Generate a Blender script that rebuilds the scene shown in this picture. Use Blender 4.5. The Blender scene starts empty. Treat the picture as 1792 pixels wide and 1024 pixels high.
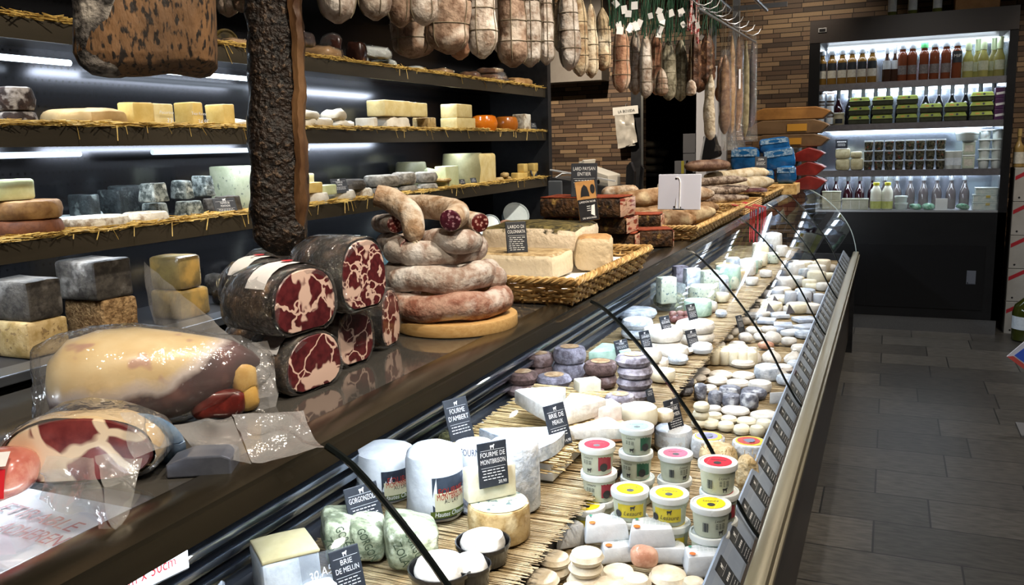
import bpy, bmesh, math, random
from mathutils import Vector, Matrix, Euler, noise
random.seed(7)
SC = bpy.context.scene
COL = SC.collection
PI = math.pi
R = math.radians
# ------------------------------------------------------------------ camera model (photo 1792 x 1024)
FPX, CX, CY, CAMH = 1500.0, 896.0, 512.0, 1.6
_v = Vector((1560 - CX, 238 - CY, FPX)).normalized()
_h = Vector((1, -.028, 0))
_d = _v.cross(_h).normalized()
if _d.y < 0: _d = -_d
_r = _d.cross(_v)
if _r.x < 0: _r = -_r
AX = (_r, _v, -_d)                       # world X, Y, Z written in camera axes (right, down, forward)
CAM = Vector((0, 0, CAMH))
def at(px, py, X=None, Y=None, Z=None):
    """the point of the room seen at a photo pixel, on a plane X=, Y= or Z="""
    c = Vector((px - CX, py - CY, FPX))
    w = Vector((AX[0].dot(c), AX[1].dot(c), AX[2].dot(c)))
    t = X / w.x if X is not None else Y / w.y if Y is not None else (Z - CAMH) / w.z
    return CAM + w * t
def depth(p):
    q = Vector(p) - CAM
    return q.x * AX[0].z + q.y * AX[1].z + q.z * AX[2].z
def S(p, n): return n * depth(p) / FPX
def away(p):
    d = Vector((p[0], p[1], 0)); return d.normalized()
cam = bpy.data.objects.new('camera', bpy.data.cameras.new('camera')); COL.objects.link(cam)
cam.data.sensor_width = 36; cam.data.lens = FPX / 1792 * 36; cam.data.clip_start = .02
cam.matrix_world = Matrix.Translation(CAM) @ Matrix(((AX[0].x, -AX[0].y, -AX[0].z), (AX[1].x, -AX[1].y, -AX[1].z), (AX[2].x, -AX[2].y, -AX[2].z))).to_4x4()
SC.camera = cam
# ------------------------------------------------------------------ materials
MATS = {}
def _nodes(name):
    m = bpy.data.materials.new(name); m.use_nodes = True
    nt = m.node_tree; nt.nodes.clear()
    out = nt.nodes.new('ShaderNodeOutputMaterial')
    return m, nt, out
def _N(nt, t, **k):
    n = nt.nodes.new('ShaderNode' + t)
    for a, b in k.items():
        if a in n.inputs.keys(): n.inputs[a].default_value = b
        else: setattr(n, a, b)
    return n
def c4(c): return (c[0], c[1], c[2], 1)
def hx(s):
    s = s.lstrip('#'); v = [int(s[i:i + 2], 16) / 255 for i in (0, 2, 4)]
    return tuple(x / 12.92 if x <= .04045 else ((x + .055) / 1.055) ** 2.4 for x in v)
def coords(nt, sx=(1, 1, 1), rnd=True):
    tc = _N(nt, 'TexCoord'); mp = _N(nt, 'Mapping'); mp.inputs['Scale'].default_value = sx
    nt.links.new(tc.outputs['Object'], mp.inputs['Vector'])
    if rnd:
        oi = _N(nt, 'ObjectInfo'); ml = _N(nt, 'Math', operation='MULTIPLY'); ml.inputs[1].default_value = 37.0
        nt.links.new(oi.outputs['Random'], ml.inputs[0]); nt.links.new(ml.outputs[0], mp.inputs['Location'])
    return mp.outputs['Vector']
def ramp(nt, fac, stops, const=False):
    r = _N(nt, 'ValToRGB'); e = r.color_ramp.elements
    if const: r.color_ramp.interpolation = 'CONSTANT'
    while len(e) < len(stops): e.new(.5)
    for i, (p, c) in enumerate(stops): e[i].position = p; e[i].color = c4(c)
    nt.links.new(fac, r.inputs['Fac']); return r.outputs['Color']
def mixc(nt, f, a, b):
    m = _N(nt, 'Mix', data_type='RGBA')
    L = nt.links
    if hasattr(f, 'links'): L.new(f, m.inputs[0])
    else: m.inputs[0].default_value = f
    for s, v in ((6, a), (7, b)):
        if hasattr(v, 'links'): L.new(v, m.inputs[s])
        else: m.inputs[s].default_value = c4(v)
    return m.outputs[2]
def mat(name, c1, c2=None, scale=30, lo=.4, hi=.6, c3=None, s3=8, lo3=.5, hi3=.62, rough=.6, metal=0, bump=0, bs=None, spec=.4, st=(1, 1, 1), emit=0, coat=0, sss=0):
    """one colour, or two or three mottled by noise in the object's own space"""
    if name in MATS: return MATS[name]
    m, nt, out = _nodes(name); L = nt.links
    b = _N(nt, 'BsdfPrincipled'); L.new(b.outputs[0], out.inputs[0])
    b.inputs['Roughness'].default_value = rough; b.inputs['Metallic'].default_value = metal
    b.inputs['Specular IOR Level'].default_value = spec; b.inputs['Coat Weight'].default_value = coat
    b.inputs['Coat Roughness'].default_value = .08
    c1 = hx(c1) if isinstance(c1, str) else c1
    b.inputs['Base Color'].default_value = c4(c1)
    if emit:
        b.inputs['Emission Color'].default_value = c4(c1); b.inputs['Emission Strength'].default_value = emit
    if sss:
        b.inputs['Subsurface Weight'].default_value = sss; b.inputs['Subsurface Radius'].default_value = (.02, .015, .01); b.inputs['Subsurface Scale'].default_value = .3
    if c2 or bump:
        v = coords(nt, st)
    if c2:
        c2 = hx(c2) if isinstance(c2, str) else c2
        n = _N(nt, 'TexNoise'); n.inputs['Scale'].default_value = scale; n.inputs['Detail'].default_value = 6; n.inputs['Roughness'].default_value = .65
        L.new(v, n.inputs['Vector'])
        col = ramp(nt, n.outputs['Fac'], [(lo, c1), (hi, c2)])
        if c3:
            c3 = hx(c3) if isinstance(c3, str) else c3
            n3 = _N(nt, 'TexNoise'); n3.inputs['Scale'].default_value = s3; n3.inputs['Detail'].default_value = 4
            L.new(v, n3.inputs['Vector'])
            f = ramp(nt, n3.outputs['Fac'], [(lo3, (0, 0, 0)), (hi3, (1, 1, 1))])
            col = mixc(nt, f, col, c3)
        L.new(col, b.inputs['Base Color'])
    if bump:
        n2 = _N(nt, 'TexNoise'); n2.inputs['Scale'].default_value = bs or scale * 2; n2.inputs['Detail'].default_value = 5
        L.new(v, n2.inputs['Vector'])
        bp = _N(nt, 'Bump'); bp.inputs['Strength'].default_value = bump; bp.inputs['Distance'].default_value = .01
        L.new(n2.outputs['Fac'], bp.inputs['Height']); L.new(bp.outputs[0], b.inputs['Normal'])
    MATS[name] = m; return m
def film(name, clear=.8, tint=(1, 1, 1), rough=.08, bump=.0, bs=40, milk=(.9, .92, .95), fres=1.3):
    """thin clear plastic or glass: see-through, a little milk, a fresnel reflection"""
    if name in MATS: return MATS[name]
    m, nt, out = _nodes(name); L = nt.links
    tr = _N(nt, 'BsdfTransparent'); tr.inputs[0].default_value = c4(tint)
    df = _N(nt, 'BsdfDiffuse'); df.inputs[0].default_value = c4(milk)
    gl = _N(nt, 'BsdfGlossy'); gl.inputs['Roughness'].default_value = rough
    a = _N(nt, 'MixShader'); a.inputs[0].default_value = 1 - clear
    L.new(tr.outputs[0], a.inputs[1]); L.new(df.outputs[0], a.inputs[2])
    lw = _N(nt, 'LayerWeight'); lw.inputs[0].default_value = .5
    pw = _N(nt, 'Math', operation='POWER'); L.new(lw.outputs['Facing'], pw.inputs[0]); pw.inputs[1].default_value = 3.5
    ma = _N(nt, 'Math', operation='MULTIPLY_ADD'); L.new(pw.outputs[0], ma.inputs[0]); ma.inputs[1].default_value = (fres - 1) * 1.8; ma.inputs[2].default_value = (fres - 1) * .2
    mx = _N(nt, 'MixShader'); L.new(ma.outputs[0], mx.inputs[0]); L.new(a.outputs[0], mx.inputs[1]); L.new(gl.outputs[0], mx.inputs[2])
    if bump:
        n2 = _N(nt, 'TexNoise'); n2.inputs['Scale'].default_value = bs; n2.inputs['Detail'].default_value = 3
        L.new(coords(nt), n2.inputs['Vector'])
        bp = _N(nt, 'Bump'); bp.inputs['Strength'].default_value = bump; bp.inputs['Distance'].default_value = .02
        L.new(n2.outputs['Fac'], bp.inputs['Height']); L.new(bp.outputs[0], gl.inputs['Normal'])
    L.new(mx.outputs[0], out.inputs[0])
    MATS[name] = m; return m
def meat(name, red, red2, fat, cell=22, gap=.12, big=7, biglo=.52, bighi=.56, stretch=(1, 1, 1), warp=.12, rough=.3):
    """cut cured meat: dark red muscle patches parted by fat"""
    m, nt, out = _nodes(name); L = nt.links
    b = _N(nt, 'BsdfPrincipled'); L.new(b.outputs[0], out.inputs[0]); b.inputs['Roughness'].default_value = rough; b.inputs['Coat Weight'].default_value = .5
    v = coords(nt, stretch)
    nw = _N(nt, 'TexNoise'); nw.inputs['Scale'].default_value = cell * .9; nw.inputs['Detail'].default_value = 3; L.new(v, nw.inputs['Vector'])
    sub = _N(nt, 'VectorMath', operation='SUBTRACT'); L.new(nw.outputs['Color'], sub.inputs[0]); sub.inputs[1].default_value = (.5, .5, .5)
    sca = _N(nt, 'VectorMath', operation='SCALE'); L.new(sub.outputs[0], sca.inputs[0]); sca.inputs['Scale'].default_value = warp
    add = _N(nt, 'VectorMath', operation='ADD'); L.new(v, add.inputs[0]); L.new(sca.outputs[0], add.inputs[1])
    vo = _N(nt, 'TexVoronoi', feature='DISTANCE_TO_EDGE'); vo.inputs['Scale'].default_value = cell; L.new(add.outputs[0], vo.inputs['Vector'])
    n2 = _N(nt, 'TexNoise'); n2.inputs['Scale'].default_value = cell * 5; n2.inputs['Detail'].default_value = 5; L.new(v, n2.inputs['Vector'])
    redc = ramp(nt, n2.outputs['Fac'], [(.35, red), (.65, red2)])
    f = ramp(nt, vo.outputs['Distance'], [(gap * .8, (1, 1, 1)), (gap * 1.25, (0, 0, 0))])
    c = mixc(nt, f, redc, fat)
    if big:
        nb = _N(nt, 'TexNoise'); nb.inputs['Scale'].default_value = big; nb.inputs['Detail'].default_value = 2; L.new(v, nb.inputs['Vector'])
        fb = ramp(nt, nb.outputs['Fac'], [(biglo, (0, 0, 0)), (bighi, (1, 1, 1))]); c = mixc(nt, fb, c, fat)
    L.new(c, b.inputs['Base Color']); MATS[name] = m; return m
def salami_face(name, red, fat, cell=130, r=.38):
    m, nt, out = _nodes(name); L = nt.links
    b = _N(nt, 'BsdfPrincipled'); L.new(b.outputs[0], out.inputs[0]); b.inputs['Roughness'].default_value = .35
    v = coords(nt)
    vo = _N(nt, 'TexVoronoi'); vo.inputs['Scale'].default_value = cell; L.new(v, vo.inputs['Vector'])
    f = ramp(nt, vo.outputs['Distance'], [(r - .05, (1, 1, 1)), (r + .05, (0, 0, 0))])
    n2 = _N(nt, 'TexNoise'); n2.inputs['Scale'].default_value = cell * .6; L.new(v, n2.inputs['Vector'])
    rc = ramp(nt, n2.outputs['Fac'], [(.35, tuple(x * .5 for x in red)), (.65, red)])
    L.new(mixc(nt, f, rc, fat), b.inputs['Base Color']); MATS[name] = m; return m
def bricks(name, cols, w, hgt, mortar, mortarc, axes='xz', rough=.6, bump=.4, off=.5, msmooth=.1, spec=.3, fine=60, streak=(1, 1, 1)):
    m, nt, out = _nodes(name); L = nt.links
    b = _N(nt, 'BsdfPrincipled'); L.new(b.outputs[0], out.inputs[0]); b.inputs['Roughness'].default_value = rough; b.inputs['Specular IOR Level'].default_value = spec
    tc = _N(nt, 'TexCoord'); sp = _N(nt, 'SeparateXYZ'); L.new(tc.outputs['Object'], sp.inputs[0])
    cb = _N(nt, 'CombineXYZ'); L.new(sp.outputs['xyz'.index(axes[0])], cb.inputs[0]); L.new(sp.outputs['xyz'.index(axes[1])], cb.inputs[1])
    def br(c1, c2, o):
        t = _N(nt, 'TexBrick'); t.offset = off; t.offset_frequency = 2; t.squash = o; t.squash_frequency = 3
        t.inputs['Color1'].default_value = c4(c1); t.inputs['Color2'].default_value = c4(c2); t.inputs['Mortar'].default_value = c4(mortarc)
        t.inputs['Scale'].default_value = 1; t.inputs['Mortar Size'].default_value = mortar; t.inputs['Mortar Smooth'].default_value = msmooth
        t.inputs['Brick Width'].default_value = w; t.inputs['Row Height'].default_value = hgt; t.inputs['Bias'].default_value = -.1
        L.new(cb.outputs[0], t.inputs['Vector']); return t
    t = br((0, 0, 0), (1, 1, 1), .7)
    col = ramp(nt, t.outputs['Color'], [(i / max(1, len(cols) - 1), c) for i, c in enumerate(cols)])
    mp = _N(nt, 'Mapping'); mp.inputs['Scale'].default_value = streak; L.new(tc.outputs['Object'], mp.inputs[0])
    n = _N(nt, 'TexNoise'); n.inputs['Scale'].default_value = fine; n.inputs['Detail'].default_value = 6; L.new(mp.outputs[0], n.inputs['Vector'])
    g = ramp(nt, n.outputs['Fac'], [(.3, (.55, .55, .55)), (.7, (1.3, 1.3, 1.3))])
    mm = _N(nt, 'Mix', data_type='RGBA', blend_type='MULTIPLY'); mm.inputs[0].default_value = 1; L.new(col, mm.inputs[6]); L.new(g, mm.inputs[7])
    fin = mixc(nt, t.outputs['Fac'], mm.outputs[2], mortarc)
    L.new(fin, b.inputs['Base Color'])
    if bump:
        bp = _N(nt, 'Bump'); bp.inputs['Strength'].default_value = bump; bp.inputs['Distance'].default_value = .02
        ad = _N(nt, 'Math', operation='SUBTRACT'); L.new(t.outputs['Color'], ad.inputs[0]); L.new(t.outputs['Fac'], ad.inputs[1])
        L.new(ad.outputs[0], bp.inputs['Height']); L.new(bp.outputs[0], b.inputs['Normal'])
    MATS[name] = m; return m
# ------------------------------------------------------------------ mesh shapes: each returns (verts, faces)
def join(*vfs):
    V, F = [], []
    for v, f in vfs:
        n = len(V); V += [Vector(p) for p in v]; F += [tuple(i + n for i in q) for q in f]
    return V, F
def tf(vf, loc=(0, 0, 0), rot=(0, 0, 0), s=(1, 1, 1)):
    if not hasattr(s, '__len__'): s = (s, s, s)
    m = Matrix.Translation(loc) @ Euler(rot).to_matrix().to_4x4() @ Matrix.Diagonal((*s, 1))
    return [m @ Vector(p) for p in vf[0]], vf[1]
def grid_box(sx, sy, sz, n=1, r=0, k=None, base=True):
    """rounded, subdivided box standing on z=0"""
    bm = bmesh.new(); bmesh.ops.create_cube(bm, size=1)
    for v in bm.verts: v.co = Vector((v.co.x * sx, v.co.y * sy, (v.co.z + .5) * sz))
    if r:
        bmesh.ops.bevel(bm, geom=bm.edges[:], offset=min(r, min(sx, sy, sz) * .49), segments=k or 2, affect='EDGES', profile=.5)
    if n > 1: bmesh.ops.subdivide_edges(bm, edges=bm.edges[:], cuts=n - 1, use_grid_fill=True)
    bm.verts.index_update()
    out = [v.co.copy() for v in bm.verts], [tuple(v.index for v in f.verts) for f in bm.faces]
    bm.free(); return out
def lump(sx, sy, sz, p=3, amp=.0, fr=8, seed=0, sub=4, flat=None):
    """superellipsoid standing on z=0, with noise: p=2 ball, p>4 boxy"""
    bm = bmesh.new(); bmesh.ops.create_cube(bm, size=2)
    bmesh.ops.subdivide_edges(bm, edges=bm.edges[:], cuts=2 ** sub // 2, use_grid_fill=True)
    V = []
    for v in bm.verts:
        c = v.co
        l = (abs(c.x) ** p + abs(c.y) ** p + abs(c.z) ** p) ** (1 / p)
        q = c / l
        q = Vector((q.x * sx / 2, q.y * sy / 2, q.z * sz / 2))
        if amp:
            nn = noise.noise(q * fr + Vector((seed * 7.3, seed * 3.1, seed))) + .5 * noise.noise(q * fr * 2.3 + Vector((seed, 9, 4)))
            q = q + c.normalized() * nn * amp
        q.z = max(q.z + sz / 2, 0)
        V.append(q)
    bm.verts.index_update()
    F = [tuple(v.index for v in f.verts) for f in bm.faces]; bm.free(); return V, F
def lathe(prof, n=24, cap=True):
    V, F = [], []
    for r, z in prof:
        for i in range(n): a = 2 * PI * i / n; V.append(Vector((r * math.cos(a), r * math.sin(a), z)))
    for j in range(len(prof) - 1):
        for i in range(n): F.append((j * n + i, j * n + (i + 1) % n, (j + 1) * n + (i + 1) % n, (j + 1) * n + i))
    if cap:
        F.append(tuple(range(n - 1, -1, -1))); F.append(tuple((len(prof) - 1) * n + i for i in range(n)))
    return V, F
def drum(r, h, b=.006, n=26, bulge=0, amp=0, fr=30, seed=0):
    b = min(b, h * .45, r * .45)
    p = [(r * .55, 0), (r - b, 0), (r - b * .3, b * .3), (r, b), (r + bulge, h * .5), (r, h - b), (r - b * .3, h - b * .3), (r - b, h), (r * .55, h)]
    V, F = lathe(p, n)
    if amp:
        for v in V:
            k = noise.noise(v * fr + Vector((seed * 5.1, seed, 2))) * amp
            v.x *= 1 + k / r; v.y *= 1 + k / r; v.z = max(0, v.z + k * .6) if v.z > h * .3 else v.z
    return V, F
def tube(path, rad, n=10, amp=0, fr=20, seed=0, cap=True, flat=1):
    P = [Vector(p) for p in path]; m = len(P)
    if not hasattr(rad, '__len__'): rad = [rad] * m
    V, F = [], []; up = Vector((0, 0, 1)); prev = None
    for i, p in enumerate(P):
        t = (P[min(i + 1, m - 1)] - P[max(i - 1, 0)]).normalized()
        if prev is None:
            a = t.cross(up)
            if a.length < .1: a = t.cross(Vector((1, 0, 0)))
            a.normalize()
        else: a = (prev - t * prev.dot(t)).normalized()
        prev = a; b = t.cross(a)
        for k in range(n):
            th = 2 * PI * k / n; d = a * math.cos(th) + b * math.sin(th) * flat
            r = rad[i]
            if amp: r += amp * noise.noise((p + d * r) * fr + Vector((seed, seed * 2.7, 1)))
            V.append(p + d * r)
    for j in range(m - 1):
        for i in range(n): F.append((j * n + i, j * n + (i + 1) % n, (j + 1) * n + (i + 1) % n, (j + 1) * n + i))
    if cap: F.append(tuple(range(n - 1, -1, -1))); F.append(tuple((m - 1) * n + i for i in range(n)))
    return V, F
def prism(poly, d, axis='z', b=0):
    """polygon in (x, y) extruded along z by d (or poly in x,z extruded along y)"""
    n = len(poly)
    if axis == 'z': V = [Vector((x, y, 0)) for x, y in poly] + [Vector((x, y, d)) for x, y in poly]
    else: V = [Vector((x, d, z)) for x, z in poly] + [Vector((x, 0, z)) for x, z in poly]
    F = [tuple(range(n - 1, -1, -1)), tuple(range(n, 2 * n))] + [(i, (i + 1) % n, n + (i + 1) % n, n + i) for i in range(n)]
    if b:
        bm = bmesh.new(); vs = [bm.verts.new(v) for v in V]
        for f in F: bm.faces.new([vs[i] for i in f])
        bmesh.ops.bevel(bm, geom=bm.edges[:], offset=b, segments=2, affect='EDGES', profile=.5)
        bm.verts.index_update(); V = [v.co.copy() for v in bm.verts]; F = [tuple(v.index for v in f.verts) for f in bm.faces]; bm.free()
    return V, F
def rough_up(vf, amp, fr, seed=0, zmin=0):
    V = []
    for v in vf[0]:
        k = Vector((noise.noise(v * fr + Vector((seed, 0, 3))), noise.noise(v * fr + Vector((5, seed, 1))), noise.noise(v * fr + Vector((2, 8, seed))))) * amp
        q = v + k
        if zmin is not None: q.z = max(q.z, zmin)
        V.append(q)
    return V, vf[1]
def sub(vf, n=2, smooth=False):
    bm = bmesh.new(); vs = [bm.verts.new(v) for v in vf[0]]
    for f in vf[1]: bm.faces.new([vs[i] for i in f])
    bmesh.ops.subdivide_edges(bm, edges=bm.edges[:], cuts=n, use_grid_fill=True, smooth=.0)
    bm.verts.index_update(); o = [v.co.copy() for v in bm.verts], [tuple(v.index for v in f.verts) for f in bm.faces]; bm.free(); return o
def sheet(a, b, c, d, n=14, amp=.01, fr=14, seed=0, sag=0):
    """crumpled film over the quad a b c d"""
    a, b, c, d = map(Vector, (a, b, c, d)); V, F = [], []
    nr = (b - a).cross(d - a).normalized()
    for i in range(n + 1):
        for j in range(n + 1):
            u, w = i / n, j / n
            p = a * (1 - u) * (1 - w) + b * u * (1 - w) + c * u * w + d * (1 - u) * w
            q = p * fr + Vector((seed * 3.3, seed, 0))
            k = (.5 - abs(noise.noise(q)) * 2) + .5 * noise.noise(q * 2.1)
            V.append(p + nr * (k * amp + sag * 4 * u * (1 - u) * w))
    for i in range(n):
        for j in range(n): F.append((i * (n + 1) + j, (i + 1) * (n + 1) + j, (i + 1) * (n + 1) + j + 1, i * (n + 1) + j + 1))
    return V, F
def quadp(w, h): return [Vector((-w / 2, 0, 0)), Vector((w / 2, 0, 0)), Vector((w / 2, 0, h)), Vector((-w / 2, 0, h))], [(0, 1, 2, 3)]
def disc(r, n=24, z=0): return [Vector((r * math.cos(2 * PI * i / n), r * math.sin(2 * PI * i / n), z)) for i in range(n)], [tuple(range(n))]
_TXT = {}
def text(s, hgt, w=None, align='CENTER', shear=0):
    """lettering standing in local x-z, facing -y; capital height hgt, squeezed to width w"""
    key = (s, align, shear)
    if key not in _TXT:
        cu = bpy.data.curves.new('lettering', 'FONT'); cu.body = s; cu.size = 1; cu.align_x = align; cu.resolution_u = 2; cu.shear = shear
        o = bpy.data.objects.new('lettering', cu)
        me = bpy.data.meshes.new_from_object(o)
        V = [v.co.copy() for v in me.vertices]; F = [tuple(p.vertices) for p in me.polygons]
        bpy.data.objects.remove(o); bpy.data.meshes.remove(me); bpy.data.curves.remove(cu); _TXT[key] = (V, F)
    V, F = _TXT[key]
    x0 = min(v.x for v in V); x1 = max(v.x for v in V)
    k = hgt / .69; kx = k if w is None else w / (x1 - x0)
    return [Vector((v.x * kx, 0, v.y * k)) for v in V], F
# ------------------------------------------------------------------ objects
def ob(name, vf, m, parent=None, loc=(0, 0, 0), rot=(0, 0, 0), smooth=True, ang=40):
    if isinstance(vf, bpy.types.Mesh): me = vf
    else:
        me = bpy.data.meshes.new(name); me.from_pydata([tuple(v) for v in vf[0]], [], vf[1])
        if m: me.materials.append(m)
        if smooth:
            me.polygons.foreach_set('use_smooth', [True] * len(me.polygons))
            try: me.set_sharp_from_angle(angle=R(ang))
            except Exception: pass
        me.update()
    o = bpy.data.objects.new(name, me); COL.objects.link(o)
    if parent: o.parent = parent
    o.location = loc; o.rotation_euler = rot
    return o
def tag(o, label, cat, group=None, kind=None):
    o['label'] = label; o['category'] = cat
    if group: o['group'] = group
    if kind: o['kind'] = kind
    return o
def empty(name, loc=(0, 0, 0), rot=(0, 0, 0)):
    o = bpy.data.objects.new(name, None); COL.objects.link(o); o.location = loc; o.rotation_euler = rot; o.empty_display_size = .05
    return o
def struct(name, vf, m, parent=None, **k):
    o = ob(name, vf, m, parent, **k)
    if not parent: o['kind'] = 'structure'
    return o
def dup(root, loc, rot=None, label=None, group=None, scale=None):
    r = root.copy(); COL.objects.link(r); r.location = loc
    if rot is not None: r.rotation_euler = rot
    if scale is not None: r.scale = scale if hasattr(scale, '__len__') else (scale,) * 3
    if label: r['label'] = label
    if group: r['group'] = group
    for ch in list(root.children):
        c = ch.copy(); COL.objects.link(c); c.parent = r
        for g in list(ch.children):
            d = g.copy(); COL.objects.link(d); d.parent = c
    return r
def part_label(o, s): o['label'] = s; return o
ORD = ['first', 'second', 'third', 'fourth', 'fifth', 'sixth', 'seventh', 'eighth', 'ninth', 'tenth', 'eleventh', 'twelfth', 'thirteenth', 'fourteenth', 'fifteenth', 'sixteenth', 'seventeenth', 'eighteenth', 'nineteenth', 'twentieth']
def box3(x0, x1, y0, y1, z0, z1, r=0, k=2):
    return tf(grid_box(abs(x1 - x0), abs(y1 - y0), abs(z1 - z0), r=r, k=k), ((x0 + x1) / 2, (y0 + y1) / 2, min(z0, z1)))
# fits: photo extents -> sizes on a known surface
def cylfit(x0, x1, y0, y1, Z, floor_py=None):
    """upright drum resting at height Z that fills photo box x0..x1, y0 (far rim) .. y1 (near foot)"""
    xm = (x0 + x1) / 2; p = at(xm, y1, Z=Z); r = S(p, (x1 - x0) / 2)
    for _ in range(3):
        c = p + away(p) * r; r = (x1 - x0) / 2 * depth(c) / FPX
    far = (Vector((p.x, p.y)).length + 2 * r)
    q = at(xm, y0, Z=Z - 1 if at(xm, y0, Z=Z).y < 0 else Z)
    d = q - CAM; hd = Vector((d.x, d.y)).length
    h = CAMH + d.z / hd * far - Z
    c = p + away(p) * r; c.z = Z
    return c, r, h
def shelffit(x0, x1, y0, y1, d, X, Z):
    """box on a shelf whose front face lies in the plane X; returns centre, depth along X, width along Y, height"""
    Y1 = at(x1, y1, X=X).y; Y0 = at(x0, y1, X=X - d).y
    if Y1 - Y0 < .03:
        Y0 = at(x0, y1, X=X).y; 
        if Y1 - Y0 < .03: Y0 = Y1 - .03
        d = min(d, .08)
    h = at((x0 + x1) / 2, y0, X=X - d * .3).z - at((x0 + x1) / 2, y1, X=X - d * .0).z
    return Vector((X - d / 2, (Y0 + Y1) / 2, Z)), d, Y1 - Y0, max(h, .02)
# ------------------------------------------------------------------ common materials
steel = mat('brushed_steel', (.42, .43, .45), (.3, .31, .33), 60, rough=.32, metal=1, st=(40, 1, 1))
steel_y = mat('brushed_steel_long', (.5, .51, .54), (.36, .37, .4), 40, rough=.3, metal=1, st=(1, .02, 1))
dark_panel = mat('dark_panel', (.012, .012, .014), (.02, .02, .022), 12, rough=.35, spec=.4)
dark_matte = mat('dark_matte', (.008, .008, .009), rough=.7)
black_plastic = mat('black_plastic', (.012, .012, .014), rough=.3)
grey_plastic = mat('grey_plastic', (.25, .25, .26), rough=.4)
white_plastic = mat('white_plastic', (.78, .79, .8), rough=.35)
white_paint = mat('white_paint', (.62, .6, .57), rough=.5)
glow = mat('cool_tube_glow', (.8, .92, 1.0), emit=9)
paper_white = mat('paper_white', (.8, .8, .8), (.7, .7, .72), 20, rough=.7)
glass = film('counter_glass', clear=1.0, rough=.02, milk=(.75, .85, .95), fres=1.2)
bag = film('plastic_bag', clear=.8, rough=.12, bump=.6, bs=30, milk=(.75, .76, .78), fres=1.35)
cling = film('cling_wrap', clear=.96, rough=.1, bump=1.0, bs=80, milk=(.6, .6, .62), fres=1.6)
# ------------------------------------------------------------------ the room
WB = 8.5
slate = bricks('slate_floor', [(.07, .064, .055), (.095, .087, .075), (.115, .105, .09), (.082, .077, .068)], .62, .31, .004, (.015, .014, .013), 'xy', rough=.42, bump=.08, spec=.5, fine=14, streak=(1, 4, 1))
wood_cols = [hx('43352b'), hx('634d3c'), hx('7a624c'), hx('92795c'), hx('524236'), hx('6e5845')]
wood_wall = bricks('wood_mosaic', wood_cols, .26, .042, .003, (.01, .006, .004), 'xz', rough=.6, bump=1.0, off=.37, fine=40, streak=(3, 1, 30))
plaster = mat('plaster', (.16, .14, .12), (.19, .17, .15), 3, rough=.8)
struct('floor', box3(-3.6, 2.9, -2.2, 11, -.1, 0), slate, smooth=False)
struct('ceiling', box3(-3.6, 2.9, -2.2, 11, 3.3, 3.4), plaster, smooth=False)
struct('wall_left', box3(-3.7, -3.6, -2.2, 11, 0, 3.3), plaster, smooth=False)
struct('wall_right', box3(2.9, 3.0, -2.2, 11, 0, 3.3), plaster, smooth=False)
struct('wall_front', box3(-3.6, 2.9, -2.3, -2.2, 0, 3.3), plaster, smooth=False)
DX0, DX1, DZ = -2.27, -1.74, 2.2
struct('wall_back', join(box3(-3.6, DX0, WB, WB + .1, 0, 3.3), box3(DX1, 2.9, WB, WB + .1, 0, 3.3), box3(DX0, DX1, WB, WB + .1, DZ, 3.3)), wood_wall, smooth=False)
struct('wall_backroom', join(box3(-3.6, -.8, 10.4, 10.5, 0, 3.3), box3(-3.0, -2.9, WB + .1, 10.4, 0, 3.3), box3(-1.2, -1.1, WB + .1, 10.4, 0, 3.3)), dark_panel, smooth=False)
struct('trim_soffit', box3(-3.6, -2.62, WB - .25, WB - .001, 2.22, 3.3), plaster, smooth=False)
t = empty('trim_doorway'); t['kind'] = 'structure'
ob('frame_post', box3(DX0 - .11, DX0, WB - .06, WB - .002, 0, 2.3), dark_panel, t, smooth=False)
ob('metal_strip', box3(DX0 - .002, DX0 + .018, WB - .075, WB - .06, 0, 2.3), mat('strip_metal', (.5, .5, .47), rough=.3, metal=1), t, smooth=False)
d = struct('door_1', box3(DX1 + .005, DX1 + .30, WB - .05, WB - .005, .02, 2.3, r=.004), mat('door_white', (.42, .42, .45), rough=.35), smooth=False)
ob('door_edge', box3(DX1 + .25, DX1 + .30, WB - .07, WB - .05, .02, 2.3), mat('door_grey', (.25, .25, .27), rough=.3), d, smooth=False)
# dim things inside the doorway
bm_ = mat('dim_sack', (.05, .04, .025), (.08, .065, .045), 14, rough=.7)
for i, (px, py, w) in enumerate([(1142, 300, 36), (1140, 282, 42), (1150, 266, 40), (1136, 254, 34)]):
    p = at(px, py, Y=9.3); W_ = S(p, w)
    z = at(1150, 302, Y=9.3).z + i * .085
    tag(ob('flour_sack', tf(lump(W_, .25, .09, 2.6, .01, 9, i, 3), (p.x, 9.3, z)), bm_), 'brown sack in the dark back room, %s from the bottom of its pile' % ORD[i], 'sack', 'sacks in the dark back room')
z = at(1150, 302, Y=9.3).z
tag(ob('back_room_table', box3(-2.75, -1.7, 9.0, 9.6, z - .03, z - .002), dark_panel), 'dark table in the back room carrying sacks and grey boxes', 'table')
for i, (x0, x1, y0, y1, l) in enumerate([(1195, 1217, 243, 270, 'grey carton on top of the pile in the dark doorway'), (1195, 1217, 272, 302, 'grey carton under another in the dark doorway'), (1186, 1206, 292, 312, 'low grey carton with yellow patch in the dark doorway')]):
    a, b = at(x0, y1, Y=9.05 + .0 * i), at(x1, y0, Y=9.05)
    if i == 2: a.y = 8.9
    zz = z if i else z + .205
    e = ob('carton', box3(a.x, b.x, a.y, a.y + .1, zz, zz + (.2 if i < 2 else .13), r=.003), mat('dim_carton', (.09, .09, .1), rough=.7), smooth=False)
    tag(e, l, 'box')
    if i == 2: ob('yellow_patch', box3(b.x - .05, b.x - .02, a.y - .002, a.y, zz, zz + .13), mat('dim_yellow', (.25, .22, .02)), e, smooth=False)
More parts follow.
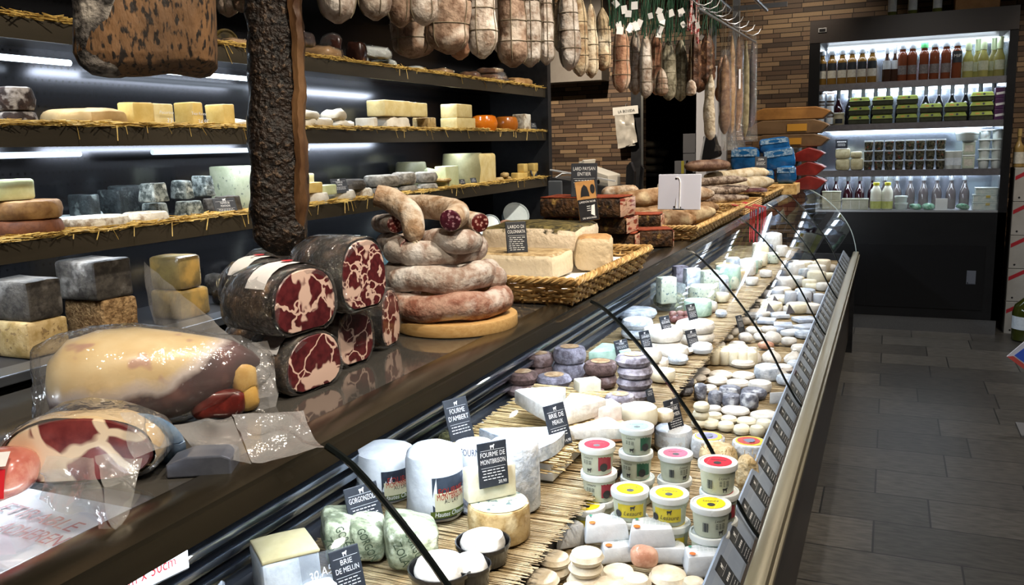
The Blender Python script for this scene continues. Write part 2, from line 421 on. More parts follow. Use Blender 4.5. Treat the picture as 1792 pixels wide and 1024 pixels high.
# ------------------------------------------------------------------ serving counter
CF, CB, CTOP, YN, YE = -.235, -1.25, 1.24, -.4, 6.763
ctr = tag(empty('serving_counter', (0, 3, 0)), 'long refrigerated serving counter with curved glass, steel rail and gold bumper', 'counter')
def C(name, vf, m, **k):
    return ob(name, tf(vf, (0, -3, 0)), m, ctr, **k)
counter_wood = mat('counter_front', hx('2e241c'), hx('3a2e24'), 20, rough=.35, st=(1, .1, 1))
C('base', box3(CB, CF, YN, YE, .1, .64), counter_wood, smooth=False)
C('plinth', box3(CB + .05, CF - .04, YN, YE - .03, 0, .1), dark_matte, smooth=False)
C('end_panel', box3(CB, CF + .03, YE, YE + .03, .0, .72), dark_panel, smooth=False)
gold = mat('gold_bumper', hx('857c62'), hx('9a9078'), 8, rough=.35, metal=.6, st=(1, .05, 1))
C('bumper', join(box3(-.225, -.183, YN, YE + .03, .715, .765, r=.008), box3(-.195, -.176, YN, YE + .03, .725, .742, r=.004)), gold, smooth=True)
C('bumper_rail', box3(-.245, -.2, YN, YE, .64, .715), counter_wood, smooth=False)
top_glass = mat('counter_top_glass', (.05, .048, .044), (.06, .056, .05), 5, rough=.05, spec=.8, coat=.3)
TOPA, TOPB = -.05, .64
C('top', box3(CB, -.70, TOPB, YE, 1.222, CTOP), top_glass, smooth=False)
rail_m = mat('rail_steel', hx('5d5648'), hx('6e6758'), 20, rough=.24, metal=.9, st=(1, .03, 1))
rl_ = C('rail', join(prism([(-.712, 1.238), (-.70, 1.243), (-.665, 1.243), (-.645, 1.236), (-.638, 1.205), (-.66, 1.195), (-.712, 1.195)], YE - YN, axis='y'), ), rail_m)
rl_.location = (0, YN, 0)
C('under_top', join(box3(CB, -.95, TOPB + .3, YE, 1.13, 1.2215)), dark_panel, smooth=False)
C('back_face', box3(CB, CB + .02, YN, YE, .64, 1.22), dark_panel, smooth=False)
C('deck', join(box3(-1.23, -.27, YN, YE, .64, .70), box3(-1.23, -.65, YN, YE, .70, .795)), mat('deck_steel', (.1, .1, .11), rough=.4, metal=.8), smooth=False)
slat_m = mat('slat_steel', (.42, .46, .52), (.3, .33, .38), 30, rough=.22, metal=1, st=(1, .03, 1))
C('slat_wall', box3(-1.14, -1.11, YN, YE, .795, 1.13), mat('slat_dark', (.03, .035, .045), rough=.3, metal=.5), smooth=False)
fins = [box3(-1.11, -1.085, YN, YE, .83 + i * .034, .848 + i * .034, r=.004) for i in range(9)]
C('slats', join(*fins), slat_m)
C('end_glass_frame', box3(-1.2, -.26, YE - .02, YE - .005, .69, .75), dark_panel, smooth=False)
# price strip, sloping, along the front of the deck
strip_m = mat('price_strip', (.30, .36, .46), (.26, .31, .4), 10, rough=.35)
rl_ = C('price_strip', join(prism([(-.292, .775), (-.287, .778), (-.222, .685), (-.228, .682)], YE - YN - .02, axis='y')), strip_m, smooth=False)
rl_.location = (0, YN, 0)
C('price_strip_foot', box3(-.3, -.225, YN, YE, .66, .7), dark_panel, smooth=False)
# LED tubes under the rail
C('led_tube', box3(-.755, -.728, .3, YE - .1, 1.188, 1.2, r=.004), mat('case_led', (.9, .96, 1.0), emit=14), smooth=True)
# curved glass, one pane per part
GP = [(-.622, 1.243), (-.585, 1.222), (-.535, 1.175), (-.48, 1.113), (-.415, 1.028), (-.35, .93), (-.288, .81), (-.243, .735), (-.205, .70)]
GPE = [(-.622, 1.243), (-.56, 1.232), (-.49, 1.2), (-.42, 1.15), (-.35, 1.085), (-.29, 1.01), (-.24, .92), (-.21, .82), (-.198, .74)]
def smoothprof(P, n=24):
    out = []
    for i in range(n + 1):
        t = i / n * (len(P) - 1); k = min(int(t), len(P) - 2); f = t - k
        p0, p1, p2, p3 = (Vector(P[max(0, min(len(P) - 1, j))]) for j in (k - 1, k, k + 1, k + 2))
        out.append(.5 * ((2 * p1) + (p2 - p0) * f + (2 * p0 - 5 * p1 + 4 * p2 - p3) * f * f + (3 * p1 - p0 - 3 * p2 + p3) * f ** 3))
    return out
seams = [-.2, .83, 1.86, 2.88, 4.02, 4.97, 5.92, 6.74]
edge_m = mat('glass_edge', (.006, .008, .008), rough=.15)
for i in range(len(seams) - 1):
    y0, y1 = seams[i] + .004, seams[i + 1] - .004
    last = i == len(seams) - 2
    V, F = [], []
    A, B = smoothprof(GP), smoothprof(GPE if last else GP)
    m = 6
    for j in range(m + 1):
        u = j / m; yy = y0 + (y1 - y0) * u
        for a, b in zip(A, B): V.append(Vector((a.x * (1 - u) + b.x * u, yy - 3, a.y * (1 - u) + b.y * u)))
    n = len(A)
    for j in range(m):
        for k in range(n - 1): F.append((j * n + k, j * n + k + 1, (j + 1) * n + k + 1, (j + 1) * n + k))
    g = ob('glass_pane', (V, F), glass, ctr)
    if i: 
        w = .0045 if i in (1, 2) else .004
        ob('edge_trim', tube([(p.x, y0 - .004 - 3, p.y) for p in A], [w] * len(A), 6), edge_m, g)
    if last: ob('edge_trim', tube([(p.x, y1 - 3, p.y) for p in B], .0035, 6), mat('glass_edge_light', (.35, .42, .42), rough=.1), g)
# price tags on the strip, each standing for itself
tag_m = mat('slate_tag', (.018, .021, .028), (.028, .032, .04), 20, rough=.45)
chalk = mat('chalk_white', (.75, .75, .75), rough=.6)
sl = Vector((.065, 0, -.093)).normalized()
ax = math.atan2(.065, .093)
cow = [(-.5, .1), (-.42, .32), (-.1, .3), (.2, .34), (.34, .5), (.52, .42), (.44, .22), (.36, .1), (.3, -.45), (.18, -.45), (.16, -.08), (-.22, -.08), (-.26, -.45), (-.38, -.45), (-.4, 0)]
def cowmark(s, x, z, y=-.0008): return [Vector((x + a * s, y, z + b * s)) for a, b in cow], [tuple(range(len(cow)))]
def bars(x0, x1, z, hgt, rng, y=-.0008, gap=.004):
    V, F = [], []; x = x0
    while x < x1 - .004:
        w = min(rng.uniform(.004, .011), x1 - x)
        n = len(V); V += [Vector((x, y, z)), Vector((x + w, y, z)), Vector((x + w, y, z + hgt)), Vector((x, y, z + hgt))]; F.append((n, n + 1, n + 2, n + 3))
        x += w + gap * .6
    return V, F
def tag_face(w, h):
    rng = random.Random(3)
    return join(cowmark(w * .2, 0, h * .88), box_line(w * .8, h * .79), bars(-w * .3, w * .3, h * .63, h * .05, rng), box_line(w * .8, h * .55), *[bars(-w * .36, w * .36, h * z, h * .012, rng) for z in (.46, .39, .32, .25)])
def box_line(w, z, y=-.0008, t=.0006): return [Vector((-w / 2, y, z)), Vector((w / 2, y, z)), Vector((w / 2, y, z + t)), Vector((-w / 2, y, z + t))], [(0, 1, 2, 3)]
tg0 = ob('price_tag', tf(grid_box(.066, .003, .1, r=.001), (0, .0016, 0)), tag_m, smooth=False)
ob('lettering', tag_face(.066, .1), chalk, tg0, smooth=False)
ntag = 33
for i in range(ntag):
    y = 1.62 + i * .152
    loc = (-.2235, y, .690); rot = (-ax, 0, R(90))
    lab = 'dark slate price tag on the sloping front strip, %s from the near end' % (ORD[i] if i < 20 else 'number %d' % (i + 1))
    g = 'price tags along the front strip'
    if i == 0: tg0.location = loc; tg0.rotation_euler = rot; tag(tg0, lab, 'price tag', g)
    else: dup(tg0, loc, rot, lab, g)
# ------------------------------------------------------------------ lights
def area(name, loc, rot, sx, sy, e, col, spread=None):
    l = bpy.data.lights.new(name, 'AREA'); l.shape = 'RECTANGLE'; l.size = sx; l.size_y = sy; l.energy = e; l.color = col
    if spread: l.spread = R(spread)
    o = bpy.data.objects.new(name, l); COL.objects.link(o); o.location = loc; o.rotation_euler = rot; return o
def spot(name, loc, tgt, e, col, size=50, blend=.6, rad=.05):
    l = bpy.data.lights.new(name, 'SPOT'); l.energy = e; l.color = col; l.spot_size = R(size); l.spot_blend = blend; l.shadow_soft_size = rad
    o = bpy.data.objects.new(name, l); COL.objects.link(o); o.location = loc
    o.rotation_euler = (Vector(tgt) - Vector(loc)).to_track_quat('-Z', 'Y').to_euler(); return o
WARM = (1, .86, .68); COOL = (.78, .88, 1.0); NEUT = (1, .95, .88)
for i, y in enumerate((1.2, 2.2, 3.2, 4.2, 5.2, 6.2)):
    area('case_light', (-.742, y, 1.184), (0, R(-20), 0), .03, .95, 4.5, (.72, .85, 1.0)); area('slat_fill_light', (-.76, y, 1.165), (0, R(55), 0), .02, .95, 4, COOL)  # the back-facing area lights are added to brighten the slat wall
area('case_light', (-.742, .55, 1.184), (0, R(-20), 0), .03, .5, 1.6, COOL)
for i, y in enumerate((.1, 1.2, 2.3, 3.5, 4.8, 6.2)):
    spot('ceiling_spot', (.25, y - .2, 3.2), (-.95, y + .35, 1.25), 150, WARM, 62, .7)
for i, y in enumerate((1.4, 3.0, 4.6, 6.0)):
    spot('ceiling_spot', (-1.3, y, 3.2), (-2.6, y + .4, 1.5), 120, (1, .92, .8), 75, .8)
spot('ceiling_spot', (.2, 5.6, 3.2), (.3, 8, .6), 40, NEUT, 70, .8)
spot('ceiling_spot', (-2.5, 6.8, 3.2), (-2.6, 8.5, 1.5), 260, WARM, 80, .9)  # spot added to brighten the left part of the wood wall
spot('ceiling_spot', (1.6, 7.0, 3.2), (1.2, 8.4, 1.6), 60, WARM, 60, .8)
spot('ceiling_spot', (-.7, 7.2, 3.2), (-.9, 8.5, 2.2), 60, WARM, 80, .9)  # spot added to brighten the wood wall beside the fridge
for x, y in ((1.2, 1.0), (1.2, 3.6), (1.2, 6.0), (-.2, 2.2), (-.2, 4.8)): spot('added_fill_spot', (x, y, 3.25), (x - .3, y + .2, 0), 50, NEUT, 150, 1, .04)  # unseen wide spots added as general fill light
SC.world = bpy.data.worlds.new('world'); SC.world.use_nodes = True
SC.world.node_tree.nodes['Background'].inputs[0].default_value = (.05, .05, .05, 1)
SC.view_settings.view_transform = 'Standard'
try: SC.view_settings.look = 'None'
except Exception: pass
SC.view_settings.exposure = .25
SC.cycles.use_denoising = True
SC.cycles.max_bounces = 8; SC.cycles.transparent_max_bounces = 24; SC.cycles.caustics_reflective = False; SC.cycles.caustics_refractive = False
SC.cycles.sample_clamp_indirect = 4
# ------------------------------------------------------------------ refrigerated shelf cabinet behind the counter
XL = -2.5; XBK = -2.98; CY0, CY1 = .2, 6.42
SZ = {1: 2.035, 2: 1.703, 3: 1.345, 4: .965}
cab = tag(empty('shelf_cabinet', (XL, 3, 0)), 'tall dark refrigerated wall cabinet with four straw-edged cheese shelves', 'display cabinet')
def K(name, vf, m, parent=None, **k):
    return ob(name, tf(vf, (-XL, -3, 0)), m, parent or cab, **k)
# perforated dark back panel
def perf(name, base, hole, px, pz, r):
    m, nt, out = _nodes(name); L = nt.links
    b = _N(nt, 'BsdfPrincipled'); L.new(b.outputs[0], out.inputs[0]); b.inputs['Roughness'].default_value = .16; b.inputs['Metallic'].default_value = .85
    tc = _N(nt, 'TexCoord'); sp = _N(nt, 'SeparateXYZ'); L.new(tc.outputs['Object'], sp.inputs[0])
    def cell(o, p):
        a = _N(nt, 'Math', operation='PINGPONG'); L.new(o, a.inputs[0]); a.inputs[1].default_value = p / 2
        return a.outputs[0]
    a, c = cell(sp.outputs[1], px), cell(sp.outputs[2], pz)
    cb = _N(nt, 'CombineXYZ'); L.new(a, cb.inputs[0]); L.new(c, cb.inputs[1])
    ln = _N(nt, 'VectorMath', operation='LENGTH'); L.new(cb.outputs[0], ln.inputs[0])
    f = _N(nt, 'Math', operation='LESS_THAN'); L.new(ln.outputs['Value'], f.inputs[0]); f.inputs[1].default_value = r
    L.new(mixc(nt, f.outputs[0], base, hole), b.inputs['Base Color'])
    mv = _N(nt, 'Math', operation='SUBTRACT'); mv.inputs[0].default_value = .85; L.new(f.outputs[0], mv.inputs[1]); L.new(mv.outputs[0], b.inputs['Metallic'])
    return m
perf_m = perf('perforated_steel', (.06, .06, .066), (.0, .0, .0), .03, .05, .0045)
K('back_panel', box3(XBK - .02, XBK, CY0, CY1, .9, 2.55), perf_m, smooth=False)
K('side_panel', box3(XBK - .05, XL + .02, CY1, CY1 + .07, 0, 2.9), dark_panel, smooth=False)
K('canopy', box3(XBK - .05, XL + .03, CY0, CY1, 2.5, 2.7), dark_panel, smooth=False)
K('base', box3(XBK, XL + .02, CY0, CY1, 0, .90), dark_matte, smooth=False)
lip_m = mat('shelf_lip', (.055, .045, .03), (.075, .06, .04), 8, rough=.35, metal=.4, st=(1, .1, 1))
tube_m = mat('shelf_tube_glow', (.78, .9, 1.0), emit=4)
for k in (1, 2, 3):
    s = K('shelf', box3(XBK, XL - .012, CY0, CY1, SZ[k] - .02, SZ[k]), mat('shelf_board', (.05, .05, .05), rough=.3, metal=.5), smooth=False)
    ob('shelf_lip', tf(box3(XL - .012, XL, CY0, CY1, SZ[k] - .062, SZ[k] + .004), (-XL, -3, 0)), lip_m, s, smooth=False)
    ob('light_tube', tf(join(tube([(XL - .30, 1.2, SZ[k] - .085), (XL - .30, 2.35, SZ[k] - .085)], .011, 8), tube([(XL - .30, 2.7, SZ[k] - .085), (XL - .30, 3.75, SZ[k] - .085)], .011, 8)), (-XL, -3, 0)), tube_m if k < 2 else mat('tube_dim', (.6, .7, .8), emit=.8), s)
s = K('well_ledge', box3(XL - .02, XL + .09, CY0, CY1, .93, .962, r=.004), mat('ledge_steel', (.2, .22, .25), (.15, .165, .19), 10, rough=.28, metal=.75, st=(1, .1, 1)), smooth=False)
K('well_floor', box3(XBK, XL - .02, CY0, CY1, .90, .95), mat('well_floor', (.03, .03, .032), rough=.4), smooth=False)
for k, e in ((1, 6), (2, 6), (3, 5)):
    for y in (1.8, 3.2, 4.6):
        area('shelf_light', (XL - .12, y, SZ[k] - .066), (0, R(25), 0), .05, 1.2, e, COOL)
# straw along the shelves
def straw_mesh(y0, y1, x, z, n, rng, L=(.05, .13), spread=.03, hang=.06, th=.0015):
    V, F = [], []
    for i in range(n):
        y = rng.uniform(y0, y1); l = rng.uniform(*L)
        hg = rng.random() < hang
        if hg:
            a = Vector((x + .004, y, z + .004)); d = Vector((rng.uniform(.05, .25), rng.uniform(-.6, .6), -rng.uniform(.5, 1.1))).normalized(); l *= rng.uniform(.5, 1)
            a2 = a + Vector((.008, 0, 0)); a = a2
        else:
            a = Vector((x - rng.uniform(0, spread), y, z + rng.uniform(.001, .018))); d = Vector((rng.gauss(.05, .3), rng.choice((-1, 1)), rng.gauss(0, .06))).normalized()
        r = th * rng.uniform(.7, 1.5); b = a + d * l
        s = d.cross(Vector((.3, .2, 1))).normalized() * r; u = d.cross(s).normalized() * r
        q = len(V); V += [a + s, a - s * .5 + u * .8, a - s * .5 - u * .8, b + s, b - s * .5 + u * .8, b - s * .5 - u * .8]
        F += [(q, q + 1, q + 4, q + 3), (q + 1, q + 2, q + 5, q + 4), (q + 2, q, q + 3, q + 5)]
    return V, F
straw_m = mat('straw', hx('d9b866'), hx('a8853f'), 15, rough=.6)
straw_pale = mat('straw_pale', hx('c9ad72'), hx('9d7f47'), 15, rough=.6)
rng = random.Random(5)
for k, w in ((1, 'top'), (2, 'second'), (3, 'third')):
    o = ob('loose_straw', straw_mesh(CY0 + 1.0, CY1 - .05, XL, SZ[k] + .003, 8000, rng, L=(.03, .085), spread=.06, hang=.004), straw_m, smooth=False)
    tag(o, 'loose golden straw fringing the %s cabinet shelf' % w, 'straw', kind='stuff')
# ------------------------------------------------------------------ wall fridge with drinks
FY = 7.69; FX0, FX1 = -.65, .85; FO0, FO1 = -.565, .79
fr = tag(empty('wall_fridge', (.1, FY, 0)), 'tall black open-front wall fridge with lit shelves of bottles and egg boxes', 'fridge')
def G(name, vf, m, parent=None, **k): return ob(name, tf(vf, (-.1, -FY, 0)), m, parent or fr, **k)
fr_black = mat('fridge_black', (.008, .008, .009), (.01, .01, .011), 10, rough=.32)
FD = FY + .62
G('side_panel', box3(FX0, FO0, FY, FD, .12, 2.37), fr_black, smooth=False)
G('side_panel', box3(FO1, FX1, FY, FD, .12, 2.37), fr_black, smooth=False)
hd = G('header', box3(FX0, FX1, FY, FD, 2.365, 2.545), mat('fridge_header', (.045, .038, .036), rough=.35), smooth=False)
dsp = ob('temperature_display', tf(box3(-.585, -.52, FY - .006, FY, 2.45, 2.485, r=.002), (-.1, -FY, 0)), grey_plastic, hd, smooth=False)
G('temperature_window', box3(-.577, -.53, FY - .008, FY - .006, 2.457, 2.478), dark_panel, hd, smooth=False)
G('back_panel', box3(FO0, FO1, FD - .03, FD, .96, 2.37), perf('fridge_back', (.55, .62, .75), (.1, .1, .12), .04, .06, .006), smooth=False)
G('base', box3(FX0, FX1, FY, FD, .12, .985), fr_black, smooth=False)
dr = G('sliding_door', box3(-.14, .72, FY - .008, FY, .20, .72), mat('fridge_door', (.007, .007, .008), rough=.3), smooth=False)
ob('recessed_handle', tf(join(box3(.60, .665, FY - .011, FY - .008, .41, .52), box3(.605, .66, FY - .014, FY - .011, .415, .425), box3(.605, .612, FY - .014, FY - .011, .415, .515)), (-.1, -FY, 0)), mat('handle_grey', (.13, .14, .17), rough=.4), dr, smooth=False)
G('sliding_door', box3(-.60, -.15, FY - .005, FY, .20, .72), mat('fridge_door', 0), smooth=False)
G('kick_plate', box3(FX0 + .02, FX1 - .02, FY + .02, FY + .06, .0, .12), steel, smooth=False)
G('foot_block', box3(FX0 + .02, FX1 - .02, FY + .06, FD, .0, .12), dark_matte, smooth=False)
FS = {1: 2.03, 2: 1.70, 3: 1.325, 4: 1.0}
shelf_st = mat('fridge_shelf_steel', (.30, .29, .31), (.25, .24, .26), 30, rough=.35, metal=.8, st=(1, 1, 1))
for k in (1, 2, 3):
    G('shelf', join(box3(FO0, FO1, FY + .03, FD - .03, FS[k] - .02, FS[k]), box3(FO0, FO1, FY + .015, FY + .03, FS[k] - .05, FS[k] + .003)), shelf_st, smooth=False)
G('shelf', box3(FO0, FO1, FY + .005, FD - .03, .985, FS[4]), mat('fridge_sill', (.5, .52, .55), rough=.3, metal=.6), smooth=False)
for z in (2.35, FS[1] - .035, FS[2] - .035, FS[3] - .035):
    G('light_tube', box3(FO0 + .02, FO1 - .02, FD - .07, FD - .045, z - .012, z + .008, r=.004), mat('fridge_tube', (.85, .95, 1), emit=9), smooth=True)
    area('fridge_light', (.1, FY + .34, z - .02), (R(-20), 0, 0), 1.25, .05, 2.6, COOL)
    area('fridge_light', (.1, FY + .06, z - .02), (R(25), 0, 0), 1.25, .03, 1.8, COOL)
gp = G('front_glass', box3(FO0, FO1, FY + .008, FY + .012, 1.0, 1.09), film('fridge_glass', clear=.95, rough=.03, milk=(.8, .9, .9), fres=1.25), smooth=False)
gr = G('side_glass', box3(FO1 - .012, FO1 - .006, FY + .01, FD - .05, 1.0, 2.36), film('fridge_glass', 0), smooth=False)
# goods in the fridge: photo extents read on the plane just inside the front
def fx(px, py, Y): return at(px, py, Y=Y).x
def bottle_prof(r, h, neck=.32, nr=.012, sh=.2):
    b = h * (1 - neck - sh)
    return [(r * .8, 0), (r, .006), (r, b), (r * .93, b + h * sh * .3), (r * .6, b + h * sh * .7), (nr * 1.15, b + h * sh), (nr, b + h * sh + .01), (nr, h - .02), (nr * 1.25, h - .018), (nr * 1.25, h - .004), (nr, h)]
def liquid(name, col, clear=.25, rough=.06):
    """tinted bottle glass: dark body, see-through tint and sharp reflections"""
    if name in MATS: return MATS[name]
    m, nt, out = _nodes(name); L = nt.links
    tr = _N(nt, 'BsdfTransparent'); tr.inputs[0].default_value = c4([min(1, c * 1.6 + .05) for c in col])
    df = _N(nt, 'BsdfPrincipled'); df.inputs['Base Color'].default_value = c4(col); df.inputs['Roughness'].default_value = rough; df.inputs['Coat Weight'].default_value = .6
    mx = _N(nt, 'MixShader'); mx.inputs[0].default_value = 1 - clear; L.new(tr.outputs[0], mx.inputs[1]); L.new(df.outputs[0], mx.inputs[2]); L.new(mx.outputs[0], out.inputs[0])
    MATS[name] = m; return m
def wrapband(r, z0, z1, a0=-150, a1=-30, n=14):
    V, F = [], []
    for i in range(n + 1):
        a = R(a0 + (a1 - a0) * i / n)
        V += [Vector((r * math.cos(a), r * math.sin(a), z0)), Vector((r * math.cos(a), r * math.sin(a), z1))]
    for i in range(n): F.append((2 * i, 2 * i + 2, 2 * i + 3, 2 * i + 1))
    return V, F
def bottle(name, r, h, body, cap, capm, lab, loc, label, cat, group, neck=.32, nr=.012, sh=.2, caplen=.06):
    o = ob(name, lathe(bottle_prof(r, h, neck, nr, sh), 16), body, loc=loc)
    ob('cap', lathe([(nr * 1.1, h - caplen), (nr * 1.35, h - caplen + .002), (nr * 1.35, h + .001), (nr * .6, h + .002)], 12), capm, o)
    for z0, z1, m in lab: ob('paper_label', wrapband(r + .0012, z0 * h, z1 * h), m, o)
    return tag(o, label, cat, group)
amber = liquid('amber_glass', (.30, .17, .04), .35); pale_w = liquid('pale_white_glass', (.45, .42, .16), .5); rose = liquid('rose_glass', (.22, .065, .03), .3)
brown = liquid('brown_glass', (.06, .03, .02), .2); darkb = liquid('dark_bottle', (.012, .012, .014), .05, .1); greenw = liquid('green_wine_glass', (.22, .26, .06), .4); rosec = liquid('rosy_clear_glass', (.17, .145, .145), .4); redw = liquid('red_wine_glass', (.03, .006, .01), .1)
lb_black = mat('label_black', (.02, .024, .03), rough=.5); lb_cream = mat('label_cream', (.62, .6, .52), (.5, .48, .42), 60, rough=.6); lb_white = mat('label_white', (.7, .78, .85), (.6, .68, .76), 40, rough=.6)
lb_grey = mat('label_grey', (.2, .18, .18), (.12, .11, .11), 80, rough=.6); cap_silver = mat('cap_silver', (.55, .6, .65), rough=.3, metal=.5); cap_green = mat('cap_green', (.1, .45, .16), rough=.4); foil_y = mat('foil_pale_green', (.55, .65, .4), rough=.35, metal=.2)
lb_sage = mat('label_sage', (.45, .47, .36), (.35, .38, .28), 60, rough=.6)
def cpx(c): return 1392 + c / 4.2675
BY = FY + .09
z1 = FS[1]
for i, c in enumerate((198, 272, 347, 420, 495, 570)):
    bottle('spirit_bottle', .037, .275, amber, 0, cap_silver, [(.2, .42, lb_cream), (.425, .64, lb_black)], (fx(cpx(c), 130, BY), BY, z1), 'amber bottle with black and cream label on the top fridge shelf, %s from the left' % ORD[i], 'bottle', 'amber bottles on the top fridge shelf', neck=.2, nr=.02, sh=.13, caplen=.035)
for i, c in enumerate((680, 738)):
    bottle('rose_bottle', .034, .285, brown, 0, cap_silver, [(.36, .6, lb_white)], (fx(cpx(c), 130, BY), BY + .02 * i, z1), '%s brown bottle with pale blue-white label on the top fridge shelf' % ('left-hand' if i == 0 else 'right-hand'), 'bottle', 'brown bottles with pale label', neck=.3)
for i, c in enumerate((795, 868, 955, 1033, 1118, 1200)):
    capm = cap_green if i == 2 else cap_silver
    labs = [(.18, .42, lb_grey)] if i < 5 else [(.42, .72, lb_black)]
    desc = {2: 'red-brown bottle with bright green cap on the top fridge shelf', 5: 'red-brown bottle with black MiP label on the top fridge shelf'}.get(i, 'red-brown bottle with grey label and silver cap, %s of its row' % ORD[i])
    b = bottle('rose_bottle', .036, .295, rose, 0, capm, labs, (fx(cpx(c), 130, BY), BY, z1), desc, 'bottle', 'rose bottles on the top fridge shelf', neck=.17, nr=.022, sh=.14, caplen=.045)
    if i == 5: ob('lettering', tf(text('MiP', .022, .05), (0, -.0375, .165)), chalk, b, smooth=False)
for i, (c, dy) in enumerate(((1285, 0), (1355, .09), (1398, 0), (1475, .09), (1518, 0))):
    bottle('white_wine_bottle', .038, .30, pale_w, 0, foil_y, [(.18, .42, lb_sage)], (fx(cpx(c), 125, BY + dy), BY + dy, z1), 'pale green white-wine bottle with foil neck on the top fridge shelf, %s from the left' % ORD[i], 'bottle', 'white wine bottles on the top fridge shelf', neck=.3, nr=.017, sh=.24, caplen=.09)
# second shelf
z2 = FS[2]
jar_p = [(.028, 0), (.031, .004), (.031, .07), (.029, .076), (.029, .092), (.026, .094)]
jm = mat('jar_side', hx('3a2c22'), hx('5a4636'), 40, rough=.35)
for cx_, nm in ((190, 'left'), (258, 'right')):
    for k in range(3):
        j = ob('preserve_jar', lathe(jar_p, 18), jm, loc=(fx(cpx(cx_), 200, BY), BY, z2 + k * .0952))
        ob('lid', tf(lathe([(.0305, 0), (.031, .003), (.031, .016), (.028, .018)], 18), (0, 0, .0765)), mat('jar_lid', (.5, .52, .55), rough=.35, metal=.4), j)
        ob('paper_label', wrapband(.0318, .012, .066), lb_white, j)
        ob('round_mark', tf(disc(.012, 14), (0, -.0335, .04), (R(90), 0, 0)), chalk, j, smooth=False)
        tag(j, 'white-labelled jar in the %s stack on the second fridge shelf, %s from the bottom' % (nm, ORD[k]), 'jar', 'jars on the second fridge shelf')
j = ob('wide_jar', lathe([(.04, 0), (.045, .006), (.045, .06), (.04, .075), (.042, .09)], 20), mat('beige_jar', (.42, .38, .25), rough=.4), loc=(fx(cpx(325), 205, BY), BY - .01, z2))
ob('lid', tf(lathe([(.044, 0), (.045, .012), (.04, .014)], 20), (0, 0, .088)), mat('beige_lid', (.5, .47, .34), rough=.4), j); ob('paper_label', wrapband(.0462, .014, .052, -125, -50), lb_black, j)
tag(j, 'short beige jar with black label between jars and egg boxes', 'jar')
def eggbox():
    w, d, h = .155, .105, .072
    V, F = [], []
    secs = [(.92, 0), (1, .008), (1, .034), (1.04, .036), (1.04, .042), (1, .044), (.9, .066), (.84, .072)]
    for s, z in secs:
        for sx, sy in ((-1, -1), (1, -1), (1, 1), (-1, 1)): V.append(Vector((sx * w / 2 * s, sy * (d / 2 - (1 - s) * w / 2), z)))
    for j in range(len(secs) - 1):
        for i in range(4): F.append((j * 4 + i, j * 4 + (i + 1) % 4, j * 4 + 4 + (i + 1) % 4, j * 4 + 4 + i))
    F += [(3, 2, 1, 0), tuple(len(V) - 4 + i for i in range(4))]
    return V, F
V, F = eggbox()
dark_pulp = mat('egg_pulp', (.035, .04, .02), (.05, .055, .03), 40, rough=.8); lime = mat('egg_lid', hx('9cae4c'), hx('8a9c3e'), 20, rough=.55)
eb = ob('egg_box', ([v for v in V[:20]], [f for f in F if max(f) < 20]), dark_pulp, smooth=False)
ob('lid', ([v for v in V], [f for f in F if min(f) >= 16]), lime, eb, smooth=False)
ob('round_mark', tf(join(disc(.009, 14), ), (.01, -.0505, .055), (R(72), 0, 0)), lb_black, eb, smooth=False)
ob('colour_patch', tf(quadp(.03, .012), (-.03, -.0512, .049), (R(-18), 0, 0)), mat('patch_orange', (.6, .3, .05)), eb, smooth=False)
first = True
EY = BY + .0
for ci, (c, n) in enumerate(((475, 3), (648, 3), (830, 3), (1007, 2), (1192, 2), (1385, 3))):
    for k in range(n):
        lab = 'green-lidded egg box, %s from the bottom in %s column from the left' % (ORD[k], ORD[ci])
        loc = (fx(cpx(c), 205, EY), EY, z2 + k * .0738)
        if first: eb.location = loc; tag(eb, lab, 'egg box', 'green egg boxes in the fridge'); first = False
        else: dup(eb, loc, None, lab)
for i, c in enumerate((320, 405, 503, 595, 688, 780, 875, 970, 1068, 1165, 1265, 1375, 1472)):
    Yb = BY + .2
    bottle('dark_bottle', .036, .295, darkb if i else redw, 0, mat('cap_dark_grey', (.12, .13, .14), rough=.35), [], (fx(cpx(c), 190, Yb), Yb, z2), 'dark bottle standing behind the egg boxes, %s from the left' % ORD[i], 'bottle', 'dark bottles behind the egg boxes', neck=.3, nr=.0125, sh=.25, caplen=.07)
pm = mat('purple_box', (.07, .02, .08), rough=.4)
for k in range(3):
    b = ob('purple_box', grid_box(.075, .1, .082, r=.004), pm, loc=(fx(cpx(1522), 190, BY), BY, z2 + k * .0825), smooth=False)
    ob('white_band', tf(quadp(.06, .018), (0, -.0506, .03), (0, R(-8), 0)), chalk, b, smooth=False)
    tag(b, 'purple carton right of the egg boxes, %s from the bottom' % ORD[k], 'carton', 'purple cartons')
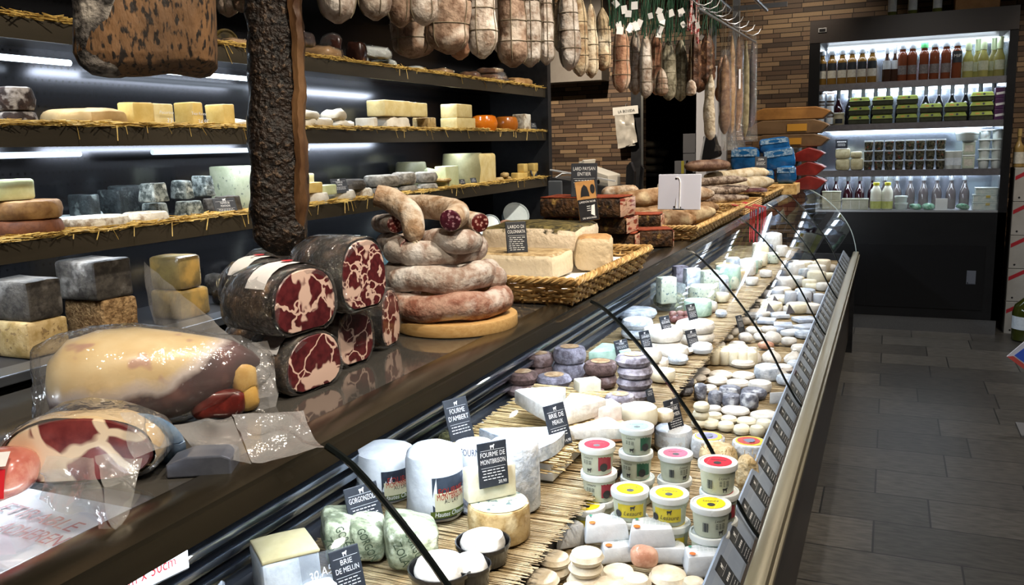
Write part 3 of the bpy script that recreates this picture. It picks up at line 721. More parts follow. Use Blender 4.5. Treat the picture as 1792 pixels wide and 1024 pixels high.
# third shelf
def c2(c, r): return 1392 + c / 4.2675, 200 + r / 4.2675
z3 = FS[3]
def box_on(name, x0, x1, y0, y1, m, d=.1, Y=BY, z=z3, r=.006, amp=0, p=None, seed=0):
    a, b = at(*c2(x0, y1), Y=Y), at(*c2(x1, y0), Y=Y)
    h = at(*c2(x1, y0), Y=Y).z - at(*c2(x1, y1), Y=Y).z
    loc = ((a.x + b.x) / 2, Y + d / 2, z)
    return ob(name, lump(b.x - a.x, d, h, p or 8, amp, 20, seed, 3) if p else grid_box(b.x - a.x, d, h, r=r), m, loc=loc, smooth=bool(p)), h
cream_w = mat('cream_wrapped', hx('d9d2ae'), hx('c0b68c'), 25, rough=.35)
for i, (x0, x1, y0, y1, l) in enumerate([(297, 408, 310, 398, 'lower cream cheese pack in plastic below the black card'), (408, 510, 300, 392, 'cream cheese pack in plastic beside the dark pots')]):
    o, h = box_on('soft_cheese_pack', x0, x1, y0, y1, cream_w, .09, p=6, amp=.004, seed=i); tag(o, l, 'cheese pack')
    if i == 0:
        o2, h2 = box_on('soft_cheese_pack', 295, 410, 232, 310, cream_w, .09, p=6, amp=.004, seed=5, z=z3 + h); tag(o2, 'upper cream cheese pack in plastic below the black card', 'cheese pack')
        a, b = at(*c2(300, 225), Y=BY), at(*c2(392, 157), Y=BY)
        s = ob('shelf_card', box3(a.x, b.x, BY - .0, BY + .004, z3 + h + h2, z3 + h + h2 + b.z - a.z), tag_m, smooth=False)
        ob('lettering', tf(join(bars(-.035, .035, .05, .009, rng), *[bars(-.03, .03, z, .003, rng) for z in (.036, .028, .02)]), ((a.x + b.x) / 2, BY, z3 + h + h2)), chalk, s, smooth=False); tag(s, 'small black card standing on the cream cheese packs', 'sign')
    else:
        o2, h2 = box_on('soft_cheese_pack', 410, 500, 252, 300, cream_w, .09, p=6, amp=.004, seed=8, z=z3 + h); tag(o2, 'small cream cheese pack on top beside the dark pots', 'cheese pack')
pot_dk = mat('olive_pot', hx('2a2a24'), hx('6d6a55'), 55, .42, .6, hx('8d4a3a'), 40, .6, .66, rough=.25)
pp = ob('olive_pot', lathe([(.027, 0), (.029, .004), (.034, .066), (.034, .07)], 18), pot_dk)
ob('lid', tf(lathe([(.0355, 0), (.036, .002), (.036, .009), (.033, .011)], 18), (0, 0, .069)), film('clear_lid', clear=.45, rough=.1, milk=(.75, .8, .82)), pp)
first = True
for ri in range(3):
    for ci in range(8):
        x = fx(c2(545 + ci * 77, 0)[0], 270, BY); loc = (x, BY, z3 + ri * .0805)
        lab = 'dark clear-lidded pot, %s from the left in the %s row' % (ORD[ci], ('bottom', 'middle', 'top')[ri])
        if first: pp.location = loc; tag(pp, lab, 'pot', 'dark pots on the third fridge shelf'); first = False
        else: dup(pp, loc, None, lab)
wt = mat('tub_white', (.72, .78, .76), rough=.35)
for i, c in enumerate((1150, 1208)):
    o = ob('tall_tub', lathe([(.03, 0), (.033, .004), (.036, .13), (.037, .132), (.037, .142), (.034, .144)], 20), wt, loc=(fx(c2(c, 0)[0], 270, BY), BY, z3)); ob('paper_label', wrapband(.0355, .03, .09), lb_white, o)
    tag(o, '%s tall white tub beside the dark pots' % ('left-hand' if i == 0 else 'right-hand'), 'tub')
sq = mat('square_tub', (.5, .55, .45), (.42, .48, .38), 30, rough=.3)
zc = z3
for i in range(2):
    o = ob('square_jar', grid_box(.088, .088, .098, r=.008), sq, loc=(fx(c2(1292, 0)[0], 270, BY + .04), BY + .04, zc), smooth=False); ob('paper_label', tf(quadp(.06, .05), (0, -.0445, .025)), lb_cream, o, smooth=False); ob('lid', tf(grid_box(.092, .092, .012, r=.003), (0, 0, .098)), wt, o, smooth=False); zc += .1105
    tag(o, '%s square pot of the short pile under the wide clear tub' % ('lower' if i == 0 else 'upper'), 'pot')
o = ob('wide_tub', tf(lathe([(.07, 0), (.075, .005), (.086, .05), (.087, .052), (.09, .054), (.09, .066), (.085, .068)], 24)), mat('tub_clear', (.6, .68, .66), rough=.2), loc=(fx(c2(1285, 0)[0], 235, BY + .04), BY + .04, zc)); tag(o, 'wide pale clear tub on top of two square pots', 'tub')
for k in range(4):
    y = ob('yoghurt_pack', join(box3(-.088, .088, -.045, .045, .066, .076, r=.003), *[tf(lathe([(.03, 0), (.034, .004), (.04, .066)], 16), (sx * .044, 0, 0)) for sx in (-1, 1)]), wt, loc=(fx(c2(1458, 0)[0], 260, BY + .03), BY + .03, z3 + k * .0765)); tag(y, 'white twin yoghurt pack, %s from the bottom of its stack' % ORD[k], 'yoghurt', 'white twin yoghurt packs')
# bottom shelf
z4 = FS[4]
for i, c in enumerate((220, 303, 392, 480, 575, 665, 757, 857, 957, 1057, 1163, 1263)):
    Yb = BY + (.2 if i in (4, 5) else .12)
    m = redw if i < 5 else rosec
    bottle('wine_bottle', .038, .30, m, 0, mat('cap_dark_grey', 0) if i < 5 else cap_silver, [], (fx(c2(c, 0)[0], 330, Yb), Yb, z4), '%s bottle on the bottom fridge shelf, %s from the left' % ('dark red wine' if i < 5 else 'pale rosy wine', ORD[i]), 'bottle', 'wine bottles on the bottom fridge shelf', neck=.33, nr=.0135, sh=.27, caplen=.07)
tubm = mat('tub_cloudy', hx('c9ccb8'), hx('b5b9a2'), 20, rough=.3)
def tubs(x0, x1, y0, y1, z, l, n=2, m=tubm, d=.09):
    a, b = at(*c2(x0, y1), Y=BY), at(*c2(x1, y0), Y=BY); h = b.z - a.z
    o = ob('cheese_tub', join(box3(a.x, b.x, BY - .04, BY - .04 + d, z, z + h * .88, r=.006), box3(a.x - .003, b.x + .003, BY - .043, BY - .037 + d, z + h * .88, z + h, r=.003)), m, smooth=False)
    ob('divider_ridge', join(*[box3(a.x + (b.x - a.x) * k / n - .002, a.x + (b.x - a.x) * k / n + .002, BY - .0425, BY - .04, z + .004, z + h * .86) for k in range(1, n)]), wt, o, smooth=False)
    tag(o, l, 'tub'); return z + h
zz = tubs(200, 340, 640, 710, z4, 'lower cloudy double tub at the left of the bottom fridge shelf'); tubs(200, 340, 575, 640, zz, 'upper cloudy double tub at the left of the bottom fridge shelf')
tubs(347, 545, 630, 710, z4, 'long cloudy tub beside the milk bottles', 3)
milk = mat('milk', (.78, .8, .68), rough=.3); yel = mat('milk_yellow', hx('d8d44a'), rough=.4)
for i, c in enumerate((600, 685)):
    o = ob('milk_bottle', lathe([(.035, 0), (.042, .006), (.043, .13), (.04, .155), (.024, .19), (.02, .197), (.02, .205)], 22), milk, loc=(fx(c2(c, 0)[0], 350, BY - .02), BY - .02, z4))
    ob('cap', tf(lathe([(.022, 0), (.024, .003), (.024, .022), (.02, .024)], 18), (0, 0, .2)), yel, o); ob('paper_label', wrapband(.0437, .01, .07, -180, 0), mat('label_lime', hx('c3cc55'), hx('d5dc7a'), 40), o)
    tag(o, '%s milk bottle with yellow cap' % ('left-hand' if i == 0 else 'right-hand'), 'milk bottle')
for i, (y0, y1) in enumerate(((645, 710), (590, 642))):
    a, b = at(*c2(738, y1), Y=BY), at(*c2(842, y0), Y=BY); w = (b.x - a.x) / 2
    o = ob('round_tub', lathe([(w * .8, 0), (w * .85, .004), (w * .95, .04), (w, .042), (w, .054), (w * .93, .056)], 22), mat('tub_clear', 0), loc=((a.x + b.x) / 2, BY, z4 + i * .0565)); tag(o, '%s round clear tub right of the milk bottles' % ('lower', 'upper')[i], 'tub')
for i, (x0, x1) in enumerate(((850, 945), (945, 1040), (1195, 1300))):
    a, b = at(*c2(x0, 710), Y=BY), at(*c2(x1, 660), Y=BY)
    o = ob('salad_pack', lump(b.x - a.x, .09, .05, 2.5, .012, 25, i, 3), mat('pack_green', hx('2f7d5a'), hx('8fb9a0'), 30, rough=.25), loc=((a.x + b.x) / 2, BY - .01, z4)); tag(o, 'green plastic pack lying on the bottom fridge shelf, %s from the left' % ORD[i], 'pack', 'green plastic packs')
a, b = at(*c2(1042, 715), Y=FY + .03), at(*c2(1138, 628), Y=FY + .03)
o = ob('blank_card', box3(a.x, b.x, FY + .03, FY + .034, z4, z4 + b.z - a.z), mat('card_white', (.85, .9, .92), rough=.4), smooth=False); tag(o, 'blank white card propped on the bottom fridge shelf', 'card')
zz = z4
for i, (x0, x1, h) in enumerate(((1320, 1500, .06), (1320, 1500, .06), (1335, 1505, .055))):
    a, b = at(*c2(x0, 700), Y=BY), at(*c2(x1, 700), Y=BY)
    o = ob('clear_box', join(box3(a.x, b.x, BY - .03, BY + .08, zz, zz + h - .008, r=.005), box3(a.x - .003, b.x + .003, BY - .033, BY + .083, zz + h - .008, zz + h, r=.003)), mat('clear_box', (.42, .5, .48), (.55, .6, .56), 30, rough=.2), smooth=False); zz += h + .0005
    if i < 2: ob('yellow_mark', tf(quadp(.03, .02), ((a.x + b.x) / 2 + .02, BY - .034, zz - .025)), mat('gold_mark', (.45, .36, .08)), o, smooth=False)
    tag(o, 'pale clear box at the right end of the bottom fridge shelf, %s from the bottom' % ORD[i], 'box', 'clear boxes in the fridge')
# on top of the fridge
for i, (px, py) in enumerate(((1561, 26), (1597, 20), (1640, 20))):
    p = at(px, py, Y=FY + .12)
    bottle('wine_bottle', .036, .3, greenw, 0, cap_silver, [(.12, .45, lb_white)], (p.x, FY + .12, 2.545), 'white-labelled wine bottle on top of the fridge, %s from the left' % ORD[i], 'bottle', 'bottles on top of the fridge')
a, b = at(1672, 10, Y=FY + .05), at(1750, 10, Y=FY + .05)
tag(ob('carton', box3(a.x, b.x, FY + .05, FY + .3, 2.545, 2.8, r=.003), mat('kraft_carton', hx('9a7550'), hx('8a6844'), 10, rough=.8), smooth=False), 'brown cardboard box on top of the fridge', 'box')
# right of the fridge: white cartons with red stripe, bottles, demijohn
cw = mat('carton_white', (.42, .4, .37), (.36, .34, .31), 4, rough=.7); red = mat('stripe_red', (.4, .02, .03), rough=.5)
z = 0.02; ys = FY + .1
rows = [(525, 470), (470, 414), (414, 355), (355, 293)]
zt = at(1775, 293, Y=ys).z; zb = 0
n = 5; hh = zt / n
for i in range(n):
    o = ob('wine_carton', grid_box(.42, .3, hh - .004, r=.003), cw, loc=(.90 + .21, ys + .15, i * hh), smooth=False)
    ob('red_stripe', ([Vector((-.205, -.151, hh * .62)), Vector((-.205, -.151, hh * .74)), Vector((-.10, -.151, hh * .97)), Vector((-.04, -.151, hh * .97))], [(0, 1, 2, 3)][::-1]), red, o, smooth=False)
    ob('hand_hole', tf(disc(.008, 12), (-.17, -.151, .03), (R(90), 0, 0)), dark_panel, o, smooth=False)
    tag(o, 'white wine carton with red corner stripe beside the fridge, %s from the floor' % ORD[i], 'box', 'white wine cartons')
for i, px in enumerate((1781, 1796)):
    p = at(px, 285, Y=ys + .1)
    bottle('wine_bottle', .037, .3, mat('golden_bottle', (.3, .2, .07), rough=.15), 0, mat('cap_gold', (.4, .28, .1), rough=.35), [(.1, .4, lb_cream)], (p.x, ys + .1, zt - .003), 'golden bottle on the white cartons, %s from the fridge' % ORD[i], 'bottle', 'golden bottles')
p = at(1782, 600, Z=0)
o = ob('demijohn', lathe([(.09, 0), (.11, .01), (.115, .22), (.1, .28), (.05, .33), (.03, .345), (.03, .38), (.036, .382), (.036, .4)], 24), liquid('olive_glass', (.05, .06, .008), .2), loc=(p.x + .07, p.y + .1, 0)); ob('paper_label', wrapband(.1165, .1, .2, -170, -20), lb_white, o); tag(o, 'big green glass demijohn with label on the floor by the cartons', 'bottle')
# corner of a blue, red and white sign at the right edge
p = at(1762, 630, X=.62)
o = tag(empty('promotion_board', (.62, p.y, p.z)), 'blue board with white and red edges poking in at the right edge', 'sign')
q = lambda px, py: at(px, py, Y=p.y) - Vector((.62, p.y, p.z))
PB = [(1762, 624), (1800, 592), (1830, 592), (1830, 670), (1800, 652)]
def plate(pts, y, t, m, n): 
    P = [q(*a) for a in pts]; k = len(P)
    V = [Vector((v.x, y, v.z)) for v in P] + [Vector((v.x, y + t, v.z)) for v in P]
    ob(n, (V, [tuple(range(k)), tuple(range(2 * k - 1, k - 1, -1))] + [(i, k + i, k + (i + 1) % k, (i + 1) % k) for i in range(k)]), m, o, smooth=False)
ob('stand_pole', box3(.18, .21, .012, .03, -p.z, .06), grey_plastic, o, smooth=False); ob('stand_foot', box3(.08, .31, -.1, .14, -p.z, -p.z + .012), grey_plastic, o, smooth=False)
plate(PB, 0, .01, mat('board_white', (.7, .68, .72), rough=.5), 'board')
plate([(1775, 622), (1802, 602), (1830, 602), (1830, 660), (1803, 642)], -.003, .002, mat('board_blue', (.05, .12, .6), rough=.5), 'blue_panel')
plate([(1762, 624), (1773, 623), (1803, 645), (1830, 664), (1830, 670), (1800, 652)], -.004, .002, mat('board_red', (.6, .09, .07), rough=.5), 'red_edge')
# ------------------------------------------------------------------ cheeses on the cabinet shelves
ch = {}
ch['frost'] = mat('rind_frosted', hx('463630'), hx('2a1f1b'), 30, .4, .6, hx('aaa29c'), 22, .5, .6, rough=.8, bump=.6)
ch['grey'] = mat('rind_grey', hx('8d877c'), hx('5c554b'), 28, .4, .62, hx('b5afa2'), 12, .55, .7, rough=.8, bump=.5)
ch['greydark'] = mat('rind_grey_dark', hx('4a443c'), hx('2f2a25'), 26, .4, .6, hx('77716a'), 12, .56, .7, rough=.75, bump=.5)
ch['blackblue'] = mat('rind_blue_black', hx('2c3334'), hx('171c1d'), 30, .4, .6, hx('59615f'), 22, .58, .66, rough=.7, bump=.5)
ch['mottle'] = mat('rind_mottled', hx('3d4442'), hx('8e9590'), 40, .42, .58, hx('b9bdb6'), 30, .58, .66, rough=.75, bump=.5)
ch['brown'] = mat('rind_brown', hx('a07a4a'), hx('7c5730'), 22, .38, .62, hx('5e3f22'), 8, .55, .7, rough=.6, bump=.3)
ch['redbrown'] = mat('rind_red_brown', hx('7a4a2e'), hx('5c3520'), 22, .38, .62, rough=.6, bump=.3)
ch['tan'] = mat('rind_tan', hx('c2a878'), hx('a1854f'), 18, .4, .62, hx('836a45'), 60, .58, .64, rough=.75, bump=.4)
ch['crumb'] = mat('rind_crumbly', hx('a28258'), hx('6f5230'), 45, .42, .58, rough=.85, bump=1)
ch['amber'] = mat('rind_amber', hx('94804f'), hx('6e5c3c'), 10, .35, .65, hx('b89452'), 7, .5, .62, rough=.3, bump=.3, coat=.5)
ch['pale'] = mat('paste_pale_yellow', hx('e2cf97'), hx('d6bf80'), 18, .4, .6, rough=.45, bump=.1)
ch['yellow'] = mat('paste_yellow', hx('dcbf76'), hx('cfae60'), 18, .4, .6, rough=.45, bump=.1)
ch['green'] = mat('paste_greenish', hx('d6dcb0'), hx('c6cc9a'), 14, .4, .6, rough=.35, bump=.05)
ch['speck'] = mat('paste_speckled', hx('b9bda0'), hx('a5aa8c'), 14, .4, .6, hx('6d7468'), 60, .62, .66, rough=.45)
ch['white'] = mat('rind_white', hx('d8d3c8'), hx('bdb6a8'), 22, .4, .62, rough=.7, bump=.3)
ch['whiteblue'] = mat('rind_white_blue', hx('c5cdcc'), hx('9aa7a8'), 22, .4, .62, rough=.7, bump=.3)
ch['whitebrown'] = mat('rind_white_brown', hx('cfc7b6'), hx('8d7a62'), 26, .45, .6, hx('d8d4c8'), 10, .5, .65, rough=.75, bump=.5)
ch['orange'] = mat('wax_orange', hx('d9781c'), hx('cc6a14'), 6, rough=.2, coat=.4)
ch['orange2'] = mat('wax_orange_dark', hx('a6611f'), hx('9a5518'), 6, rough=.25, coat=.3)
ch['paper'] = mat('wrap_kraft', hx('c7a878'), hx('b3925f'), 9, rough=.65, bump=.2)
ch['paperw'] = mat('wrap_white', hx('dbd3c2'), hx('c8bda8'), 12, rough=.6, bump=.3)
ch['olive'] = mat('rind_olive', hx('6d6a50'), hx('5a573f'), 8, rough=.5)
ch['redrind'] = mat('rind_red', hx('8d5a44'), hx('6b4434'), 26, hx and .4, .6, rough=.7, bump=.4)
def shoulder(n, k): return n
def wedge_top(w, d, h, t=.85):
    V, F = grid_box(w, d, h, n=2, r=.004)
    for v in V:
        s = 1 - (1 - t) * v.z / h; v.x *= s; v.y *= s
    return V, F
def sbox(nm, x0, x1, y0, y1, k, d, m, label, cat='cheese', X=XL - .03, z0=0, p=None, amp=.003, top=1, group=None, r=.006, seed=0, fr=25):
    """block on cabinet shelf k, from its photo extents"""
    c, dx, wy, h = shelffit(x0, x1, y0, y1, d, X, (SZ[k] if k < 4 else .952) + z0)
    if p: vf = lump(dx, wy, h, p, amp, fr, seed + x0, 3)
    else:
        vf = sub(grid_box(dx, wy, h, r=r), 2)
        if top != 1:
            for v in vf[0]:
                s = 1 - (1 - top) * v.z / h; v.x *= s; v.y *= s
        if amp: vf = rough_up(vf, amp, fr, seed + x0)
    o = ob(nm, vf, ch[m] if isinstance(m, str) else m, loc=c)
    tag(o, label, cat, group); return o, h
def swheel(nm, x0, x1, y0, y1, k, m, label, cat='cheese', X=XL - .03, z0=0, group=None, b=.012, bulge=.004, rmax=None, n=30, amp=.003, h=None):
    """drum on cabinet shelf k"""
    Y1 = at(x1, y1, X=X).y; Y0 = at(x0, y1, X=X).y
    p = at((x0 + x1) / 2, y1, X=X); d = away(p)
    for _ in range(4):
        c0 = p if _ == 0 else p + d * r; r = (x1 - x0) / 2 * depth(c0) / FPX
    c = p + d * r
    hh = h or max(.015, at((x0 + x1) / 2, y0, X=p.x + d.x * r).z - at((x0 + x1) / 2, y1, X=p.x).z - (0 if y0 > 240 else 0))
    r = min(r, .2); hh = min(hh, .265)
    c.x = min(c.x, XL - r * .72)
    if c.x - r < XBK: c.x = XBK + r + .002
    c.z = (SZ[k] if k < 4 else .952) + z0
    o = ob(nm, drum(r, hh, b, n, bulge, amp, 30, x0), ch[m] if isinstance(m, str) else m, loc=c)
    tag(o, label, cat, group); return o, hh
# second shelf (k=2)
o, h = swheel('round_cheese', 0, 62, 189, 216, 2, 'frost', 'lower dark grey mouldy wheel at the left end of the second shelf')
swheel('round_cheese', -2, 58, 150, 190, 2, 'frost', 'upper dark grey mouldy wheel at the left end of the second shelf', z0=h + .001, h=.075)
o, h = sbox('paper_parcel', 58, 236, 181, 216, 2, .30, 'paper', 'long crumpled brown paper parcel on the second shelf', 'parcel', p=4.5, amp=.012, fr=14)
for i, (x0, x1, y0, m) in enumerate(((236, 272, 174, 'yellow'), (272, 306, 176, 'pale'), (306, 358, 172, 'yellow'))):
    o, h = sbox('cheese_block', x0, x1, y0, 219, 2, .10 if i else .12, m, 'upright yellow cheese block behind film, %s of the three right of the paper parcel' % ORD[i], amp=.0015)
    if i == 1:
        ob('handwriting', tf(join(tf(text('Pecorino', .012, .07, shear=.2), (0, 0, .055)), tf(text('33', .02, .03, shear=.2), (.01, 0, .02))), (.052, 0, 0), (0, 0, R(90))), chalk, o, smooth=False)
    if i == 2:
        ob('handwriting', tf(join(tf(text('Tete Rasee', .012, .08, shear=.2), (0, 0, .055)), tf(text('34,95', .02, .06, shear=.2), (.02, 0, .018))), (.052, 0, 0), (0, 0, R(90))), chalk, o, smooth=False)
sbox('cheese_block', 361, 413, 176, 220, 2, .10, 'yellow', 'single yellow cheese block left of the dark hanging ham')
for i, (x0, x1, y0, y1, z) in enumerate(((414, 448, 205, 222, 0), (528, 562, 205, 225, 0), (556, 590, 203, 225, 0), (528, 566, 192, 208, .05), (558, 612, 193, 212, .05), (598, 626, 208, 226, 0))):
    sbox('wrapped_cheese', x0, x1, y0, y1, 2, .12, 'paperw', 'small white paper-wrapped cheese on the second shelf, %s from the left' % ORD[i], p=2.6, amp=.012, z0=z, seed=i, group='small wrapped cheeses on the second shelf')
o, h = sbox('cheese_block', 622, 662, 204, 227, 2, .12, 'paperw', 'pale block wrapped in printed paper below the yellow slabs', amp=.003)
o, h = sbox('cheese_block', 654, 722, 204, 229, 2, .11, 'paperw', 'white paper-folded block under the big yellow slab', p=6, amp=.008)
sbox('cheese_slab', 642, 720, 178, 205, 2, .12, 'pale', 'big pale yellow slab on top of the paper-folded block', z0=h + .001, amp=.001)
o, h = sbox('cheese_block', 722, 764, 205, 229, 2, .11, 'tan', 'tan-rinded lower block beside the paper-folded block', amp=.002)
sbox('cheese_block', 720, 749, 181, 205, 2, .11, 'pale', 'small pale yellow block on top of the tan-rinded one', z0=h + .001, amp=.001)
o, h = sbox('cheese_block', 771, 833, 206, 230, 2, .12, 'pale', 'lower yellow block left of the orange wheels', amp=.001)
sbox('cheese_block', 771, 827, 183, 206, 2, .12, 'pale', 'upper yellow block left of the orange wheels', z0=h + .001, amp=.001)
swheel('wax_cheese', 826, 870, 200, 229, 2, 'orange', 'bright orange waxed cheese ball wheel on the second shelf', b=.03, bulge=.006, amp=0)
swheel('wax_cheese', 866, 906, 202, 229, 2, 'orange2', 'darker orange waxed cheese wheel next to the bright one', b=.025, bulge=.006, amp=0)
sbox('cheese_block', 897, 930, 197, 229, 2, .10, 'whitebrown', 'white and brown rinded block at the right end of the second shelf')
# shelf signs
def sign(w, h, title, loc, rz, tilt=22, label='', body=4, name='shop_sign', roll=0, brand=True, tw=None, hand=None, group=None, price=None, m=None, price_l=None):
    """black slate sign: cow mark, title lines, rules and small print; foot at loc"""
    o = ob(name, tf(grid_box(w, .004, h, r=.0015), (0, .0022, 0)), m or tag_m, loc=loc, rot=(-R(tilt), R(roll), R(rz)), smooth=False)
    rng = random.Random(len(title) + int(w * 1000)); parts = []
    zt = h * .92
    if brand: parts.append(cowmark(w * .16, 0, h * .89)); parts.append(box_line(w * .82, h * .82))
    T = title if isinstance(title, (list, tuple)) else [title]
    z = h * (.68 if brand else .78); ch_ = h * .105
    for ln in T:
        parts.append(tf(text(ln, ch_, min(w * .84, len(ln) * ch_ * .62)), (0, -.0007, z))); z -= ch_ * 1.5
    z += ch_ * .7
    if body:
        parts.append(box_line(w * .82, z)); 
        for i in range(body): z -= h * .065; parts.append(bars(-w * rng.uniform(.34, .4), w * rng.uniform(.3, .4), z, h * .018, rng))
    if price: parts.append(tf(text(price, h * .07, w * .28, align='CENTER'), (w * .28, -.0007, h * .06)))
    if price_l: parts.append(tf(text(price_l, h * .05, w * .28, align='CENTER'), (-w * .26, -.0007, h * .06)))
    if hand:
        zz = h * .6
        for ln in hand: parts.append(tf(text(ln, h * .13, min(w * .8, len(ln) * h * .1), shear=.3), (0, -.0007, zz))); zz -= h * .25
    ob('lettering', join(*parts), chalk, o, smooth=False)
    return tag(o, label, 'sign', group)
def ssign(x0, x1, y0, y1, k, title, label, X=XL - .02, rz=70, z0=0, **kw):
    p = at((x0 + x1) / 2, y1, X=X); w = S(p, x1 - x0) * 1.12; h = S(p, y1 - y0)
    return sign(w, h, title, (X, p.y, (SZ[k] if k < 4 else .952) + z0 + .001), rz, label=label, **kw)
p = at(695, 182, X=XL - .1)
sign(.062, .062, [], (XL - .07, p.y, SZ[2] + .118), 62, 20, 'handwritten black sign standing on the big pale yellow slab', 0, brand=False, hand=['Salers', 'Abbaye', '33'])
ssign(931, 944, 210, 228, 2, ['TOMME'], 'tiny black sign at the right end of the second shelf', body=2, brand=False)
# third shelf (k=3)
B3 = XL - .24
o, h = swheel('round_cheese', 0, 106, 371, 412, 3, 'redbrown', 'lower red-brown wheel at the left end of the third shelf', h=.062)
o, h2 = swheel('round_cheese', -2, 103, 334, 373, 3, 'brown', 'upper light brown wheel under the pale cheese block', z0=h + .001, h=.062)
sbox('cheese_block', -6, 63, 297, 335, 3, .16, 'green', 'pale green-white cheese block on top of two brown wheels', z0=h + h2 + .002, X=XL - .1, amp=.002, r=.01)
swheel('round_cheese', 66, 160, 352, 386, 3, 'whiteblue', 'bluish white flat wheel half hidden behind the others', X=B3, h=.045)
swheel('round_cheese', 112, 222, 356, 398, 3, 'whitebrown', 'front flat white-brown wheel beside the red-brown wheels', h=.05)
swheel('round_cheese', 150, 228, 351, 372, 3, 'whiteblue', 'bluish white flat wheel at the back of the third shelf', X=B3 - .03, h=.055)
swheel('round_cheese', 218, 292, 353, 389, 3, 'whitebrown', 'white flat wheel left of the mottled pyramids', h=.05)
for i, (x0, x1, y0, y1) in enumerate(((120, 178, 312, 352), (172, 226, 309, 350), (218, 262, 305, 348))):
    sbox('cheese_block', x0, x1, y0, 372, 3, .12, 'blackblue', 'blue-black rinded block at the back of the third shelf, %s from the left' % ORD[i], X=B3 + .05, amp=.004, group='blue-black blocks')
rowlow = [(244, 300, 346, 385, 'mottle'), (302, 361, 343, 381, 'mottle'), (352, 392, 341, 378, 'greydark'), (396, 428, 338, 376, 'greydark')]
for i, (x0, x1, y0, y1, m) in enumerate(rowlow):
    o, h = sbox('pyramid_cheese', x0, x1, y0, y1 - 4, 3, .09, m, 'lower mottled pyramid cheese on the third shelf, %s from the left' % ORD[i], X=XL - (.11 if i == 0 else .05), top=.78, amp=.003, group='mottled pyramid cheeses, lower row')
for i, (x0, x1, y0, y1) in enumerate(((240, 298, 313, 347), (297, 342, 311, 344), (333, 379, 304, 341))):
    sbox('pyramid_cheese', x0, x1, y0, y1, 3, .09, 'mottle', 'mottled pyramid cheese on top of the lower ones, %s from the left' % ORD[i], z0=.083, X=XL - .06 - .03 * i, top=.8, amp=.003, group='mottled pyramid cheeses, upper row')
sbox('cheese_block', 372, 447, 292, 373, 3, .14, 'speck', 'large pale speckled blue cheese slab left of the hanging ham', X=B3 + .06, amp=.001)
ssign(381, 418, 341, 375, 3, ['TOMME DE', 'MONTAGNE'], 'TOMME DE MONTAGNE sign in front of the pyramid cheeses', body=3)
# right of the hanging ham
sbox('cheese_wedge', 534, 551, 300, 322, 3, .06, 'pale', 'small pale wedge peeking out right of the hanging ham', z0=.09, amp=.001, X=B3 + .1)
o, h = swheel('round_cheese', 530, 575, 333, 356, 3, 'white', 'white-grey small wheel just right of the hanging ham')
sbox('cheese_block', 536, 566, 317, 336, 3, .08, 'yellow', 'yellow block on the first small wheel', z0=h + .001, amp=.001)
sbox('cheese_block', 564, 590, 316, 334, 3, .08, 'green', 'pale green-grey block behind the black shelf sign', z0=.045, amp=.002)
swheel('round_cheese', 573, 622, 331, 353, 3, 'white', 'white-grey small wheel under the black sign')
swheel('round_cheese', 618, 652, 326, 347, 3, 'whitebrown', 'white-brown small wheel right of the sign wheel')
p_ = ssign(584, 613, 306, 333, 3, ['TOMME DE', 'CHEVRE'], 'black sign leaning on the small wheels', z0=.047, body=3)
for i, (x0, x1, y0, y1) in enumerate(((588, 640, 303, 323), (637, 699, 301, 323), (685, 728, 294, 317), (724, 765, 297, 317))):
    swheel('round_cheese', x0, x1, y0, y1, 3, 'grey' if i else 'greydark', 'upper grey flat wheel on the third shelf, %s from the left' % ORD[i], z0=.053, b=.018, X=XL - .05, group='upper grey flat wheels')
for i, (x0, x1, y0, y1) in enumerate(((648, 698, 318, 341), (697, 731, 316, 336), (731, 766, 315, 333))):
    swheel('round_cheese', x0, x1, y0, y1, 3, 'grey', 'lower grey flat wheel on the third shelf, %s from the left' % ORD[i], b=.016, h=.05, group='lower grey flat wheels')
sbox('cheese_block', 764, 788, 311, 329, 3, .08, 'redrind', 'reddish rind piece right of the grey wheels')
swheel('round_cheese', 758, 790, 300, 313, 3, 'tan', 'small orange-rinded wheel under the half cheese', z0=.05, h=.022)
def halfdisc(r, t, n=16):
    P = [(r * math.cos(PI + PI * i / n), r * math.sin(PI + PI * i / n) + r) for i in range(n + 1)]
    return prism(P, t, axis='y', b=.002)
p = at(759, 300, X=XL - .1); tag(ob('half_cheese', tf(halfdisc(.058, .05), (0, 0, 0), (R(-15), R(12), R(50))), ch['green'], loc=(XL - .09, p.y, SZ[3] + .074)), 'white half cheese tipped up on the small orange wheel', 'cheese')
sbox('cheese_wedge', 781, 804, 284, 325, 3, .09, 'green', 'tall white cheese wedge left of the olive drum', amp=.001)
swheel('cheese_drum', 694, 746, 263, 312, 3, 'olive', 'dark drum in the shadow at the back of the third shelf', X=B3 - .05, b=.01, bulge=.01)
swheel('cheese_drum', 777, 845, 262, 320, 3, mat('rind_olive_lit', hx('a29d78'), hx('8b8662'), 8, rough=.5), 'big pale olive drum cheese on the third shelf', X=XL - .12, b=.008, bulge=.012, amp=0)  # paler copy of the olive rind, the light on it put into the colour
o, h = sbox('cheese_wedge', 843, 870, 262, 317, 3, .12, 'pale', 'tall pale wedge with rounded rind right of the olive drum', amp=.001, r=.02)
ssign(806, 818, 304, 320, 3, ['GRANA'], 'left tiny sign in front of the olive drum', body=2, brand=False); ssign(826, 838, 301, 317, 3, ['COMTE'], 'right tiny sign in front of the olive drum', body=2, brand=False)
for i, (x0, x1, y0, y1, z) in enumerate(((870, 884, 303, 314, 0), (880, 897, 301, 312, 0), (872, 893, 294, 303, .035))):
    sbox('cheese_piece', x0, x1, y0, y1, 3, .06, 'tan', 'little tan cheese piece right of the tall wedge, %s of three' % ORD[i], p=3, amp=.006, z0=z, seed=i)
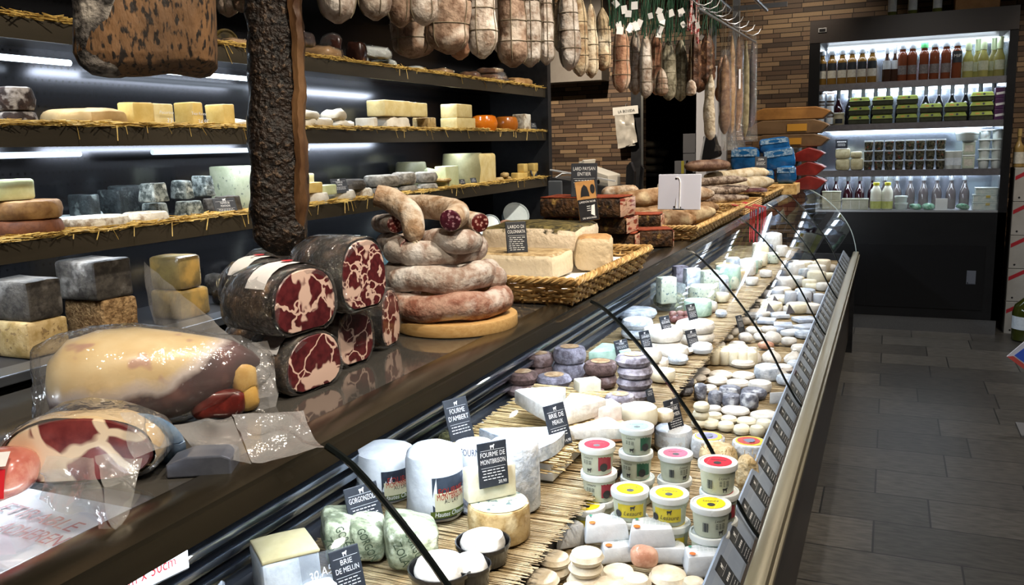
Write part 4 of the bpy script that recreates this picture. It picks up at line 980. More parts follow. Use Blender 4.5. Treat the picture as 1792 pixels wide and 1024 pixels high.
for i, (x0, x1, y0, y1, z) in enumerate(((894, 911, 297, 312, 0), (909, 924, 297, 311, 0), (922, 940, 296, 310, 0), (905, 924, 281, 297, .058), (922, 942, 281, 296, .058))):
    sbox('cheese_cube', x0, x1, y0, y1, 3, .06, 'yellow', 'small yellow cheese cube, %s from the left in the %s row' % (ORD[i if i < 3 else i - 3], 'lower' if i < 3 else 'upper'), z0=z, amp=.001)
ssign(931, 944, 291, 308, 3, ['BEAUFORT'], 'tiny sign before the yellow cheese cubes', body=2, brand=False)
# bottom well (k=4)
def wbox(nm, x0, x1, y0, y1, d, m, label, **k): return sbox(nm, x0, x1, y0, y1, 4, d, m, label, X=k.pop('X', XL - .06), **k)
o, h = wbox('cheese_slab', -20, 124, 535, 606, .2, 'tan', 'light tan lower slab at the left of the bottom ledge', amp=.004, top=1, r=.012)
wbox('cheese_slab', -20, 113, 468, 545, .2, 'greydark', 'dark grey upper slab at the left of the bottom ledge', z0=h + .001, amp=.004, r=.012)
o, h = wbox('cheese_slab', 116, 246, 502, 578, .2, 'crumb', 'crumbly brown lower slab on the bottom ledge', amp=.006, r=.014, fr=40)
wbox('cheese_slab', 100, 236, 442, 516, .2, 'greydark', 'dark grey upper slab on the crumbly brown one', z0=h + .001, amp=.004, r=.012)
o, h = wbox('cheese_slab', 264, 369, 480, 536, .16, 'amber', 'amber lower slab in cling film on the bottom ledge', amp=.003, r=.014)
wbox('cheese_slab', 262, 355, 427, 490, .16, 'amber', 'greyish amber upper slab in cling film on the bottom ledge', z0=h + .001, amp=.003, r=.014)
for i, (x0, x1, y0, y1) in enumerate(((354, 398, 440, 472), (392, 436, 436, 470), (436, 486, 441, 470))):
    wbox('stone_cheese', x0, x1, y0, y1 + 10, .1, 'greydark' if i < 2 else 'grey', 'grey stone-like cheese at the back of the bottom ledge, %s from the left' % ORD[i], X=XL - .3, p=4, amp=.008)
yc = mat('paste_cream', hx('e0c690'), hx('d2b478'), 10, rough=.4)
o, h = wbox('wrapped_cheese', 366, 436, 490, 521, .16, mat('wrap_black_gold', hx('1a1613'), hx('4b3a22'), 12, .45, .6, rough=.2, coat=.6), 'cut cheese in black and gold wrapping on the bottom ledge', p=4, amp=.006, cat='cheese')
wbox('half_cheese', 372, 432, 466, 492, .12, yc, 'cream cut half cheese on the black and gold wrapping', p=3, amp=.002, z0=h)
wbox('half_cheese', 430, 492, 466, 512, .1, yc, 'round cream half cheese just behind the first coppa', p=2.5, amp=.002)
wbox('dark_cheese', 542, 577, 398, 462, .1, 'blackblue', 'upright dark rinded cheese right of the hanging ham foot', p=3.5, amp=.004, X=XL - .2)
wbox('stone_cheese', 570, 606, 408, 455, .12, 'redrind', 'brownish cured piece behind the upright dark cheese', p=3, amp=.008, X=XL - .32)
def cone_bag(h=.16, r=.05): return lathe([(r * .8, 0), (r, .01), (r * .92, h * .3), (r * .55, h * .66), (r * .22, h * .82), (r * .28, h * .9), (r * .4, h)], 18)
p = at(625, 452, X=XL - .1); o = ob('soft_cheese_bag', rough_up(cone_bag(.2, .065), .006, 30), mat('bag_milky', (.62, .66, .56), (.55, .58, .5), 20, rough=.3), loc=(XL - .1, p.y, .952)); tag(o, 'white cone of soft cheese in a tied clear bag behind the coppas', 'cheese bag')
# far end of the well: glass trays with clear tubs
tray = mat('tray_teal', (.06, .12, .14), rough=.2)
o = ob('glass_tray', join(box3(XL - .30, XL + .03, 4.05, 5.9, .963, .975, r=.003), box3(XL + .02, XL + .03, 4.05, 5.9, .975, 1.0)), tray, smooth=False); tag(o, 'teal glass tray on the far bottom ledge under the tubs', 'tray')
def bowl_on_side(r, d): return lathe([(r * .75, 0), (r, .004), (r * .98, d * .8), (r * 1.03, d), (r * .94, d * .97), (r * .9, d * .9), (r * .5, d * .88)], 22)
lid_c = mat('tub_milky', (.5, .56, .55), (.44, .5, .5), 12, rough=.25)
for i, (px, py, r, l) in enumerate(((825, 405, .085, 'milky round tub tilted on the far tray behind the sausage rings'), (855, 402, .07, 'small milky tub on the far tray'), (900, 388, .1, 'clear wrapped half wheel on the far tray near the black wall'))):
    p = at(px, py, X=XL - .12); o = ob('clear_tub', tf(bowl_on_side(r, .07), (0, 0, r * .8), (R(60), 0, R(40))), lid_c, loc=(XL - .12, p.y, .976)); tag(o, l, 'tub')
for i, (x0, x1, y0, y1) in enumerate(((862, 884, 376, 402), (880, 900, 374, 396))):
    p = at((x0 + x1) / 2, y1, X=XL - .06); o = ob('ham_piece', lump(.12, .1, .09, 2.6, .01, 14, i, 3), mat('pink_piece', hx('c9a08e'), hx('b88874'), 12, rough=.35), loc=(XL - .08, p.y, .976)); tag(o, 'pinkish wrapped piece on the far tray, %s from the left' % ORD[i], 'cured meat')
for i, (px, py) in enumerate(((867, 402), (895, 396), (936, 384), (812, 412))):
    p = at(px, py, X=XL + .01); sign(.05, .05, ['BRIE', 'NOIX', 'FLEUR', 'AFFINE'][i], (XL + .005, p.y, .977), 70, 20, 'tiny black sign on the far tray, %s' % ('before the pinkish pieces', 'below the clear half wheel', 'nearest the black end wall', 'nearest the sausage rings')[i], 2, brand=False)
# first shelf (k=1): vacuum packs
vp = {'dark': mat('cured_dark', hx('3a2018'), hx('20120e'), 14, .4, .6, hx('7d5238'), 9, .56, .64, rough=.3, coat=.6), 'brown': mat('cured_brown', hx('8a5b38'), hx('5a3822'), 12, .4, .6, rough=.3, coat=.5), 'white': mat('pack_white', (.6, .63, .6), (.5, .53, .5), 14, rough=.3), 'tan': mat('cured_tan', hx('b99468'), hx('9a7448'), 14, rough=.35, coat=.4)}
def pack(x0, x1, y0, y1, d, m, label, z0=0, X=XL - .04, p=4, amp=.008, film_=True, seed=0):
    o, h = sbox('vacuum_pack', x0, x1, y0, y1, 1, d, vp[m], label, 'vacuum pack', X=X, z0=z0, p=p, amp=amp, seed=seed)
    if film_:
        c = o.data; V = [v.co * 1.04 + Vector((0, 0, .001)) for v in c.vertices]
        ob('clear_film', rough_up((V, [tuple(f.vertices) for f in c.polygons]), .006, 25, seed), cling, o)
    return h
pack(376, 408, 50, 64, .12, 'dark', 'dark flat vacuum pack left of the hanging dark ham', amp=.006)
p = at(393, 48, X=XL - .2); o = ob('round_tin', tf(join(tube([(.05 * math.cos(2 * PI * i / 24), 0, .05 + .05 * math.sin(2 * PI * i / 24)) for i in range(25)], .008, 6), tf(lathe([(.04, 0), (.042, .01)], 20), (0, .004, .05), (R(90), 0, 0)))), mat('tin_dark', hx('2a2418'), hx('5a4a20'), 20, rough=.3), loc=(XL - .2, p.y, SZ[1] + .003), rot=(0, 0, R(60))); tag(o, 'round black-rimmed tin leaning behind the dark packs', 'tin')
pack(406, 440, 48, 66, .14, 'tan', 'pale wrapped piece beside the dark flat pack', seed=1)
h = pack(515, 608, 66, 92, .2, 'tan', 'long flat tan vacuum pack right of the hanging ham', p=3, seed=2)
pack(513, 556, 44, 68, .14, 'dark', 'dark cured pack on top of the flat tan one', z0=.055, seed=3)
pack(600, 650, 36, 84, .12, 'white', 'pale shiny clear bag standing behind the bark-like piece', p=2.4, amp=.02, seed=44, X=XL - .2)
pack(560, 602, 44, 98, .12, 'dark', 'tall dark cured piece in shiny clear bag', p=3, amp=.012, seed=4, X=XL - .09)
pack(604, 645, 58, 100, .1, 'dark', 'upright dark bark-like cured piece', film_=False, seed=5, p=5)
pack(645, 697, 84, 101, .16, 'white', 'lower white pack under the hanging sausages', seed=6)
pack(645, 690, 68, 86, .16, 'white', 'upper white pack under the hanging sausages', z0=.055, seed=7)
pack(690, 745, 97, 108, .16, 'white', 'flat white pack beside the sausage tips', seed=8)
pack(740, 800, 108, 122, .16, 'tan', 'flat tan pack on the top shelf', seed=9)
pack(800, 845, 113, 129, .14, 'brown', 'red-brown sliced pack on the top shelf', seed=10)
for i in range(4): pack(835 - (i % 2) * 4, 893 - i * 3, 118 - i * 4, 129 - i * 5.0, .16, 'brown' if i % 2 else 'dark', 'thin cured slab in a stack of four on the top shelf, %s from the bottom' % ORD[i], z0=i * .024, p=5, amp=.004, seed=20 + i)
pack(880, 937, 128, 144, .12, 'tan', 'tan cured bundle at the right end of the top shelf', seed=30, film_=False)
tag(ob('olive_batten', box3(XL - .3, XL - .22, 4.9, 6.2, SZ[1] + .004, SZ[1] + .035), mat('slat_olive', (.25, .26, .08), rough=.5), smooth=False), 'olive wooden batten lying at the back of the top shelf', 'batten')
# ------------------------------------------------------------------ cured meats on the counter top
CT = CTOP + .001
case_m = mat('coppa_casing', hx('4a3c31'), hx('100c0a'), 28, .42, .56, hx('8a7058'), 22, .56, .66, rough=.28, bump=.9, bs=36, coat=.8)
coppa_face = [meat('coppa_face_%d' % i, hx('43151a'), hx('5f2327'), hx('d4b5a6'), c, g, bg, lo, hi, (1, 1, 1), .07) for i, (c, g, bg, lo, hi) in enumerate(((20, .028, 22, .54, .57), (26, .035, 24, .56, .59), (30, .05, 24, .57, .60)))]
def dsec(a, h, n=22, p=.75, flat=.25):
    out = []
    for i in range(n):
        t = 2 * PI * i / n; c, s = math.cos(t), math.sin(t)
        y = a * math.copysign(abs(c) ** p, c); z = h / 2 + h / 2 * math.copysign(abs(s) ** p, s)
        y *= 1 - .18 * (z / h) ** 2
        out.append((y, max(z, h * .04)))
    return out
def loft(sec, L, secs):
    """sec in local (y,z), run along -x; secs = (fraction, scale)"""
    V, F = [], []; n = len(sec); zc = sum(z for y, z in sec) / n
    for t, s in secs:
        for y, z in sec: V.append(Vector((-L * t, y * s, zc * min(1, s * 1.0) + (z - zc) * s)))
    for j in range(len(secs) - 1):
        for i in range(n): F.append((j * n + i, j * n + (i + 1) % n, (j + 1) * n + (i + 1) % n, (j + 1) * n + i))
    F.append(tuple((len(secs) - 1) * n + i for i in range(n)))
    return V, F
def cutface(sec, x, s=.97, bulge=.003):
    n = len(sec); zc = sum(z for y, z in sec) / n; V = []; F = []
    for k, (q, bx) in enumerate(((1, 0), (.97, bulge * .6), (.6, bulge), (.25, bulge))):
        for y, z in sec: V.append(Vector((x + bx, y * s * q, zc + (z - zc) * s * q)))
    for k in range(3):
        for i in range(n): F.append((k * n + i, k * n + (i + 1) % n, (k + 1) * n + (i + 1) % n, (k + 1) * n + i))
    F.append(tuple(3 * n + i for i in range(n))); return V, F
def coppa(px, py, Z, a, h, L, yaw, fm, label, band=True, seed=0, film_=True, lift=0):
    p = at(px, py, Z=Z); p.z = Z + .001
    sec = dsec(a, h)
    secs = [(0, 1), (.03, 1.02), (.15, 1.03), (.3, 1.05), (.5, 1.03), (.7, .97), (.84, .84), (.94, .6), (1, .25)]
    vf = loft(sec, L, secs)
    k = rough_up(vf, .006, 22, seed, zmin=.0)
    o = ob('coppa', k, case_m, loc=p, rot=(0, 0, R(yaw)))
    ob('cut_face', cutface(sec, .001), fm, o)
    if band:
        V, F = [], []
        top = [(y, z) for y, z in sec if z > h * .62]; top.sort()
        for y, z in top:
            for x in (-.018, -.058): V.append(Vector((x, y * 1.05, z * 1.03 + .004)))
        for i in range(len(top) - 1): F.append((2 * i, 2 * i + 2, 2 * i + 3, 2 * i + 1))
        b = ob('paper_band', (V, F), paper_white, o)
        ym, zm = top[len(top) // 2]
        ob('red_seal', tf(disc(.009, 14), (-.04, ym * .6, h * 1.03 + .006)), mat('seal_red', (.55, .04, .05), rough=.5), b, smooth=False)
    if film_:
        ob('clear_film', rough_up(tf(loft(sec, L, [(-.02, .9), (-.015, 1.05)] + [(t, s + .06) for t, s in secs[1:]]), (0, 0, 0)), .004, 35, seed + 3, zmin=.0), cling, o)
    return tag(o, label, 'cured meat', None)
coppa(553, 684, CTOP, .062, .088, .13, -6, coppa_face[0], 'coppa at the front bottom of the pile, its marbled cut face above the counter', seed=1)
coppa(468, 660, CTOP, .054, .08, .12, -4, coppa_face[1], 'dark coppa lying behind the front bottom one, face hidden', seed=2, band=False).location = at(470, 660, Z=CTOP) + Vector((-.02, .075, .001))
coppa(538, 584, CTOP + .092, .066, .098, .145, -8, coppa_face[0], 'front coppa on top of the pile, with white paper band', seed=3)
coppa(450, 560, CTOP + .092, .054, .085, .11, -8, coppa_face[2], 'dark coppa behind the front top one, red seal on its label', seed=4).location = at(462, 560, Z=CTOP + .092) + Vector((-.03, .07, .002))
coppa(624, 640, CTOP, .046, .098, .2, -8, coppa_face[1], 'small upright coppa between the front bottom coppa and the sausage board', seed=5)
coppa(685, 608, CTOP, .042, .108, .2, 8, coppa_face[2], 'pale marbled coppa touching the wooden board', seed=6)
coppa(640, 545, CTOP + .101, .056, .118, .15, -8, coppa_face[2], 'big coppa high at the back of the pile below the grey cheeses', seed=7, band=False)
coppa(560, 520, CTOP + .0, .06, .13, .2, -8, coppa_face[1], 'dark netted coppa furthest back in the pile', seed=8, band=False).location = at(600, 560, Z=CTOP) + Vector((-.19, .12, .001))
# --- sausage rings on a round board
rind = mat('sausage_bloom', hx('cdc3ba'), hx('9c8274'), 34, .42, .6, hx('e2dedb'), 16, .52, .66, rough=.8, bump=.5, bs=80)
rind2 = mat('sausage_red_bloom', hx('b3907f'), hx('875645'), 34, .42, .6, hx('d2c4bb'), 22, .55, .68, rough=.75, bump=.5, bs=80)
rind3 = mat('sausage_tan_bloom', hx('cdb9a2'), hx('9f8163'), 30, .42, .6, hx('e0d8cc'), 14, .52, .66, rough=.8, bump=.5, bs=80)
sal_face = salami_face('salami_cut', hx('6a2424'), hx('c79a90'), 150, .36); sal_face2 = salami_face('salami_cut_purple', hx('6b2a3e'), hx('c79aa6'), 150, .36)
wood_b = mat('board_pine', hx('d2ad74'), hx('bd9359'), 14, .35, .65, rough=.5, st=(1, 12, 12))
pb = at(800, 594, Z=CTOP); cb_ = pb + away(pb) * .126
o = ob('round_board', drum(.126, .026, .004, 48), wood_b, loc=(cb_.x, cb_.y, CT)); tag(o, 'round pine board on the counter under the sausage rings', 'board')
def ring(R_, rt, a0, a1, n=40, seed=0, sq=1.0, wob=.003):
    P, rad = [], []
    for i in range(n + 1):
        t = i / n; a = R(a0 + (a1 - a0) * t)
        P.append((R_ * math.cos(a), R_ * sq * math.sin(a), rt + wob * math.sin(5 * a + seed)))
        e = min(t, 1 - t) * n
        rad.append(rt * (.45 if e < .5 else .8 if e < 1.5 else .95 if e < 2.5 else 1) * (1 + .05 * math.sin(7 * a + seed)))
    return tube(P, rad, 16, .003, 30, seed)
rc = cb_ + Vector((-.018, .004, 0))
for i, (Ro, rt, z, a0, a1, m, l) in enumerate(((.108, .0275, .0, 60, 395, rind2, 'bottom reddish dried sausage ring on the board'), (.094, .027, .053, 75, 410, rind, 'second dried sausage ring from the bottom'), (.082, .026, .105, 65, 395, rind, 'third dried sausage ring from the bottom'))):
    o = ob('sausage_ring', ring(Ro, rt, a0, a1, seed=i * 3), m, loc=(rc.x - .012 * i, rc.y, CT + .0275 + z)); tag(o, l, 'sausage', 'dried sausage rings')
def saus(px_pts, rad, m, label, face=None, fm=None, n=18, seed=0, name='dried_sausage', amp=.002, cat='sausage', group=None, res=5, knot=False):
    """sausage along photo points (px, py, Y); face = 0/-1 end that is cut"""
    P = [at(a, b, Y=c) for a, b, c in px_pts]
    Q, rr = [], []
    R_ = rad if hasattr(rad, '__len__') else [rad] * len(P)
    for k in range(len(P) - 1):
        for j in range(res):
            f = j / res; p0, p1, p2, p3 = P[max(k - 1, 0)], P[k], P[k + 1], P[min(k + 2, len(P) - 1)]
            Q.append(.5 * ((2 * p1) + (p2 - p0) * f + (2 * p0 - 5 * p1 + 4 * p2 - p3) * f * f + (3 * p1 - p0 - 3 * p2 + p3) * f ** 3)); rr.append(R_[k] * (1 - f) + R_[k + 1] * f)
    Q.append(P[-1]); rr.append(R_[-1])
    def taper(Q, rr, end):
        d = (Q[0] - Q[1] if end == 0 else Q[-1] - Q[-2]).normalized(); r = rr[0] if end == 0 else rr[-1]; b = Q[0] if end == 0 else Q[-1]
        ex = [(b + d * r * .45, r * .8), (b + d * r * .75, r * .5), (b + d * r * .85, r * .2)]
        if end == 0: return [e[0] for e in ex[::-1]] + Q, [e[1] for e in ex[::-1]] + rr
        return Q + [e[0] for e in ex], rr + [e[1] for e in ex]
    c0 = sum(Q, Vector()) / len(Q)
    ends = [] if face is None else list(face) if hasattr(face, '__len__') else [face]
    fin = [(Q[0], (Q[0] - Q[1]).normalized(), rr[0]), (Q[-1], (Q[-1] - Q[-2]).normalized(), rr[-1])]
    if -1 not in ends: Q, rr = taper(Q, rr, -1)
    if 0 not in ends: Q, rr = taper(Q, rr, 0)
    Q = [q - c0 for q in Q]
    o = ob(name, tube(Q, rr, n, amp, 30, seed), m, loc=c0)
    for e in ends:
        b, d, r = fin[0 if e == 0 else 1]
        ob('cut_face', tf(lathe([(r * .97, 0), (r * .9, r * .06), (r * .5, r * .09)], n), b - c0, d.to_track_quat('Z', 'Y').to_euler()), fm or sal_face, o)
    if knot:
        b, d, r = fin[knot if knot == 0 else 1]; b = b - c0
        ob('string_knot', join(tube([b + d * r * .8, b + d * (r * .8 + .012)], .004, 8), tube([b + d * (r * .8 + .006) + Vector((.008 * math.cos(t * .7), 0, .008 * math.sin(t * .7))) for t in range(10)], .0012, 5)), mat('string_cream', (.6, .52, .38), rough=.8), o)
    return tag(o, label, cat, group)
by = rc.y
zl4 = CT + .0275 + .157
saus([(748, 424, by - .03), (775, 421, by - .065), (805, 424, by - .065), (826, 421, by - .02)], .0245, rind, 'short bent grey sausage lying on the rings below the purple cut face', seed=11)
saus([(676, 424, by + .02), (690, 427, by - .03), (716, 433, by - .085)], [.021, .022, .0195], rind, 'grey cut sausage on the rings, dark red cut face towards the shop, lower of two', -1, seed=12)
saus([(664, 391, by + .03), (676, 391, by - .01), (693, 392, by - .06)], [.019, .02, .0185], rind, 'blue-grey cut sausage, reddish cut face, upper of the two at left', -1, seed=13)
saus([(658, 342, by - .06), (688, 352, by - .05), (718, 376, by - .07), (724, 408, by - .085)], [.0215, .025, .025, .021], rind3, 'tan sausage bent over the pile with raised red cut face at upper left', 0, seed=14, knot=-1)
saus([(704, 362, by + .05), (750, 362, by + .03), (800, 372, by - .03), (788, 386, by - .1)], [.024, .025, .025, .0215], rind3, 'tan arched sausage with purple cut face towards the viewer', -1, sal_face2, seed=15)
saus([(800, 385, by + .06), (818, 386, by + .01), (840, 390, by - .03)], [.02, .021, .019], rind3, 'tan sausage end with cut face at the right of the pile', -1, seed=16)
saus([(838, 482, by + .10), (868, 487, by + .02)], .024, rind, 'small grey sausage tucked behind the rings at right', seed=17)
for i, (px, py) in enumerate(((742, 449), (768, 447))):
    p = at(px, py, Y=by - .0); tag(ob('wooden_peg', tf(lathe([(.009, 0), (.0095, .002), (.0095, .03), (.008, .032)], 12)), mat('peg_wood', hx('b08a55'), hx('96703f'), 30), loc=(p.x, p.y, CT + .134)), 'small wooden peg inside the sausage rings, %s' % ('left one' if i == 0 else 'right one'), 'peg')
# --- hams in plastic bags at the near end
def hammat():
    m, nt, out = _nodes('ham_body'); L = nt.links
    b = _N(nt, 'BsdfPrincipled'); L.new(b.outputs[0], out.inputs[0]); b.inputs['Roughness'].default_value = .35; b.inputs['Coat Weight'].default_value = .3
    tc = _N(nt, 'TexCoord'); sp = _N(nt, 'SeparateXYZ'); L.new(tc.outputs['Object'], sp.inputs[0])
    n = _N(nt, 'TexNoise'); n.inputs['Scale'].default_value = 14; n.inputs['Detail'].default_value = 4; L.new(tc.outputs['Object'], n.inputs['Vector'])
    def M(op, a, b_):
        q = _N(nt, 'Math', operation=op)
        for i, v in enumerate((a, b_)):
            if hasattr(v, 'links'): L.new(v, q.inputs[i])
            else: q.inputs[i].default_value = v
        return q.outputs[0]
    xr = M('MAXIMUM', M('SUBTRACT', sp.outputs[0], 0.0), 0)
    f = M('ADD', M('SUBTRACT', M('SUBTRACT', sp.outputs[2], .056), M('MULTIPLY', xr, .50)), M('MULTIPLY', M('SUBTRACT', n.outputs['Fac'], .5), .05))
    f = M('ADD', M('MULTIPLY', f, 8), .5)
    n2 = _N(nt, 'TexNoise'); n2.inputs['Scale'].default_value = 20; L.new(tc.outputs['Object'], n2.inputs['Vector'])
    cream = ramp(nt, n2.outputs['Fac'], [(.35, hx('e3cd9e')), (.62, hx('d9bd88')), (.68, hx('b98f78'))])
    dark = ramp(nt, n2.outputs['Fac'], [(.35, hx('351312')), (.6, hx('512120')), (.7, hx('7d4a42'))])
    low = ramp(nt, f, [(.0, (0, 0, 0)), (.42, (0, 0, 0)), (.50, (1, 1, 1))])
    c = mixc(nt, low, dark, mixc(nt, ramp(nt, f, [(.5, (1, 1, 1)), (.62, (0, 0, 0))]), cream, hx('d8ccc8')))
    L.new(c, b.inputs['Base Color']); return m
def hamloft(L, secs, n=26, p=.85):
    V, F = [], []
    for t, yc, zc, a, h in secs:
        for i in range(n):
            th = 2 * PI * i / n; c, s = math.cos(th), math.sin(th)
            V.append(Vector((L * (t - .5), yc + a * math.copysign(abs(c) ** p, c), max(0, zc + h * math.copysign(abs(s) ** p, s)))))
    for j in range(len(secs) - 1):
        for i in range(n): F.append((j * n + i, (j + 1) * n + i, (j + 1) * n + (i + 1) % n, j * n + (i + 1) % n))
    F += [tuple(range(n)), tuple(reversed([(len(secs) - 1) * n + i for i in range(n)]))]
    return V, F
pc = at(278, 752, Z=CTOP); pc = Vector((pc.x - .03, pc.y + .035, CT))
yawA = 45
secA = [(0, 0, .06, .012, .015), (.02, 0, .06, .035, .042), (.1, 0, .062, .056, .06), (.25, 0, .064, .066, .064), (.42, 0, .064, .068, .064), (.6, 0, .062, .062, .056), (.76, 0, .064, .05, .042), (.88, 0, .066, .036, .03), (.97, 0, .066, .018, .014), (1, 0, .066, .006, .005)]
hA = ob('ham', rough_up(hamloft(.27, secA), .006, 16, 2, zmin=0), hammat(), loc=pc, rot=(0, 0, R(yawA)))
tag(hA, 'boned cream and dark red ham in a clear bag, larger one at the counter edge', 'ham')
ob('fat_wedge', tf(rough_up(lump(.035, .045, .075, 2.6, .004, 30, 3, 3), .004, 30), (.118, -.012, .0), (0, R(-8), 0)), mat('ham_fat', hx('e2c17c'), hx('cfa458'), 20, rough=.35), hA)
ob('lean_end', tf(lump(.075, .035, .04, 3, .006, 30, 5, 3), (.075, -.028, 0)), mat('ham_lean', hx('6d2620'), hx('4d1714'), 30, rough=.3, coat=.5), hA)
ob('red_patch', tf(lump(.045, .008, .036, 3, .004, 40, 6, 3), (.02, -.060, .066), (R(-28), 0, 0)), mat('ham_patch', hx('b5633f'), hx('8f4630'), 30, rough=.35), hA)
bagA = film('ham_bag', clear=.9, rough=.1, bump=.6, bs=30, milk=(.6, .6, .62), fres=1.45); bagF = film('ham_bag_flap', clear=.75, rough=.12, bump=.7, bs=30, milk=(.7, .7, .72), fres=1.5)
ob('bag_skin', rough_up(hamloft(.30, [(t, yc, zc, a + .009, h + .009) for t, yc, zc, a, h in secA]), .011, 26, 7, zmin=.0), bagA, hA)
inv = hA.matrix_basis.inverted()
hA_m = Matrix.Translation(pc) @ Euler((0, 0, R(yawA))).to_matrix().to_4x4(); hI = hA_m.inverted()
def wsheet(pts, **k):
    V, F = sheet(*pts, **k); return [hI @ v for v in V], F
ob('bag_flap', wsheet([at(248, 457, Y=1.0), at(420, 600, Y=.93), at(405, 640, Y=.90), at(268, 565, Y=.97)], n=18, amp=.006, fr=16, seed=1), bagF, hA)
ob('bag_flap', wsheet([at(150, 592, Y=.86), at(128, 600, Y=.82), at(140, 690, Y=.79), at(190, 700, Y=.78)], n=10, amp=.008, fr=24, seed=2), bagF, hA)
ob('bag_flap', wsheet([at(428, 596, Y=.97), at(488, 690, Y=.96), at(470, 770, Y=.93), at(400, 700, Y=.9)], n=16, amp=.01, fr=20, seed=3), bagF, hA)
ob('bag_flap', wsheet([at(432, 600, Y=.94), at(466, 596, Y=.95), at(490, 690, Y=.95), at(440, 700, Y=.92)], n=12, amp=.012, fr=24, seed=9), bagF, hA)
zf = CTOP + .012
ob('bag_flap', wsheet([at(302, 742, Z=zf + .03), at(350, 800, Z=zf), at(440, 812, Z=zf), at(405, 728, Z=zf + .035)], n=18, amp=.008, fr=22, seed=4), bagF, hA)
ob('bag_flap', wsheet([at(405, 728, Z=zf + .035), at(440, 812, Z=zf), at(567, 786, Z=zf), at(530, 722, Z=zf + .02)], n=18, amp=.008, fr=22, seed=5), bagF, hA)
# second ham: big cut face
faceB = meat('ham_face', hx('5a1f20'), hx('7d3836'), hx('dcc7aa'), 11, .05, 13, .57, .6, (1, 1, 1), .05)
pB = at(118, 868, Z=CTOP) + Vector((-.012, .03, .001))
secB = dsec(.088, .078, 30, .85)
hB = ob('ham', rough_up(loft(secB, .10, [(0, 1), (.05, 1.02), (.3, 1.0), (.55, .9), (.75, .72), (.9, .5), (1, .25)]), .005, 18, 4, zmin=.0), mat('ham_rind', hx('dcc49c'), hx('c7a57a'), 12, .4, .6, hx('b98d74'), 9, .6, .7, rough=.35), loc=pB, rot=(0, 0, R(-62)))
tag(hB, 'cut ham with big red and cream face in a clear bag, nearest the viewer', 'ham')
ob('cut_face', tf(cutface(secB, .001, .95, .008)), faceB, hB)
hB_m = Matrix.Translation(pB) @ Euler((0, 0, R(-62))).to_matrix().to_4x4(); hI = hB_m.inverted()
ob('bag_skin', rough_up(tf(loft(secB, .12, [(-.03, .98), (-.02, 1.06), (.05, 1.08), (.3, 1.07), (.55, 1.0), (.75, .85), (.9, .62), (1, .35)]), (.0, 0, 0)), .010, 26, 8, zmin=0), bagA, hB)
ob('bag_flap', wsheet([at(80, 800, Z=zf + .05), at(70, 872, Z=zf), at(195, 925, Z=zf), at(165, 800, Z=zf + .05)], n=16, amp=.012, fr=22, seed=6), film('bag_film_milky', clear=.72, rough=.12, bump=.7, bs=30, milk=(.72, .72, .7), fres=1.5), hB)
ob('bag_flap', wsheet([at(165, 800, Z=zf + .05), at(195, 925, Z=zf), at(226, 898, Z=zf), at(250, 800, Z=zf + .04)], n=16, amp=.013, fr=24, seed=7), film('bag_film_milky', 0), hB)
ob('bag_flap', wsheet([at(205, 725, Z=zf + .075), at(240, 800, Z=zf + .03), at(300, 780, Z=zf + .015), at(270, 735, Z=zf + .05)], n=14, amp=.012, fr=22, seed=8), bagF, hB)
# third packet corner with red label
pC = at(12, 884, Z=CTOP) + Vector((-.03, .0, .001))
hC = ob('ham_packet', lump(.10, .09, .055, 2.6, .005, 20, 3, 4), mat('packet_pink', hx('b4675a'), hx('d3a08e'), 16, .42, .6, rough=.25, coat=.6), loc=pC, rot=(0, 0, R(35)))
ob('red_label', tf(rough_up(sub(quadp(.07, .03), 3), .001, 30), (-.0, -.047, .018), (R(-22), 0, R(-4))), mat('label_red', (.6, .02, .03), rough=.4), hC); ob('white_label', tf(quadp(.075, .02), (-.0, -.0415, .05), (R(-60), 0, 0)), paper_white, hC)
tag(hC, 'pink sliced ham packet with red and white label at the left picture edge', 'ham packet')
# cling film box on the inner ledge under the near end, seen over and under the rail
ZBX, YWB = 1.10, R(-10.5)
o = tag(empty('film_box', (-.765, .735, ZBX), (0, 0, YWB)), 'white cling film box with red lettering below the near end of the counter top', 'box')
bxm = mat('box_white', (.72, .74, .78), rough=.4); redp = mat('print_red', (.36, .015, .02), rough=.5); bluep = mat('print_blue', (.02, .03, .3), rough=.4)
ob('carton', box3(-.42, -.001, -.18, 0, 0, .064, r=.003), bxm, o, smooth=False)
ob('blue_end', box3(-.06, .0005, -.1805, -.115, -.001, .0645, r=.002), bluep, o, smooth=False)
bI = (Matrix.Translation((-.765, .735, ZBX)) @ Euler((0, 0, YWB)).to_matrix().to_4x4()).inverted()
def along(pa, pb, s, hgt):
    a, b_ = at(*pa, Z=ZBX + .064), at(*pb, Z=ZBX + .064); d = b_ - a; m_ = bI @ ((a + b_) / 2)
    ob('lettering', tf(text(s, hgt, d.length), (m_.x, m_.y, .0648), (R(-90), 0, math.atan2(d.y, d.x) - YWB)), redp, o, smooth=False)
along((-10, 893), (120, 932), 'ETIRABLE', .024)
along((-14, 928), (110, 962), 'ADHERENT', .024)
ob('lettering', tf(text('300m x 30cm', .014, .085), (.0004, -.062, .014), (0, 0, R(90))), redp, o, smooth=False)
C('added_glow_strip', box3(-1.235, -1.222, .3, .9, 1.195, 1.205), mat('case_led', 0), smooth=False)  # glowing strip added out of sight to brighten the cling film box
area('added_box_light', (-1.2, .62, 1.2), (0, R(-62), 0), .02, .5, 3, COOL)  # area light added with the strip, aimed over the box top
C('inner_ledge', box3(-1.11, -.80, .4, .74, 1.085, 1.099), dark_panel, smooth=False)
C('clear_top', box3(CB, -.70, YN, TOPB, 1.230, CTOP), film('top_clear', clear=.9, rough=.03, milk=(.3, .33, .36), fres=1.3), smooth=False)
